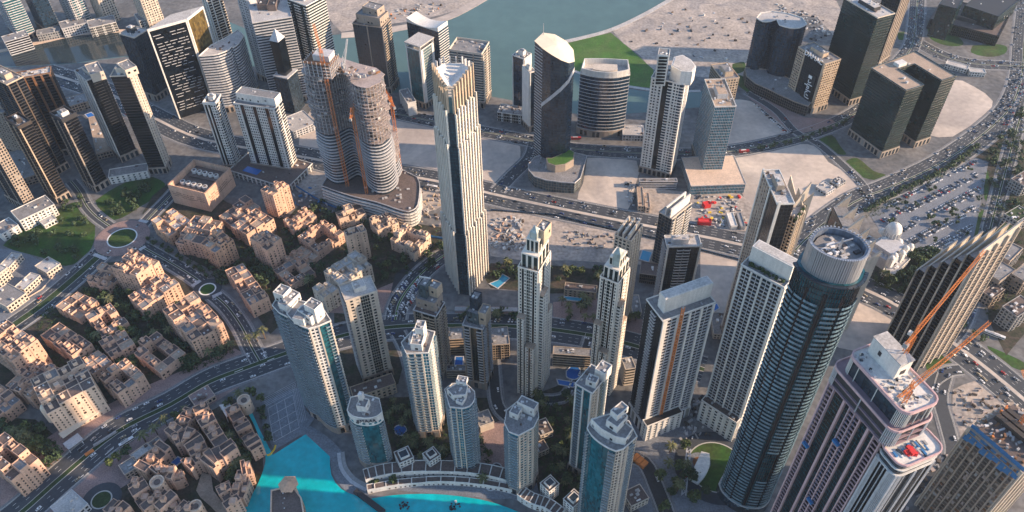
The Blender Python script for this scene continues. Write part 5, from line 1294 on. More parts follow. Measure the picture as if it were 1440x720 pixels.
def normals(P):
    out = []
    for i in range(len(P)):
        a = P[max(i - 1, 0)]; c = P[min(i + 1, len(P) - 1)]; e = (c - a) / (np.linalg.norm(c - a) + 1e-9); out.append(np.array([-e[1], e[0]]))
    return out
NR = None
R_hw = road(((60,100),(150,130),(215,165),(290,197),(433,222),(500,236),(610,254),(720,279),(850,306),(1046,345),(1130,375),(1240,418),(1340,482),(1440,562),(1520,640)), 36, 'sand', 4, mw=4)
R_up = road(((430,125),(480,140),(550,158),(640,177),(720,193),(808,209),(920,216),(1024,213),(1124,192),(1193,165),(1232,135),(1262,92),(1284,60),(1290,0),(1292,-40)), 22, 'shrub', 3)
R_dg = road(((1290,60),(1330,80),(1372,90),(1412,92),(1480,96)), 24, 'shrub', 3)
R_rt = road(((1110,362),(1140,330),(1200,285),(1255,262),(1324,229),(1382,189),(1420,152),(1436,110),(1440,60),(1446,0)), 30, 'shrub', 4)
R_x = road(((700,268),(722,245),(745,222),(752,200)), 16, None, 2)
R_l1 = road(((1050,130),(1090,155),(1118,185),(1150,202),(1185,232),(1215,262),(1224,285)), 10, None, 1)
R_bl = road(((-40,775),(29,722),(89,669),(164,608),(240,569),(295,537),(347,517),(402,497),(460,478),(520,464),(580,458),(640,458),(740,460),(832,472),(905,490),(960,510),(990,520)), 30, 'shrub', 3, mw=5)
R_rb1 = road(((196,345),(232,365),(262,383),(284,398)), 15, 'shrub', 2)
R_rb2 = road(((300,414),(320,432),(340,460),(353,487),(365,508)), 15, 'shrub', 2)
R_lw = road(((-40,505),(0,471),(55,432),(100,395),(148,352)), 24, 'shrub', 2, mw=8)
R_up2 = road(((154,318),(136,305),(122,290),(112,270),(100,255)), 12, 'shrub', 1)
R_up3 = road(((196,322),(214,302),(240,275),(262,250)), 14, 'shrub', 1)
R_c = road(((556,450),(562,425),(583,395),(612,368),(640,350)), 20, 'grass', 3)
R_v = road(((1480,80),(1448,130),(1430,180),(1414,240),(1398,300),(1378,380),(1355,450),(1335,478)), 15, 'shrub', 2)
R_lp = road(((1296,590),(1306,545),(1330,524),(1352,520)), 11, None, 1)
R_lp2 = road(((1330,524),(1322,560),(1332,600),(1340,640),(1320,668),(1280,690)), 12, None, 1)
R_in = road(((560,468),(575,500),(590,560),(610,600)), 12, None, 1, m='asphalt_dark')
R_in2 = road(((690,470),(694,520),(700,570),(720,590)), 10, None, 1, m='asphalt_dark')
R_f = road(((870,640),(905,650),(925,690),(940,730)), 12, None, 1, m='asphalt_dark')
R_f2 = road(((830,470),(810,530),(790,560),(740,560)), 8, None, 1, m='asphalt_dark')
def disc(name, c, r0, r1, z, m, n=40, k='structure'):
    b = MB(); 
    for i in range(n):
        a, d = 2 * math.pi * i / n, 2 * math.pi * (i + 1) / n
        P = [c + r1 * np.array([math.cos(t), math.sin(t)]) for t in (a, d)]; Q = [c + r0 * np.array([math.cos(t), math.sin(t)]) for t in (a, d)]
        b.add([(*Q[0], z), (*P[0], z), (*P[1], z), (*Q[1], z)], [(0, 1, 2, 3)])
    o = bpy.data.objects.new(name, b.mesh(name, M[m], (*c, 0))); o.location = (*c, 0); COL.objects.link(o); o['kind'] = k
for c, r in (((172, 335), 14), ((292, 407), 7)):
    g = at(*c); disc('roundabout', g, 0, r * 2.0, .46, 'paving_pink' if r == 14 else 'asphalt'); disc('kerb', g, r, r + 1.4, .52, 'paint'); disc('lawn', g, 0, r, .5, 'lawn')
disc('roundabout', at(231/1, 407), 0, .1, .2, 'asphalt')
g = at(1007, 657); disc('roundabout', g, 0, 33, .30, 'asphalt'); disc('kerb', g, 22, 23, .42, 'kerb'); disc('lawn', g, 0, 22, .38, 'lawn')
g = at(1288, 88); disc('roundabout', g, 0, 16, .47, 'paving_grey')
for a_, b_ in (((196,310),(208,313)), ((132,358),(150,365)), ((205,347),(196,352)), ((270,403),(282,395)), ((299,418),(312,412)), ((36,548-64),(54,492))):
    band('crossing', px(a_, b_), 4, .60, 'pale_grey', 0, 0)
# lake
lake = arc(px((346,577),(357,597),(372,636),(372,655),(362,682),(340,722)), 3) + px((330,800),(790,810)) + arc(px((748,728),(700,709),(660,700),(610,695),(560,696),(524,701)), 3) + px((515,706)) + arc(px((500,697),(480,688),(466,668),(464,642)), 2) + px((430,611),(384,640),(366,606),(352,574))
sheet('lake_water', lake, zz() + .3, 'lake')
Zq = .55
sheet('tennis_deck', px((366,566),(384,560),(400,552),(420,545),(446,583),(430,608),(386,634),(370,603)), Zq, 'paving_grey', None, 'grey waterside deck marked with pale rectangular courts and strips', 'deck')
b = MB(); A, B_, C_d = at(377,575), at(412,556), at(385,622)
du = (B_ - A); dv = (C_d - A)
def line(p, q, w=.35): 
    a = A + du * p[0] + dv * p[1]; c = A + du * q[0] + dv * q[1]; b.beam((*a, Zq + .03), (*c, Zq + .03), w)
for f in (.0, .33, .66, 1.0): line((f, 0), (f, 1))
for f in (.0, .25, .5, .75, 1.0): line((0, f), (1, f))
for f in np.linspace(1.05, 1.3, 5): line((f, -.3), (f, .9), .25)
for f in np.linspace(-.35, -.1, 6): line((-.1, f), (1.2, f), .25)
single('court_lines', 'pale court lines painted on the grey waterside deck', 'court markings', b, 'pale_grey')
for k in range(6):
    b = MB(); P = arc(px((464,640),(468,664),(484,686),(508,700)), 3) if k < 3 else arc(px((520,696),(560,690),(610,688),(660,692),(705,701),(752,718)), 4)
    N_ = normals(P); o = (4 + 3.2 * (k % 3)); Q = [p + n * (-o if k < 3 else o) * (1 if k >= 3 else -1) for p, n in zip(P, N_)]
    band('promenade', Q, 3.0, .42 + .16 * (k % 3), ('paving_grey', 'pale_grey', 'grey')[k % 3], .3, 0)
band('promenade', px((430,606),(452,620),(472,640),(478,664),(494,684),(520,694)), 11, .38, 'paving_grey', .2)
b = MB(); b.beam((*at(500,692), 1.2), (*at(540,722), 1.2), 4); 
for s in (-2.2, 2.2):
    pass
single('footbridge', 'dark straight footbridge crossing the turquoise lake at the bottom', 'bridge', b, 'dark')
b = MB()
for a_, c_ in (((380,640),(386,633)), ((386,633),(388,627)), ((376,641),(380,640))): b.beam((*at(*a_), .9), (*at(*c_), .9), 1.1)
single('floating_boom', 'yellow floating boom across the narrow lake inlet', 'boom', b, 'yellow')
for q, lb in (((568,711), 'left dark fountain cluster in the lake, without a float'), ((640,713), 'right dark fountain cluster in the lake beside a white float')):
    b = MB(); g = at(*q); rr = random.Random(q[0])
    for k in range(16): b.box((*(g + [rr.uniform(-4, 4), rr.uniform(-3, 3)]), .35), (1.4, 1, .6), rr.random() * 3)
    single('fountain_nozzles', lb, 'fountain', b, 'dark')
b = MB(); b.box((*at(641,706), .4), (1.6, 1.6, 1.2), .4); single('float', 'small white float beside the right fountain cluster', 'float', b, 'white')
# plazas
sheet('plaza', px((840,575),(890,590),(960,600),(1010,625),(1060,640),(1060,720),(900,720),(850,650)), .12, 'paving_grey')
sheet('plaza', px((560,640),(700,640),(740,620),(760,700),(700,702),(560,690)), .10, 'paving_grey')
sheet('plaza', px((640,430),(728,432),(728,458),(640,455)), .14, 'paving_pink')
sheet('plaza', px((778,425),(840,420),(905,450),(905,488),(832,470),(778,458)), .14, 'paving_pink')
sheet('plaza', px((668,600),(712,590),(716,690),(672,672)), .15, 'paving_pink')
sheet('plaza', px((1050,135),(1080,138),(1130,165),(1170,168),(1180,176),(1130,187),(1105,180)), .13, 'paving_pink')
sheet('plaza', px((160,625),(320,520),(350,535),(250,600),(180,680),(120,720),(60,760),(40,745)), .11, 'paving_pink')
sheet('plaza', px((0,660),(90,600),(200,545),(330,490),(350,500),(230,560),(120,625),(0,720)), .11, 'paving_pink')
sheet('plaza', px((340,300),(620,330),(640,350),(560,440),(440,440),(300,350)), .02, 'paving_pink')
sheet('car_park', px((1222,300),(1262,276),(1330,240),(1372,222),(1390,228),(1384,262),(1366,350),(1330,360),(1290,352),(1250,345)), .16, 'paving_grey')
sheet('car_park', px((556,385),(600,352),(612,372),(575,420),(552,452),(540,450)), .08, 'asphalt_dark')
g = at(143, 703); disc('roundabout', g, 0, 15, .30, 'asphalt'); disc('kerb', g, 7, 8, .40, 'kerb'); disc('lawn', g, 0, 7, .38, 'shrub')
for q_ in (((148,640),(160,630)), ((186,612),(198,602)), ((214,594),(224,588)), ((108,676),(118,668)), ((330,524),(342,519)), ((376,508),(386,504))):
    band('stop_line', px(*q_), .6, .50, 'paint', 0, 0)
# oval turning circle furniture
g = at(998, 655); disc('planter_ring', g + [-8, 3], 5, 9, .46, 'paving_grey'); disc('planter_ring', g + [-8, 3], 0, 5, .46, 'rust')
b = MB(); P = arc(px((992,636),(990,648),(985,660),(976,674),h=9), 5); N_ = normals(P)
for i in range(len(P) - 1): 
    w0 = 3.2 + 2 * math.sin(i / len(P) * 3.14); z0_ = 9 - .18 * i
    b.prism([P[i] - N_[i] * w0, P[i] + N_[i] * w0, P[i + 1] + N_[i + 1] * w0, P[i + 1] - N_[i + 1] * w0][::-1], 4.2, z0_)
for q in (P[2], P[len(P) // 2], P[-3]): b.beam((*q, 0), (*q, 4.2), 1.0)
single('curved_canopy', 'white S-curved canopy in the grassed turning circle', 'canopy', b, 'white')
T = Thing('tower_crane', (*at(961,698), 0), 'white lattice crane mast lying slanted beside the turning circle, with a red block', 'crane')
b = MB(); lattice(b, (*at(961,698), 1), (*at(967,638), 6), 3.0, chord=.6); T.part('jib', b, 'pale_grey'); b = MB(); b.box((*at(963,672), 3), (2.4, 2.4, 2)); T.part('counterweight', b, 'red')
b = MB()
a, c = at(891,643), at(908,657); u = (c - a) / np.linalg.norm(c - a)
for k in range(3): b.box((*(a + (c - a) * (k + .5) / 3), .2), (np.linalg.norm(c - a) / 3 - .5, 6.5, 3.4), math.atan2(u[1], u[0]))
single('site_cabin', 'row of bright orange site cabins below the unfinished white slab', 'site cabin', b, 'orange')

# pools
def pool(label, pts, h=.3, m='pool', smooth=0, name='swimming_pool'):
    P = px(*pts, h=h); P = arc(P + [P[0]], 4)[:-1] if smooth else P; P = ccw(P)
    T = Thing(name, (*np.mean(P, axis=0), 0), label, 'pool')
    T.part('coping', ring(offset(P, .9), .9, max(0, h - .6), h + .15), 'pale_grey'); b = MB(); b.prism(P, max(0.0, h - .6), h); T.part('water', b, m)
pool('square blue courtyard pool among the old-style sandstone roofs', ((241,650),(248,654),(257,647),(250,643)), .6)
pool('round blue pool in the courtyard right of the sign tower', ((554,603),(559,611),(566,611),(571,604),(567,599),(559,599)), .5, smooth=1)
pool('long bright blue pool on a pink terrace between the two jagged towers', ((794,417),(795,421),(827,425),(826,420)), 2.0, 'pool_cyan')
pool('rectangular blue pool framed by podium walls between the two taupe towers', ((641,502),(639,518),(650,519),(651,502)), 3.0)
pool('round blue pool between the jagged towers and the stepped-penthouse tower', ((797,522),(798,530),(808,533),(815,528),(815,519),(806,514)), .6, smooth=1)
pool('strip of deep blue stepped pool below the round one', ((784,534),(786,540),(806,544),(807,538)), .5)
pool('angular pale blue pool at the foot of the crowned tower', ((689,399),(700,405),(716,391),(707,386),(701,394)), .4, 'pool_cyan')
pool('small blue pool beside the cream balconied tower at the highway', ((904,352),(900,364),(912,368),(916,355)), 3.0, 'pool_cyan')
pool('dark oval pond in a pale stone rim between the two near cream towers', ((688,662),(682,673),(684,685),(692,689),(700,680),(703,666),(704,655),(696,652)), .5, 'glass_dark', smooth=1, name='pond')
pool('small blue pool beside the portal-framed tower in the sand lot', ((1003,431),(1005,437),(1011,433),(1008,427)), .5)
pool('small bright blue pool on the pale podium among the dark towers', ((120,161),(126,167),(134,164),(128,158)), 6)

# ------------------------------------------------------------------ old-style sandstone blocks
NB = [0]
def volume(T, poly, z, wm, rm, rr, z0=0, win=True, name='wing'):
    b = MB(); b.prism(poly, z0, z); o = T.part(name, b, wm)
    b = MB(); b.prism(offset(poly, -.45), z + .01, z + .12); T.part('roof_deck', b, rm, parent=o)
    T.part('parapet', ring(poly, .35, z, z + rr.choice([.5, .9, 1.2])), wm, parent=o)
    if win:
        for i in range(len(poly)):
            a, c = poly[i], poly[(i + 1) % len(poly)]
            if not visible(a, c, z): continue
            e = c - a; L = np.linalg.norm(e)
            if L < 3: continue
            u = e / L; n = np.array([u[1], -u[0]]); k = max(1, int(L / 3.4)); ns = max(1, int((z - z0 - .6) / 3.4))
            for s in range(ns):
                for q in range(k):
                    if rr.random() < .12: continue
                    big = rr.random() < .16
                    p = a + u * L * (q + .5) / k + n * .02
                    T.inst('window', 'box', 'pane_brown', (p[0], p[1], z0 + .9 + s * 3.4), math.atan2(u[1], u[0]), (2.1 if big else 1.15, .18, 2.2 if big else 1.6))
def otb(label, L, C, Rr, yb=None, h=None, court=False, wm='sandstone', rm='roof_brown', seg=7, cap=100, cat='building', group='old-style sandstone blocks', name='sandstone_block', jit=1.0, wl=None, wr=None, huts=True):
    rr = random.Random(hash_(label)); h = h if h is not None else hgt(C, yb); h = max(h, 5); seg = seg * rr.uniform(.9, 1.35)
    P = quad(L, C, Rr, h, True, wl, wr); o, uL, vR = P[1], P[0] - P[1], P[2] - P[1]; LL, LR = np.linalg.norm(uL), np.linalg.norm(vR); u, v = uL / LL, vR / LR
    T = Thing(name, (*np.mean(P, axis=0), 0), label, cat, group); cells = []
    nx, ny = max(1, round(LL / seg)), max(1, round(LR / seg))
    if court and (nx < 3 or ny < 3): nx, ny = max(3, nx), max(3, ny)
    for i in range(nx):
        for j in range(ny):
            if court and 0 < i < nx - 1 and 0 < j < ny - 1: continue
            hh = h + rr.choice([-3.4, 0, 0, 0, 2.2, 3.4]) * jit * (1 if h > 10 else .5)
            x0, x1, y0, y1 = LL * i / nx, LL * (i + 1) / nx, LR * j / ny, LR * (j + 1) / ny
            d = lambda: rr.uniform(-.2, 1.6) * jit
            if i == 0: x0 -= d()
            else: x0 += .004 * (i + j)
            if i == nx - 1: x1 += d()
            if j == 0: y0 -= d()
            if j == ny - 1: y1 += d()
            cells.append((hh, ccw([o + u * x0 + v * y0, o + u * x1 + v * y0, o + u * x1 + v * y1, o + u * x0 + v * y1])))
    for k, (hh, q) in enumerate(cells):
        volume(T, offset(q, -.003 * (k % 5)), hh + .013 * k, wm, rr.choice([rm, rm, rm, 'roof_tan', 'roof_grey']), rr)
        if huts and rr.random() < .6:
            m = np.mean(q, axis=0) + np.array([rr.uniform(-2, 2), rr.uniform(-2, 2)]); s = rr.uniform(2.4, 4.2); a = math.atan2(u[1], u[0]); ca, sa = math.cos(a) * s / 2, math.sin(a) * s / 2
            volume(T, ccw([m + [ca - sa, sa + ca], m + [-ca - sa, -sa + ca], m + [-ca + sa, -sa - ca], m + [ca + sa, sa - ca]]), hh + rr.uniform(2.4, 4), wm, rm if rr.random() < .6 else wm, rr, hh + .1, False, 'stair_turret')
        for s in range(rr.randint(0, 2)):
            m = np.mean(q, axis=0) + np.array([rr.uniform(-3, 3), rr.uniform(-3, 3)]); T.inst('roof_unit', 'box', 'unit', (*m, hh + .12), math.atan2(u[1], u[0]), (rr.uniform(.8, 1.6), rr.uniform(.8, 1.4), rr.uniform(.5, 1.1)))
    # gate arch
    T.flush(cap); FOOT.append(offset(P, 2.5)); NB[0] += 1; return T, P
SP, SWm, SD = 'sandstone_pale', 'sandstone_warm', 'sandstone'
otb('tallest sandstone block with a stepped top, just below the large roundabout', (163,376),(193,390),(216,364), 418, seg=7)
otb('long low sandstone wing with brown roofs running down-left from the roundabout block', (127,391),(150,402),(168,380), 414)
otb('golden sandstone block with deep loggias behind the roundabout block', (177,420),(200,434),(251,402), 452)
otb('sandstone block with a narrow roof slot beside the tree-lined boulevard', (76,437),(110,447),(141,428), 456, court=True, seg=8)
otb('square courtyard block with a pale-rimmed light well, upper of the middle pair', (118,451),(146,472),(180,456), 482, court=True)
otb('sandstone block with brown octagonal roof in the middle left', (60,472),(104,502),(128,484), 516)
otb('tall golden sandstone block cut by the left edge above the hotel', (-16,478),(16,508),(50,480), 537, seg=7)
otb('golden stepped block in the gap between two courtyard blocks', (140,484),(156,503),(189,487), 515, seg=7)
otb('dark-roofed block diagonal to the hotel cupola', (113,511),(132,526),(157,509), 537, seg=7)
otb('square courtyard block with a light well and palms along its arcade by the boulevard', (138,533),(168,556),(205,530), 572, court=True)
otb('U-shaped brown-roofed block by the boulevard bend', (184,493),(224,524),(262,500), 534, court=True)
otb('large stepped sandstone block right of the small roundabout road', (232,438),(270,480),(317,458), 505, seg=8)
t, P = otb('wide white-gold hotel with rows of arched balconies and a long awning', (30,549),(68,580),(139,556), 611, seg=11, wm=SP, cat='hotel', name='hotel')
otb('brown-roofed sandstone wing behind the hotel', (8,545),(46,560),(88,522), 574)
otb('low sandstone wing cut by the left edge below the brown-roofed wing', (-40,560),(-6,588),(20,560), 600)
otb('golden courtyard block in the lower left corner', (-26,640),(15,672),(45,640), 697, court=True, seg=7)
otb('long stepped sandstone terrace between the two roundabout roads', (320,384),(354,432),(378,424), 446, wr=17)
otb('peach sandstone house with white roof panels at the fort-like garage corner', (211,316),(236,329),(268,312), 345, wm=SWm, rm='roof_pale', seg=7)
otb('brown-roofed block facing the large roundabout', (248,336),(283,345),(308,312), 363)
otb('free-standing sandstone tower block with sunlit right side near the small roundabout', (282,343),(303,355),(328,338), 380, seg=6, wm=SWm)
otb('long low sandstone terrace just below the golden fort-like building', (302,305),(324,313),(364,288), 325)
otb('courtyard sandstone block with a light well in the upper middle of the old town', (324,318),(349,332),(384,309), 347, court=True)
otb('tall slender sandstone block at the head of the arched plaza', (353,338),(376,352),(396,339), 380, seg=6)
otb('tall sandstone block at the corner of the glazed podium', (368,268),(384,275),(406,262), 307, seg=6)
otb('low pergola-roofed market hall, upper of the two', (397,314),(413,323),(447,308), h=8, rm='roof_tan', seg=6)
otb('low pergola-roofed market hall, lower of the two', (400,366),(424,378),(447,360), h=6, rm='roof_tan', seg=6)
otb('courtyard sandstone block right of the pergola-roofed market', (421,333),(447,354),(482,330), 364, court=True)
otb('courtyard sandstone block behind the white twin tower', (383,382),(409,402),(444,384), 409, court=True)
otb('pale sandstone tower block before the row by the building site', (478,329),(488,333),(515,323), 372, wm=SP, seg=7)
otb('left half of the long sandstone terrace by the building site', (466,300),(480,312),(516,306), 322, wm=SP)
otb('right half of the long sandstone terrace by the building site', (516,312),(532,324),(562,316), 336, wm=SP)
otb('large sandstone courtyard block left of the crowned tower', (547,338),(583,353),(606,334), 367, court=True, wm=SP)
otb('pale L-shaped block behind the green-strip cream tower', (447,390),(480,402),(532,384), 424, wm='cream', rm='roof_pale')
otb('pale stepped block between the twin tower and the green-strip tower', (443,408),(457,419),(474,406), 440, wm='cream', rm='roof_pale', seg=6)
otb('small pale house at the plaza edge left of the crowned tower', (568,300),(574,306),(582,300), h=9, wm=SP, seg=6)
# fort-like garage
h = hgt((288, 273), 298); P = quad((234,262),(288,273),(326,237), h)
T = Thing('fort_garage', (*np.mean(P, axis=0), 0), 'golden fort-like building with battlements and two rows of white round roof vents', 'building')
b = MB(); b.prism(P, 0, h - 7); T.part('body', b, 'sandstone'); b = MB(); b.prism(offset(P, -1.2), h - 7, h - 6.8); T.part('roof_deck', b, 'roof_brown'); T.part('outer_wall', ring(P, 1.2, h - 7.05, h), 'sandstone')
rr = random.Random(1)
for i in range(4):
    a, c = P[i], P[(i + 1) % 4]; e = c - a; L = np.linalg.norm(e); u = e / L; n = np.array([u[1], -u[0]])
    b = MB(); q = .6
    while q < L - 1: b.edge(a, u, n, q, q + .9, -1.0, .05, h, h + 1.3); q += 1.9
    T.part('battlements', b, 'sandstone')
    if visible(a, c, h):
        for s in range(3):
            q = 4.0
            while q < L - 4:
                if rr.random() < .75:
                    p = a + u * q + n * .02; T.inst('vent_slot', 'box', 'pane_brown', (p[0], p[1], h - 8.5 - s * 2.6 + .6 * math.sin(q * .2)), math.atan2(u[1], u[0]), (1.0, .16, .9))
                q += 1.7
o, u, v = P[1], (P[0] - P[1]) / np.linalg.norm(P[0] - P[1]), (P[2] - P[1]) / np.linalg.norm(P[2] - P[1]); LL, LR = np.linalg.norm(P[0] - P[1]), np.linalg.norm(P[2] - P[1])
for row in (.27, .70):
    b = MB(); b.prism(ccw([o + u * LL * .12 + v * LR * (row - .14), o + u * LL * .86 + v * LR * (row - .14), o + u * LL * .86 + v * LR * (row + .14), o + u * LL * .12 + v * LR * (row + .14)]), h - 6.8, h - 4.6); T.part('vent_plinth', b, 'roof_brown')
    for k in range(5):
        c = o + u * LL * (.20 + .15 * k) + v * LR * row; b = MB(); q = [c + 2.8 * np.array([math.cos(t), math.sin(t)]) for t in np.linspace(0, 2 * math.pi, 15)[:-1]]; b.prism(q, h - 4.6, h - 1.2); 
        vn = T.part('roof_vent', b, 'white'); b = MB(); b.prism(scalep(q, .6), h - 1.19, h - 1.0); T.part('fan', b, 'roof_brown', parent=vn)
T.flush(); FOOT.append(offset(P, 3))
# hotel extras
b = MB(); b.prism(quad((78,600),(88,616),(150,572), 6, True, wl=7), 5.2, 6); 
for q in ((82,610),(100,600),(120,588),(140,577)): b.beam((*at(*q, 6), 0), (*at(*q, 6), 5.2), .5)
single('awning', 'long pale awning roof along the hotel front', 'awning', b, 'canvas')
b = MB(); b.prism(quad((88,624),(96,632),(117,617), 4), 3.2, 4)
for q in ((90,626),(97,633),(115,620)): b.beam((*at(*q, 4), 0), (*at(*q, 4), 3.2), .5)
single('bus_shelter', 'free-standing flat pale canopy at the hotel driveway', 'canopy', b, 'pale_grey')
for q, lb in (((100,530), 'left pale dome on the hotel roof'), ((64,573), 'pale dome over the hotel corner')):
    h = 26; b = MB(); c = at(*q, h); k = 12; prev = None; V = []
    rings = [(4.2 * math.cos(a), 4.2 * math.sin(a)) for a in np.linspace(0, math.pi / 2 - .05, 5)]
    for r_, z_ in rings: V += [(c[0] + r_ * math.cos(t), c[1] + r_ * math.sin(t), h + z_) for t in np.linspace(0, 2 * math.pi, k + 1)[:-1]]
    Fc = [(i * k + j, i * k + (j + 1) % k, (i + 1) * k + (j + 1) % k, (i + 1) * k + j) for i in range(4) for j in range(k)] + [tuple(range(4 * k, 5 * k))]
    b.add(V, Fc); b.prism([c + 4.4 * np.array([math.cos(t), math.sin(t)]) for t in np.linspace(0, 2 * math.pi, 13)[:-1]], 10, h); single('roof_dome', lb, 'dome', b, 'canvas')

# souk of small linked blocks in the lower left
SK = [  # (outline points, depth m, height, label)
 (((196,660),(215,640),(232,624)), 11, 15, 'left arm of the souk ring beside the boulevard'),
 (((238,612),(252,600),(262,588),(270,578)), 11, 15, 'upper souk arm near the white tent'),
 (((282,572),(290,590),(300,606)), 12, 18, 'souk arm running down from the round turret'),
 (((300,606),(312,624),(326,640)), 12, 21, 'tall inner souk arm with brown roofs'),
 (((244,618),(260,612),(272,620),(280,636)), 12, 17, 'inner souk crescent above the courtyard pool'),
 (((290,652),(302,642),(320,634)), 13, 20, 'souk block with arched windows left of the garden'),
 (((262,656),(272,648),(284,642)), 10, 14, 'small souk block right of the courtyard pool'),
 (((216,664),(224,658),(232,662)), 10, 14, 'souk block with a square white-framed roof left of the pool'),
 (((236,664),(246,668),(256,664)), 10, 13, 'low souk block directly below the pool'),
 (((190,676),(200,694),(214,712)), 11, 13, 'outer left souk arm down to the bottom edge'),
 (((216,690),(230,702),(246,716)), 12, 14, 'souk block beside the round stone tower'),
 (((312,680),(318,694),(330,712)), 9, 15, 'narrow souk arm beside the pale walkway'),
 (((326,574),(336,590),(344,604)), 10, 12, 'upper lakeside terrace of old-style houses'),
 (((346,608),(354,620),(362,632)), 10, 13, 'lower lakeside terrace of old-style houses'),
 (((340,660),(352,656)), 13, 16, 'lakeside house beside the garden, upper of three'),
 (((334,674),(350,672)), 12, 13, 'lakeside house with a white roof, middle of three'),
 (((330,688),(348,690)), 12, 11, 'lakeside house at the water edge, lower of three'),
 (((150,706),(166,716),(184,730)), 11, 11, 'low blocks at the bottom edge beside the oval car loop'),
 (((250,712),(268,724),(280,735)), 12, 13, 'souk block cut by the bottom edge'),
]
for pts, dpt, hh, lb in SK:
    P = px(*pts, h=hh); rr = random.Random(hash_(lb)); T = Thing('souk_block', (*np.mean(P, axis=0), 0), lb, 'building', 'souk blocks')
    S = arc(P, 2); N_ = normals(S)
    for i in range(len(S) - 1):
        w = dpt / 2 + rr.uniform(-.6, 1.6); q = ccw([S[i] - N_[i] * w, S[i] + N_[i] * w, S[i + 1] + N_[i + 1] * w, S[i + 1] - N_[i + 1] * w]); q = scalep(q, 1.04)
        z = hh + rr.choice([-3, -1, 0, 1.5, 3]) + .02 * i; volume(T, q, z, SD, 'roof_brown', rr)
        if rr.random() < .6:
            m = np.mean(q, axis=0) + np.array([rr.uniform(-2, 2), rr.uniform(-2, 2)]); s = rr.uniform(1.6, 2.6); volume(T, [m + [-s, -s], m + [s, -s], m + [s, s], m + [-s, s]], z + rr.uniform(2, 4), SD, SD, rr, z + .1, False, 'stair_turret')
    T.flush(100); FOOT.append(ccw([S[0] - N_[0] * dpt / 2, S[-1] - N_[-1] * dpt / 2, S[-1] + N_[-1] * dpt / 2, S[0] + N_[0] * dpt / 2]))
for q, r_, hh, lb in (((221,678), 5.5, 16, 'round open-topped stone tower in the lower souk'), ((284,578), 5, 17, 'round turret at the top of the souk'), ((343,563), 5.5, 14, 'round stone tower beside the lakeside tent'), ((275,712), 5, 16, 'round turret at the bottom edge of the souk')):
    c = at(*q, hh); T = Thing('stone_turret', (*c, 0), lb, 'turret', 'round turrets'); P = [c + r_ * np.array([math.cos(t), math.sin(t)]) for t in np.linspace(0, 2 * math.pi, 19)[:-1]]
    b = MB(); b.prism(P, 0, hh); T.part('wall', b, SP); T.part('parapet', ring(P, .8, hh, hh + 1.6), SP); b = MB(); b.prism(scalep(P, .45), hh, hh + .6); T.part('roof_well', b, 'roof_brown')
    for s in range(10):
        a = s * .63; T.inst('window', 'box', 'pane_brown', (c[0] + r_ * math.cos(a), c[1] + r_ * math.sin(a), hh - 4), a + math.pi / 2, (1, .2, 1.8))
    T.flush()
sheet('walkway', px((284,665),(297,668),(300,690),(312,706),(330,722),(318,735),(296,712),(282,700),(276,690)), .4, 'roof_tan')
# island pavilion in the lake
h = 14; P = px((381,690),(397,686),(412,684),(424,700),(430,735),(380,735),h=h); P = ccw(P)
T = Thing('island_building', (*np.mean(P, axis=0), 0), 'brown-roofed sandstone building with a hexagonal tile-roofed tower standing in the turquoise lake', 'building'); rr = random.Random(2)
b = MB(); b.prism(P, 0, h); T.part('wall', b, SD); T.part('parapet', ring(P, .9, h, h + 1.2), SP); b = MB(); b.prism(offset(P, -1), h, h + .1); T.part('roof', b, 'roof_brown')
c = at(405, 680, 20); q = [c + 5.2 * np.array([math.cos(t), math.sin(t)]) for t in np.linspace(0, 2 * math.pi, 7)[:-1]]
b = MB(); b.prism(q, 0, 19); T.part('tower_wall', b, SP); b = MB(); n = 6; V = [(*z, 19) for z in scalep(q, 1.5)] + [(*c, 22)]; b.add(V, [(i, (i + 1) % 6, 6) for i in range(6)] + [(5, 4, 3, 2, 1, 0)]); T.part('tiled_roof', b, 'sandstone_warm')
for s in range(6):
    a = s * math.pi / 3 + .52; T.inst('window', 'box', 'pane_brown', (c[0] + 4.6 * math.cos(a), c[1] + 4.6 * math.sin(a), 14), a + math.pi / 2, (3, .3, 3))
for i in range(len(P)):
    a, d = P[i], P[(i + 1) % len(P)]; e = d - a; L = np.linalg.norm(e); u = e / L
    for s in range(int(L / 3.2)):
        m = a + u * (s + .5) * 3.2; T.inst('window', 'box', 'pane_brown', (*m, 8), math.atan2(u[1], u[0]), (1.4, .3, 2)); T.inst('window', 'box', 'pane_brown', (*m, 3.5), math.atan2(u[1], u[0]), (1.4, .3, 2))
for s in range(5): T.inst('roof_lamp', 'box', 'unit', (*at(398 + 2 * (s % 2), 694 + 7 * s, h), h + .1), 0, (.7, .7, .7))
T.flush(); FOOT.append(P)
# ------------------------------------------------------------------ other buildings
def low(label, pxs, h, wm='cream', rm='roof_grey', pats=('W',), cat='building', name='low_building', glass='glass_dark', clutter=5, ortho=True, **k):
    return tower(name, label, pxs, h=h, pats=pats, S=sty(wm, glass, wm, roof=rm, ph=1.0, **k), base=0, cat=cat, pent=False, clutter=clutter, ortho=ortho)
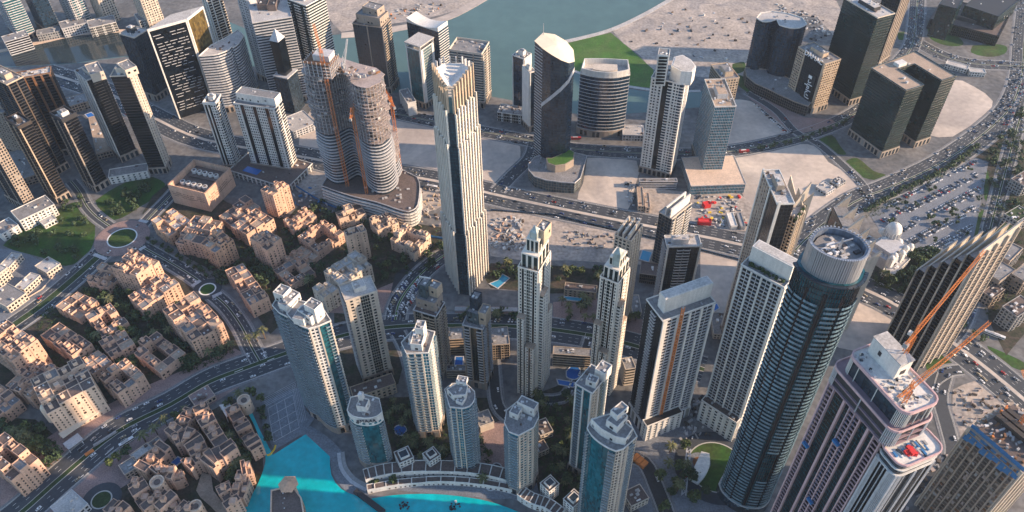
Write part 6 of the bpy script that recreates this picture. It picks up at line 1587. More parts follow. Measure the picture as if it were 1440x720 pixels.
# across the canal, top left
low('white-framed mid-rise along the canal cut by the left edge', ((3,52),(7,60),(40,50)), 20, 'pale_grey', pats=('W','nn'))
low('dark flat-roofed canal-side hall left of the patterned block', ((48,44),(52,50),(84,44)), 10, 'grey', 'roof_grey')
low('white-gridded flat-roofed block at the canal bank', ((82,32),(87,41),(122,33)), 14, 'pale_grey', 'roof_grey', pats=('W','WW'))
low('white block with a maze-like facade at the canal bank', ((122,30),(126,40),(163,32)), 14, 'white', 'roof_grey', pats=('W','gWg'))
low('white block with a zigzag facade under the cream corner tower', ((191,20),(196,30),(228,20)), 14, 'white', 'roof_grey', pats=('W','gWg'))
for (q, lb, p_, hh) in ((((-12,-10),(4,4),(16,-6)), 'dark teal balconied tower base at the upper left corner', ('bWb','bb'), 60), (((30,-12),(44,-2),(62,-10)), 'dark blue glass tower base at the top edge, left of two gridded ones', ('cc','cc'), 55), (((80,-16),(94,-6),(112,-14)), 'teal-gridded tower base at the top edge above the canal block', ('bWb','WbW'), 52),
                       (((122,-18),(134,-10),(152,-18)), 'cream-ribbed tower base at the top edge above the maze-like block', ('sWs','WsW'), 50), (((188,-14),(196,-5),(214,-14)), 'cream corner tower base at the top edge above the zigzag block', ('sWs','WsW'), 52)):
    tower('residential_tower', lb, q, h=hh, pats=p_, S=sty('pale_grey' if 'cream' not in lb else 'cream', 'glass_teal' if 'teal' in lb else 'glass_blue', 'pale_grey', mull='dark'), group='towers beyond the canal')
low('low villa row with white arcades between the dark towers and the park', ((150,240),(153,250),(207,241)), 9, 'white', 'roof_grey', pats=('W','sWs'))
low('long white arcaded villa row left of the park', ((20,296),(28,311),(76,288)), 14, 'white', 'roof_grey', pats=('W','WsW'))
low('white villa row with tall openings at the left edge', ((-8,318),(2,330),(24,316)), 9, 'white', 'roof_grey', pats=('s','sWs'))
low('flat-topped white pavilion at the park edge', ((56,311),(62,317),(79,308)), 5, 'white', 'roof_pale', pats=('W',), clutter=2)
for q, hh, lb in ((((88,140),(92,152),(124,142)), 10, 'grey podium with pale roof stripes among the dark towers'), (((38,170),(50,190),(70,176)), 10, 'striped grey podium behind the slim gold-ribbed tower'), (((2,218),(14,258),(42,236)), 10, 'grey podium with diagonal roof panels near the left edge'), (((125,166),(136,217),(157,212)), 8, 'pale sandy roof terrace between the dark towers')):
    low(lb, q, hh, 'taupe', 'roof_grey' if 'sandy' not in lb else 'roof_tan', clutter=10)
# resort compound at the left
for q, hh, lb in ((((1,373),(12,377),(30,358)), 7, 'flat cream villa with an L-shaped roof at the left edge'), (((54,372),(66,384),(82,370)), 8, 'cream cube villa with a slanted roof at the compound corner'), (((24,402),(34,408),(56,388)), 7, 'low angular cream building in the resort compound'), (((-12,415),(10,432),(34,412)), 8, 'grey-roofed cream hall at the lower left of the compound'), (((-30,380),(-10,392),(8,376)), 14, 'white balconied block cut by the left edge')):
    low(lb, q, hh, 'cream', 'roof_pale' if 'grey' not in lb else 'roof_grey')
b = MB()
Pw = px((6,440),(60,408),(86,378))
for i in range(2): b.beam((*Pw[i], 1.5), (*Pw[i + 1], 1.5), .8, w2=.8)
single('compound_wall', 'long pale wall along the boulevard edge of the compound', 'wall', b, 'sandstone_pale')
# mall and low items near the lake row
low('white mall with red and green rooftop terrace at the lake edge', ((696,147),(700,158),(737,163)), 12, 'white', 'roof_grey', pats=('W','gWg'), clutter=26)
low('low pale annex behind the bowed blue block', ((874,176),(876,190),(905,192)), 8, 'roof_pale' if 0 else 'pale_grey', 'roof_pale')
low('grey flat podium with a wide pale roof at the foot of the glass blade tower', ((402,166),(412,186),(440,170)), 9, 'pale_grey', 'roof_pale', pats=('nn','WsW'))
low('tan stepped podium block beside the tall white ribbed tower', ((897,252),(900,256),(952,256)), 9, 'pale_grey', 'roof_grey', pats=('n','n'))
for k, (q, lb) in enumerate(((((896,264),(898,290),(905,292)), 'left tan site hut of three south of the white ribbed tower'), (((906,272),(908,292),(914,293)), 'middle tan site hut of three south of the white ribbed tower'))):
    low(lb, q, 7, 'sandstone_pale', 'roof_tan', clutter=2)
low('brown glazed podium under the cream balconied tower', ((896,368),(900,385),(950,392)), 12, 'taupe', 'roof_brown', pats=('g','gg'))
low('white site office with a pale roof in the right-hand sand lot', ((1149,262),(1162,272),(1172,264)), 4, 'pale_grey', 'roof_pale', clutter=3)
low('dark site compound beside the white site office', ((1167,256),(1178,262),(1190,256)), 3, 'grey', 'roof_grey', clutter=14)
for q, lb, m_ in ((((1022,300),(1028,318),(1036,317)), 'white long shed on the building site, left', 'white'), (((1036,300),(1042,319),(1047,318)), 'grey long shed on the building site, right', 'grey'), (((980,308),(983,312),(1000,313)), 'red equipment shed on the building site', 'red'), (((988,285),(991,289),(1000,288)), 'small red cabin at the upper corner of the building site', 'red')):
    low(lb, q, 4, m_, m_, pats=('s',), clutter=0, cat='shed')
# canopy frames on right
low('pale twin-roofed car shed behind the dark U-shaped block, upper', ((1326,84),(1330,90),(1360,98)), 6, 'white', 'roof_pale', clutter=0)
low('pale twin-roofed car shed behind the dark U-shaped block, lower', ((1361,96),(1364,101),(1386,103)), 6, 'white', 'roof_pale', clutter=0)
# right edge residential blocks
for i, (q, hh, lb) in enumerate(((((1398,330),(1412,342),(1432,322)), 16, 'stepped grey-green terrace block at the right edge, upper'), (((1404,352),(1420,368),(1438,350)), 18, 'stepped terrace block with planted roofs at the right edge'), (((1392,380),(1406,396),(1428,380)), 18, 'grey stepped block below the planted one at the right edge'), (((1418,300),(1430,312),(1450,300)), 18, 'yellow-green lit block at the right edge, topmost'),
                                 (((1384,410),(1396,420),(1412,408)), 12, 'grey block with a car deck under the finned tower tip'), (((1414,430),(1430,446),(1455,430)), 20, 'dark block with white double-frame roof at the right edge'), (((1424,384),(1440,396),(1460,380)), 18, 'dark stepped block behind the double-frame roof'), (((1430,250),(1440,262),(1460,250)), 14, 'small stepped block high at the right edge'))):
    t = low(lb, q, hh, 'grey' if i % 2 else 'taupe', 'roof_brown' if i % 3 else 'shrub', pats=('W','Wb'), clutter=12)
    tbox(t, q, hh, hh + 4, 'taupe') if i in (1, 2, 6) else None
# central podiums
for q, hh, lb, p_ in ((((629,462),(632,478),(652,479)), 20, 'left half of the layered tan podium behind the framed pool', ('n','n')), (((690,462),(692,486),(716,484)), 20, 'layered tan podium with a planted roof court right of the taupe tower', ('n','Wg')),
                  (((776,488),(778,498),(832,502)), 16, 'long tan layered podium with white roof huts between the jagged towers', ('n','nn')), (((625,515),(628,522),(654,522)), 9, 'low layered podium wall in front of the framed pool', ('n','n')),
                  (((790,398),(794,407),(838,412)), 9, 'brown-roofed villa row above the bright terrace pool', ('W','Ws')), (((494,545),(498,560),(556,540)), 12, 'dark-roofed club house behind the sign tower', ('W','sW')),
                  (((876,505),(880,520),(893,517)), 22, 'round-roofed pale podium block left of the unfinished white slab', ('n','n')), (((640,578),(650,590),(676,588)), 7, 'dark-roofed annex behind the curved cream tower', ('W','W')), (((672,582),(675,600),(692,590)), 8, 'pale terrace wall block beside the pink plaza', ('s','s')),
                  (((748,596),(760,613),(778,608)), 7, 'dark-roofed annex right of the pale-blue tower', ('W','W')), (((744,628),(752,640),(772,632)), 6, 'slanting dark-roofed hall behind the villa pair', ('W','W')), (((878,692),(888,712),(910,698)), 8, 'brown-roofed cream hall right of the big bowed tower', ('W','W')),
                  (((886,416),(890,440),(900,436)), 6, 'small cream villa behind the second jagged tower', ('W','W')), (((1000,440),(1004,470),(1022,476)), 6, 'pale low block between the two white slabs', ('W','W')), (((1012,520),(1016,540),(1034,538)), 6, 'grey yard building between the white slabs', ('W','W'))):
    low(lb, q, hh, 'cream' if 'cream' in lb or 'pale' in lb else 'tan', 'roof_brown' if 'dark' in lb or 'brown' in lb else 'roof_grey', pats=p_, clutter=7)
# raised walkway behind the plaza
band('walkway', px((640,440),(728,441)), 5, 6, 'grey', 1.0, 0, None, 'long grey elevated walkway behind the pink plaza', 'walkway')
# crescent and villas on the promenade
def crescent(label, pts, dpt, hh, name='crescent_building', wm='white'):
    P = arc(px(*pts, h=hh), 3); N_ = normals(P); T = Thing(name, (*np.mean(P, axis=0), 0), label, 'building')
    for i in range(len(P) - 1):
        q = ccw([P[i] - N_[i] * dpt / 2, P[i] + N_[i] * dpt / 2, P[i + 1] + N_[i + 1] * dpt / 2, P[i + 1] - N_[i + 1] * dpt / 2]); volume(T, q, hh + .01 * i, wm, 'roof_brown', random.Random(i), name='wing')
    T.flush(); FOOT.append(P); return T
crescent('long white crescent terrace with window rows on the lake promenade', ((512,668),(540,660),(580,656),(640,656),(690,662),(728,672)), 10, 9)
crescent('low white arcade in front of the crescent terrace', ((516,686),(560,678),(620,674),(680,678),(740,690)), 5, 5)
for q, lb in ((((552,638),(562,652),(582,646)), 'left white pavilion with a brown glazed roof rising from the crescent'), (((593,640),(604,650),(620,642)), 'right white pavilion with a brown glazed roof rising from the crescent'), (((760,680),(772,692),(786,681)), 'white villa with framed dark roof panes left of the bowed tower, left one'), (((793,702),(806,714),(820,700)), 'white villa with framed dark roof panes left of the bowed tower, right one')):
    t = low(lb, q, 16, 'white', 'roof_brown', pats=('W','WW'), clutter=0, name='villa', cat='villa')
    c = np.mean(t.poly, axis=0); b = MB(); b.prism(scalep(t.poly, .6), 16.2, 18.2); t.part('skylight', b, 'glass_slate'); t.part('skylight_frame', ring(scalep(t.poly, .66), .6, 16.2, 18.8), 'white')
crescent('zigzag white townhouse row below the near cream towers', ((732,690),(748,700),(770,708),(790,722)), 9, 8, 'townhouse_row')
low('pale flat shed roof at the boulevard edge left of the souk ring', ((168,655),(176,668),(196,655)), 6, 'sandstone_pale', 'roof_grey', clutter=3)
low('glass-roofed walkway hall between the souk ring and the boulevard', ((184,640),(190,648),(214,631)), 6, 'sandstone_pale', 'roof_pale', clutter=2)
low('grey pergola roof nearest the white bus on the boulevard', ((206,626),(211,633),(228,621)), 5, 'sandstone_pale', 'roof_grey', clutter=2)
low('pale-blue flat roof at the bottom edge beside the oval car loop', ((74,712),(94,734),(122,708)), 8, 'pale_grey', 'roof_pale', clutter=6)
low('pink-roofed cafe terrace under the round turret', ((262,560),(276,572),(304,560)), 5, 'sandstone_pale', 'paving_pink', clutter=8)
# white tent by the souk
b = MB(); q = px((308,569),(318,586),(330,580),(322,566), h=8); q = ccw(q); b.prism(q, 7, 7.6); 
for z in q: b.beam((*z, 0), (*z, 7), .5)
single('tent_roof', 'white square tent roof beside the round stone tower', 'tent', b, 'white')
# mosque like white domed building
c = at(1244, 362); T = Thing('domed_mosque', (*c, 0), 'white ornate domed building between the echelon fins and the car park', 'mosque'); a_ = .6
b = MB(); b.box((*c, 0), (34, 30, 13), a_); T.part('wall', b, 'pale_grey'); b = MB(); b.box((*c, 13), (22, 20, 5), a_); T.part('upper_tier', b, 'pale_grey')
cd = at(1246, 348); k = 20
b = MB(); b.prism([cd + 7.5 * np.array([math.cos(t), math.sin(t)]) for t in np.linspace(0, 2 * math.pi, k + 1)[:-1]], 13, 24); T.part('drum', b, 'pale_grey')
def dome(T, c, r, z, m, name='dome', squash=1.15):
    b = MB(); V = []; k = 20
    for a in np.linspace(0, math.pi / 2 - .04, 7): V += [(c[0] + r * math.cos(a) * math.cos(t), c[1] + r * math.cos(a) * math.sin(t), z + r * math.sin(a) * squash) for t in np.linspace(0, 2 * math.pi, k + 1)[:-1]]
    b.add(V, [(i * k + j, i * k + (j + 1) % k, (i + 1) * k + (j + 1) % k, (i + 1) * k + j) for i in range(6) for j in range(k)] + [tuple(range(6 * k, 7 * k))]); o = T.part(name, b, m)
    for p in o.data.polygons: p.use_smooth = True
dome(T, cd, 7.8, 24, 'white'); b = MB(); b.beam((*cd, 32), (*cd, 38), .9, w2=.1); T.part('spire', b, 'white')
for t_ in (0, 1.57, 3.14, 4.71): dome(T, cd + 9.5 * np.array([math.cos(t_ + .6), math.sin(t_ + .6)]), 4.2, 14, 'white', 'half_dome')
b = MB()
for t_ in np.linspace(0, 2 * math.pi, 17)[:-1]: b.beam((*(cd + 7.8 * np.array([math.cos(t_), math.sin(t_)])), 13), (*(cd + 7.8 * np.array([math.cos(t_), math.sin(t_)])), 24), .8)
T.part('drum_columns', b, 'white')
ca, sa = math.cos(a_), math.sin(a_)
for x_, y_ in ((-15, -13), (15, -13), (15, 13), (-15, 13), (0, -14), (-9, -12), (9, -12)):
    q = c + np.array([x_ * ca - y_ * sa, x_ * sa + y_ * ca]); b = MB(); b.box((*q, 0), (5.6, 5.6, 17), a_); T.part('turret', b, 'white'); dome(T, q, 3.0, 17, 'white', 'small_dome')
for s in range(40):
    q = c + np.array([random.Random(s).uniform(-16, 16) * ca, random.Random(s + 50).uniform(-14, 14)]); T.inst('roof_finial', 'box', 'white', (*q, 13), a_, (1.2, 1.2, 2.2))
T.flush(); FOOT.append([c + [-20, -20], c + [20, -20], c + [20, 20], c + [-20, 20]])
low('flat pale annex with roof panels beside the white domed building', ((1247,378),(1255,388),(1279,365)), 7, 'white', 'roof_pale', clutter=16)
low('white annex terrace behind the white domed building', ((1212,342),(1222,352),(1236,340)), 9, 'white', 'roof_pale', clutter=10)
for t in TOW:
    if t.pools: t.flush(100)

# ------------------------------------------------------------------ building site clutter
rr = random.Random(21)
def clutter(label, poly_px, n, ms, smax=5, name='site_material'):
    P = px(*poly_px); mn, mx = np.min(P, axis=0), np.max(P, axis=0); b = MB(); k = 0
    while k < n:
        q = np.array([rr.uniform(mn[0], mx[0]), rr.uniform(mn[1], mx[1])])
        k += 1
        if not inside(q, P) or any(inside(q, f) for f in FOOT): continue
        b.box((*q, .1), (rr.uniform(.8, smax), rr.uniform(.6, smax * .5), rr.uniform(.4, 2.6)), rr.random() * 3, rr.choice(ms))
    if b.f: single(name, label, 'site material', b, None, None, 'stuff')
clutter('pipes, cabins and sheeting strewn over the sand peninsula', ((880,60),(950,10),(1060,20),(1060,90),(960,80)), 70, ['pale_grey', 'white', 'glass_slate', 'brown', 'dark', 'brown'], 6)
clutter('rows of machinery beyond the bowed navy tower', ((1090,5),(1150,20),(1175,50),(1140,60),(1100,20)), 180, ['pale_grey', 'grey', 'white', 'dark'], 5)
clutter('red and white stacks and yellow machinery on the gated building site', ((980,276),(1040,274),(1052,322),(984,318)), 150, ['red', 'white', 'yellow', 'grey', 'pale_grey', 'roof_pale', 'grey', 'dark', 'roof_pale'], 5)
clutter('timber, stones and red sheets on the lot right of the crowned tower', ((690,306),(735,306),(740,355),(690,350)), 150, ['brown', 'white', 'grey', 'roof_pale', 'grey', 'pale_grey', 'sandstone_warm'], 5)
clutter('spoil and stacks along the sand lot beside the highway', ((800,325),(860,328),(890,350),(790,352)), 90, ['grey', 'roof_pale', 'dark', 'concrete', 'tan'], 4)
clutter('stacks and containers between the podium and the crowned tower', ((560,262),(622,262),(622,320),(566,318)), 140, ['tan', 'brown', 'roof_pale', 'concrete', 'tan'], 5)
clutter('stacks round the yard of the unfinished wave', ((405,280),(440,255),(480,290),(520,305),(430,300)), 110, ['pale_grey', 'white', 'blue_sheet', 'grey', 'concrete'], 5)
clutter('rubble and stacks round the edge of the sand pit at the lower right', ((1340,548),(1402,545),(1424,572),(1420,640),(1350,650)), 170, ['grey', 'brown', 'concrete', 'brown', 'roof_pale'], 4)
clutter('rubble field below the unfinished block', ((1250,680),(1330,640),(1380,680),(1400,760),(1250,760)), 240, ['brown', 'dark_brown', 'concrete', 'grey', 'brown'], 7)
clutter('vehicles and containers beside the white ribbed tower', ((878,254),(893,256),(891,290),(882,288)), 60, ['pale_grey', 'grey', 'white', 'dark'], 4)
clutter('yard clutter between the two white slabs', ((968,560),(1020,555),(1010,610),(950,625)), 170, ['grey', 'brown', 'roof_pale', 'dark', 'pale_grey'], 5)
clutter('builder stacks on the sand by the lake', ((500,20),(600,5),(650,10),(560,32)), 90, ['white', 'brown', 'grey', 'orange', 'roof_pale'], 5)
b = MB()
for a, c in zip(px((415,262),(452,285),(520,312),(590,330),(612,335)), px((452,285),(520,312),(590,330),(612,335),(640,338))): 
    b.beam((*a, 1.5), (*c, 1.5), .5); b.beam((*a, 2.6), (*c, 2.6), .4); b.beam((*a, .6), (*c, .6), .4)
single('hoarding', 'blue hoarding along the road below the white banded podium', 'hoarding', b, 'blue_sheet')
b = MB()
for a, c in zip(px((690,296),(780,303),(850,320),(930,338),(1040,366)), px((780,303),(850,320),(930,338),(1040,366),(1080,380))): b.beam((*a, 1.2), (*c, 1.2), 1.2)
single('hoarding', 'dark blue hoarding along the near side of the highway', 'hoarding', b, 'glass_blue')

# ------------------------------------------------------------------ vehicles
def car_mesh(m, kind_='car'):
    b = MB()
    if kind_ == 'car':
        b.prism([np.array(q) for q in ((-2.3, -.85), (2.3, -.85), (2.3, .85), (-2.3, .85))], .35, .95, m, top=[np.array(q) for q in ((-2.25, -.8), (2.2, -.8), (2.2, .8), (-2.25, .8))])
        b.prism([np.array(q) for q in ((-1.7, -.78), (1.0, -.78), (1.0, .78), (-1.7, .78))], .95, 1.42, 'glazing', top=[np.array(q) for q in ((-1.3, -.62), (.4, -.62), (.4, .62), (-1.3, .62))], mt=m)
        for x in (-1.4, 1.4): b.box((x, 0, 0), (.65, 1.75, .62), 0, 'dark')
    elif kind_ == 'bus':
        b.box((0, 0, .5), (12, 2.6, 2.6), 0, m); b.box((0, 0, 1.4), (12.06, 2.66, 1.0), 0, 'glazing'); b.box((-1, 0, 3.1), (6, 1.6, .35), 0, 'unit')
        for x in (-4, 4): b.box((x, 0, 0), (1, 2.5, 1), 0, 'dark')
    me = b.mesh(kind_, None); return me
CM = {k: car_mesh('car_' + k) for k in ('white', 'silver', 'black', 'red', 'blue', 'sand')}
cars = []
def near_desc(x, y): return ''
def add_car(p, ang, z, where, col=None):
    col = col or rr.choices(['white', 'silver', 'black', 'red', 'blue', 'sand'], [50, 17, 15, 5, 6, 7])[0]
    cars.append((float(p[0] ** 2 + p[1] ** 2), p, ang, z, where, col))
where_of = {0: 'the wide highway', 1: 'the lake-row road', 2: 'the upper right link road', 3: 'the curving right-hand road', 4: 'the short cross street', 6: 'the boulevard with the planted median', 7: 'the road below the large roundabout', 8: 'the road below the small roundabout', 9: 'the tree-lined left road', 11: 'the road above the large roundabout', 12: 'the street behind the taupe tower', 13: 'the straight road at the right edge', 10: 'the park road', 5: 'the parking street beside the sand lots'}
dens = {0: .5, 1: .55, 2: .5, 3: .55, 6: .20, 12: 1.6, 4: .5, 7: .2, 8: .35, 9: .15, 10: .3, 11: .35, 13: .3, 5: 1.6, 16: .9, 17: .9, 18: .7, 19: .9}
for ri, (P, w, mw, lanes) in enumerate(ROADS):
    d = dens.get(ri, .15); lw = (w - mw) / (2 * lanes)
    for i in range(len(P) - 1):
        e = P[i + 1] - P[i]; L = np.linalg.norm(e); u = e / L; n = np.array([-u[1], u[0]])
        for s in (-1, 1):
            for l in range(lanes):
                x = rr.random() * 30
                while x < L:
                    if rr.random() < .8:
                        p = P[i] + u * x + n * s * (mw / 2 + lw * (l + .5))
                        if ri != 3 or True: add_car(p, math.atan2(u[1], u[0]) + (math.pi if s > 0 else 0), .12 + .01 * ri, where_of.get(ri, 'the inner service street'))
                    x += rr.expovariate(d / 80) + 10
# queue on the right-hand road
for k in range(75):
    f = rr.random(); a, c = at(1400, 178), at(1440, 105); u = (c - a); L = np.linalg.norm(u); u /= L; n = np.array([-u[1], u[0]]); p = a + u * L * f + n * (rr.randrange(6) - 3) * 3.4; add_car(p, math.atan2(u[1], u[0]), .16, 'the jammed junction at the upper right')
for k in range(40):
    f = rr.random(); a, c = at(1285, 58), at(1296, 14); u = (c - a); L = np.linalg.norm(u); u /= L; n = np.array([-u[1], u[0]]); p = a + u * L * f + n * (rr.randrange(4) - 2) * 3.4; add_car(p, math.atan2(u[1], u[0]), .16, 'the jam beside the columned block')
# the car park: rows
cp = px((1228,302),(1262,280),(1330,244),(1368,226),(1384,232),(1378,262),(1360,346),(1330,354),(1290,346),(1252,338))
row = at(1380, 235) - at(1250, 300); rd = row / np.linalg.norm(row); rn = np.array([-rd[1], rd[0]]); c0 = np.mean(cp, axis=0)
PARKROWS = []
for r_ in range(-14, 15):
    off = r_ * 9.0 + (2.6 if r_ % 2 else -2.6)
    for k in range(-70, 70):
        p = c0 + rn * off + rd * k * 2.8
        if inside(p, cp) and rr.random() < (.75 if math.sin(k * .11 + r_ * .7) > -.7 else .2): add_car(p, math.atan2(rn[1], rn[0]) + rr.choice([0, math.pi]), .18, 'the big tree-dotted car park', rr.choices(['white', 'silver', 'black', 'red', 'blue', 'sand'], [50, 20, 15, 4, 4, 7])[0])
for (a, c, off) in (((560,440),(590,392),0), ((566,444),(597,396),0), ((546,436),(576,392),0)):
    a, c = at(*a), at(*c); u = c - a; L = np.linalg.norm(u); u /= L
    for k in range(int(L / 3)):
        if rr.random() < .8: add_car(a + u * k * 3, math.atan2(u[1], u[0]) + .9, .16, 'the curved car park behind the green-strip tower')
for (a, c) in (((745,452),(640,450)), ((1228,292),(1205,262)), ((1215,265),(1192,240)), ((1105,186),(1060,146))):
    a, c = at(*a), at(*c); u = c - a; L = np.linalg.norm(u); u /= L
    for k in range(int(L / 3.2)):
        if rr.random() < .75: add_car(a + u * k * 3.2, math.atan2(u[1], u[0]) + 1.2, .2, 'the kerbside parking row')
cars = [c for c in cars if not any(inside(c[1], f) for f in FOOT)]
def vis_car(c):
    q = RW.T @ (np.array([c[1][0], c[1][1], 0]) - CAMP); x, y = 720 + F * q[0] / q[2], 360 + F * q[1] / q[2]; return -5 < x < 1445 and -5 < y < 725
cars = [c for c in cars if vis_car(c)]
cars.sort(key=lambda c: c[0])
for _, p, ang, z, where, col in cars[:300]:
    o = bpy.data.objects.new('car', CM[col]); COL.objects.link(o); o.location = (p[0], p[1], z); o.rotation_euler = (0, 0, ang)
    tag(o, {'silver': 'silver', 'sand': 'beige'}.get(col, col) + ' car on ' + where, 'car', col + ' cars on ' + where)
b = MB()
for _, p, ang, z, where, col in cars[300:]:
    ca, sa = math.cos(ang), math.sin(ang)
    for bx in (((0, 0, z + .3), (4.5, 1.75, .65), 'car_' + col), ((-.3, 0, z + .95), (2.3, 1.5, .45), 'glazing')):
        c_, s_, m_ = bx; b.box((p[0] + c_[0] * ca, p[1] + c_[0] * sa, c_[2]), s_, ang, m_)
if b.f: single('parked_cars', 'far cars packed in the car park and along the distant roads', 'cars', b, None, None, 'stuff')
BM = {'white': car_mesh('car_white', 'bus'), 'red': car_mesh('car_red', 'bus')}
for q, ang, col, lb in (((1046,214), .12, 'red', 'red and white bus on the lake-row road beside the sand lot'), ((179,623), .75, 'white', 'white bus on the boulevard below the hotel'), ((1393,471), -.6, 'white', 'left white coach in the lay-by at the right edge'), ((1402,474), -.6, 'white', 'right white coach in the lay-by at the right edge'), ((608,264), -.3, 'white', 'white bus on the highway left of the crowned tower'), ((810,196), 0, 'red', 'bus beside the sail-shaped tower')):
    o = bpy.data.objects.new('bus', BM[col]); COL.objects.link(o); o.location = (*at(*q), .3); o.rotation_euler = (0, 0, ang); tag(o, lb, 'bus')
b = MB()
for k in range(5): b.box((*at(148 + 0, 617 + 0), .3 + .0), (.1, .1, .1))
b = MB(); a, c = at(133,629), at(165,609); b.beam((*a, 2.2), (*c, 2.2), 1.8); u = (c - a) / np.linalg.norm(c - a)
for k in range(6): b.beam((*(a + u * k * 5), .1), (*(a + u * k * 5), 2), .4)
single('tram', 'long pale tram-like canopy in the middle of the boulevard', 'tram', b, 'grey')
b = MB(); q = at(126, 637); b.box((*q, .3), (7, 3, .8), .75); b.box((*q, 1.0), (4, 2, .5), .75)
single('barrier', 'orange roadworks block at the end of the pale tram-like canopy', 'barrier', b, 'orange')

# ------------------------------------------------------------------ trees
def blob_tree(seed, palm=False, leafm='leaf'):
    r_ = random.Random(seed)
    if palm:
        tr = MB(); tr.beam((0, 0, 0), (.15, .1, 7.5), .5, w2=.35); cr_ = MB()
        for k in range(22):
            a = k * 2.4 + r_.random() * .4; up = r_.uniform(-.1, .9); L = r_.uniform(2.6, 3.5); p = np.array([.15, .1, 7.5]); prev = p; w = .55
            for s in range(3):
                t = (s + 1) / 3; nx = p + np.array([math.cos(a) * L * t, math.sin(a) * L * t, up * L * t * .8 - 1.9 * t * t]); sd_ = np.array([-math.sin(a), math.cos(a), 0])
                cr_.add([prev - sd_ * w, prev + sd_ * w, nx + sd_ * w * .7, nx - sd_ * w * .7], [(0, 1, 2, 3)]); prev = nx; w *= .7
        return tr, cr_
    tr = MB(); hgt_ = r_.uniform(5.0, 7.5); tr.beam((0, 0, 0), (.1, 0, hgt_ * .55), .5, w2=.3); cr_ = MB(); blobs = []
    for k in range(7):
        a = r_.random() * 6.28; d = r_.uniform(.4, 2.1); c = np.array([math.cos(a) * d, math.sin(a) * d, hgt_ * r_.uniform(.55, .95)]); blobs.append((c, r_.uniform(1.0, 1.8))); tr.beam((.1, 0, hgt_ * .45), c, .2, w2=.08)
    for c, rad in blobs:
        for k in range(36):
            d = np.array([r_.gauss(0, 1) for _ in range(3)]); d /= np.linalg.norm(d); d[2] *= .8; p = c + d * rad * r_.uniform(.55, 1.08)
            n = d + np.array([r_.gauss(0, .6) for _ in range(3)]); n /= np.linalg.norm(n); a = np.cross(n, (0.3, .2, 1)); a /= np.linalg.norm(a) + 1e-9; b_ = np.cross(n, a); s = r_.uniform(.28, .55)
            cr_.add([p - a * s - b_ * s, p + a * s - b_ * s, p + a * s * .8 + b_ * s, p - a * s * .8 + b_ * s], [(0, 1, 2, 3)])
    return tr, cr_
TREES = []
for sd in range(6):
    a, c = blob_tree(sd); m_ = 'leaf' if sd % 2 else 'leaf_dark'; TREES.append(('tree', a.mesh('trunk', M['bark']), c.mesh('crown', M[m_])))
for sd in range(2):
    a, c = blob_tree(40 + sd, True); TREES.append(('palm_tree', a.mesh('trunk', M['bark']), c.mesh('crown', M['palm_leaf'])))
spots = []
def in_bldg(p): return any(inside(p, f) for f in FOOT)
def on_road(p, pad=1.5):
    for P, w, mw, ln in ROADS:
        for i in range(len(P) - 1):
            e = P[i + 1] - P[i]; L = np.linalg.norm(e); t = max(0, min(1, (p - P[i]).dot(e) / (L * L)))
            d = np.linalg.norm(P[i] + e * t - p)
            if d < w / 2 + pad: return d < mw / 2 - .5
    return False
def zone(pts, n, palm, sc, where):
    n = int(n * 2.2)
    P = px(*pts); mn, mx = np.min(P, axis=0), np.max(P, axis=0); k = 0; tries = 0
    while k < n and tries < n * 30:
        tries += 1; q = np.array([rr.uniform(mn[0], mx[0]), rr.uniform(mn[1], mx[1])])
        if not inside(q, P) or in_bldg(q) or on_road(q) or inside(q, lake) or inside(q, creek): continue
        spots.append((q, rr.random() < palm, rr.uniform(*sc) * 1.15, where)); k += 1
def rowt(pts, gap, palm, sc, where, off=0):
    P = px(*pts); N_ = normals(P)
    P = [p + n * off for p, n in zip(P, N_)]
    for i in range(len(P) - 1):
        L = np.linalg.norm(P[i + 1] - P[i])
        for k in range(int(L / gap)):
            q = P[i] + (P[i + 1] - P[i]) * ((k + rr.uniform(.2, .8)) * gap / L)
            if not in_bldg(q): spots.append((q, rr.random() < palm, rr.uniform(*sc) * 1.25, where))
zone(((0,340),(110,275),(134,310),(110,372),(60,365)), 16, .1, (.8, 1.4), 'in the left park')
zone(((134,285),(230,250),(200,300),(150,312)), 12, .1, (.8, 1.3), 'in the park above the roundabout')
zone(((120,405),(240,400),(330,500),(250,530),(120,520)), 42, .2, (.8, 1.3), 'in the gardens of the golden blocks')
zone(((0,590),(60,600),(90,640),(60,670),(0,660)), 16, .4, (.9, 1.3), 'beside the hotel driveway')
zone(((240,340),(420,320),(470,420),(400,420),(300,400)), 34, .2, (.8, 1.2), 'in the old-town gardens')
zone(((440,280),(640,330),(600,390),(480,400),(400,330)), 30, .2, (.8, 1.2), 'in the gardens below the banded podium')
zone(((312,600),(345,640),(360,670),(330,680),(310,650)), 16, .2, (.9, 1.3), 'in the lakeside garden of the souk')
zone(((540,570),(640,560),(700,650),(560,650)), 22, .5, (.7, 1.1), 'in the courtyard behind the crescent')
zone(((740,560),(830,560),(860,700),(770,690)), 22, .5, (.7, 1.2), 'in the courtyard behind the near bowed tower')
zone(((1232,372),(1290,352),(1330,362),(1290,420),(1225,400)), 30, .1, (.9, 1.4), 'in the grove beside the domed building')
zone(((1240,310),(1262,284),(1370,230),(1380,260),(1360,345),(1260,335)), 11, .0, (.5, .75), 'among the cars of the big car park')
zone(((690,375),(860,380),(850,400),(700,400)), 16, .2, (.8, 1.2), 'along the street behind the bright terrace pool')
zone(((1384,220),(1440,150),(1440,300),(1390,300)), 20, .1, (.9, 1.4), 'beside the straight right-hand road')
zone(((920,620),(960,615),(1000,700),(930,720)), 10, .4, (.8, 1.2), 'round the turching circle'.replace('turching', 'turning'))
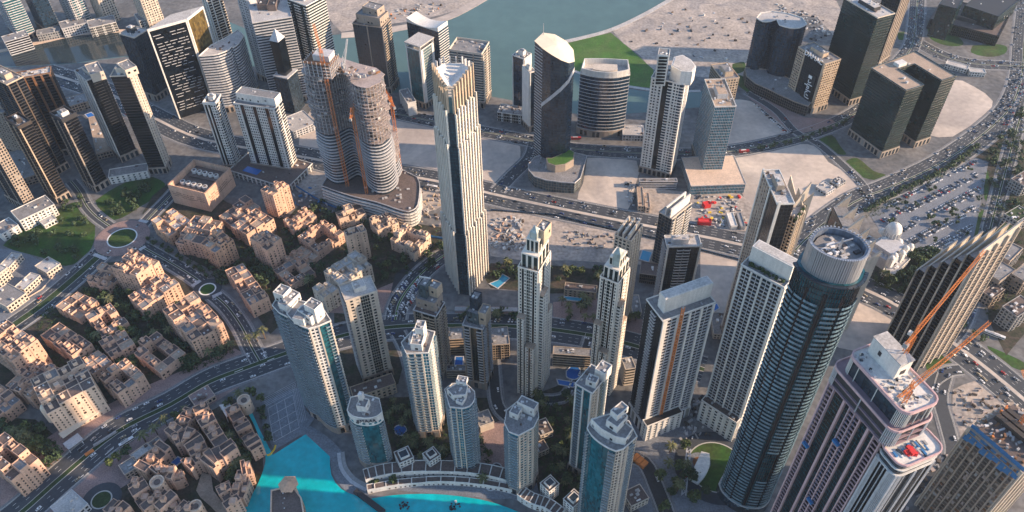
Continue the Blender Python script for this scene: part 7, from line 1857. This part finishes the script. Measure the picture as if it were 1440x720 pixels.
rowt(((1215,300),(1270,268),(1330,240),(1375,205)), 6, 0, (.8, 1.1), 'in the hedge row along the car park', 0)
rowt(((1250,415),(1330,468),(1380,505)), 11, .2, (.8, 1.1), 'along the lower highway', 20)
rowt(((300,530),(350,508),(402,490)), 9, .8, (.9, 1.2), 'on the boulevard pavement by the courtyard arcade', 20)
rowt(((170,625),(240,588),(300,556),(352,532)), 10, .8, (.9, 1.2), 'on the boulevard pavement by the souk', -20)
rowt(((520,672),(600,664),(700,672),(745,684)), 12, .9, (.9, 1.1), 'on the lake promenade', -6)
rowt(((196,345),(284,398)), 9, .1, (.7, 1.0), 'along the road below the large roundabout', 10)
rowt(((370,560),(384,626)), 7, .2, (.6, .9), 'along the waterside deck', -2)
zone(((782,428),(838,424),(895,450),(880,466),(790,450)), 10, .9, (.8, 1.1), 'on the pink plaza between the jagged towers')
zone(((640,436),(728,438),(726,452),(640,450)), 10, .7, (.8, 1.0), 'on the pink plaza behind the taupe towers')
rowt(((232,600),(262,586),(300,568)), 7, .9, (.9, 1.2), 'on the boulevard pavement by the white tent', 0)
rowt(((150,660),(200,625),(230,606)), 8, .9, (.9, 1.2), 'on the boulevard pavement beside the grey pergola', 0)
rowt(((690,392),(726,378)), 6, .6, (.7, .9), 'round the angular pale blue pool', 0)
rowt(((1060,212),(1124,200),(1193,172)), 9, .2, (.6, .8), 'on the median of the lake-row road', 0)
spots = [s for s in spots if vis_car((0, s[0]))]
spots.sort(key=lambda s: s[0].dot(s[0]) / s[2] ** 2)
SK_ = ['dark-crowned', 'green-crowned']
for q, pl, sc, where in spots[:297]:
    i = rr.randrange(6) if not pl else 6 + rr.randrange(2); nm, tm, cm = TREES[i]
    o = bpy.data.objects.new(nm, None); COL.objects.link(o); o.location = (*q, 0.1); sc *= 1.2; o.scale = (sc, sc, sc * rr.uniform(.85, 1.15)); o.rotation_euler = (0, 0, rr.random() * 6)
    knd = 'palm with a ragged fan crown' if pl else ('dark green leafy tree' if i % 2 == 0 else 'mid green leafy tree')
    tag(o, knd + ' ' + where, 'palm' if pl else 'tree', knd + 's ' + where)
    for n2, me in (('trunk', tm), ('crown', cm)):
        c = bpy.data.objects.new(n2, me); COL.objects.link(c); c.parent = o
b = MB(); r_ = random.Random(78)
for q, pl, sc, where in spots[297:]:
    sc *= 1.3
    for k in range(5):
        cx = np.array([q[0] + r_.gauss(0, 1.3), q[1] + r_.gauss(0, 1.3), r_.uniform(2.5, 5.5)]) ; rad = r_.uniform(1.1, 1.9) * sc
        for j in range(16):
            d = np.array([r_.gauss(0, 1) for _ in range(3)]); d /= np.linalg.norm(d); p = cx + d * rad * r_.uniform(.5, 1.05); e1 = np.cross(d, (.2, .3, 1)); e1 /= np.linalg.norm(e1) + 1e-9; e2 = np.cross(d, e1); z_ = r_.uniform(.4, .8)
            b.add([p - e1 * z_ - e2 * z_, p + e1 * z_ - e2 * z_, p + e1 * z_ + e2 * z_, p - e1 * z_ + e2 * z_], [(0, 1, 2, 3)])
if b.f: single('distant_trees', 'farther small trees scattered through the gardens and along the roads', 'trees', b, 'leaf_dark', None, 'stuff')
# undergrowth of the gardens
b = MB(); r_ = random.Random(77)
for pts, n in ((((120,405),(240,400),(330,500),(250,530),(120,520),(40,520),(60,440)), 900), (((240,340),(420,320),(470,420),(400,420),(300,400)), 500), (((312,590),(345,640),(360,670),(330,690),(306,650)), 260), (((540,570),(640,560),(700,650),(560,650)), 300), (((740,560),(830,560),(860,700),(770,690)), 300), (((440,280),(640,330),(600,390),(480,400),(400,330)), 300),
               (((1232,372),(1290,352),(1330,362),(1290,420),(1225,400)), 500), (((1215,300),(1300,256),(1375,205),(1380,215),(1300,268),(1222,312)), 500), (((1384,220),(1440,150),(1440,330),(1370,350)), 500), (((0,590),(60,600),(90,640),(60,670),(0,660)), 200), (((1395,300),(1440,280),(1440,460),(1380,440)), 400)):
    P = px(*pts); mn, mx = np.min(P, axis=0), np.max(P, axis=0)
    for k in range(int(n * 1.8)):
        q = np.array([r_.uniform(mn[0], mx[0]), r_.uniform(mn[1], mx[1])])
        if not inside(q, P) or in_bldg(q) or on_road(q): continue
        for j in range(9):
            p = np.array([*(q + [r_.gauss(0, 1.0), r_.gauss(0, 1.0)]), r_.uniform(.3, 2.0)]); s = r_.uniform(.3, .8); a = r_.random() * 3; t = r_.uniform(-.7, .7); ca, sa = math.cos(a) * s, math.sin(a) * s
            b.add([p + [ca, sa, t * s], p + [-sa, ca, -t * s * .4], p + [-ca, -sa, -t * s], p + [sa, -ca, t * s * .4]], [(0, 1, 2, 3)])
o = single('undergrowth', 'dense dark shrubs filling the gardens between the blocks', 'shrubs', b, 'shrub', None, 'stuff')

# ------------------------------------------------------------------ air
b = MB(); b.box((0, 700, -1), (3600, 3000, 620)); o = single('haze', None, None, b, None, None, 'stuff')
hm_ = bpy.data.materials.new('haze'); hm_.use_nodes = True; t = hm_.node_tree; t.nodes.remove(t.nodes['Principled BSDF']); pv = t.nodes.new('ShaderNodeVolumePrincipled')
pv.inputs['Color'].default_value = (.66, .80, 1.0, 1); pv.inputs['Density'].default_value = HAZE; pv.inputs['Anisotropy'].default_value = .2
t.links.new(pv.outputs[0], t.nodes['Material Output'].inputs['Volume']); o.data.materials.clear(); o.data.materials.append(hm_)
if not HAZE: bpy.data.objects.remove(o)
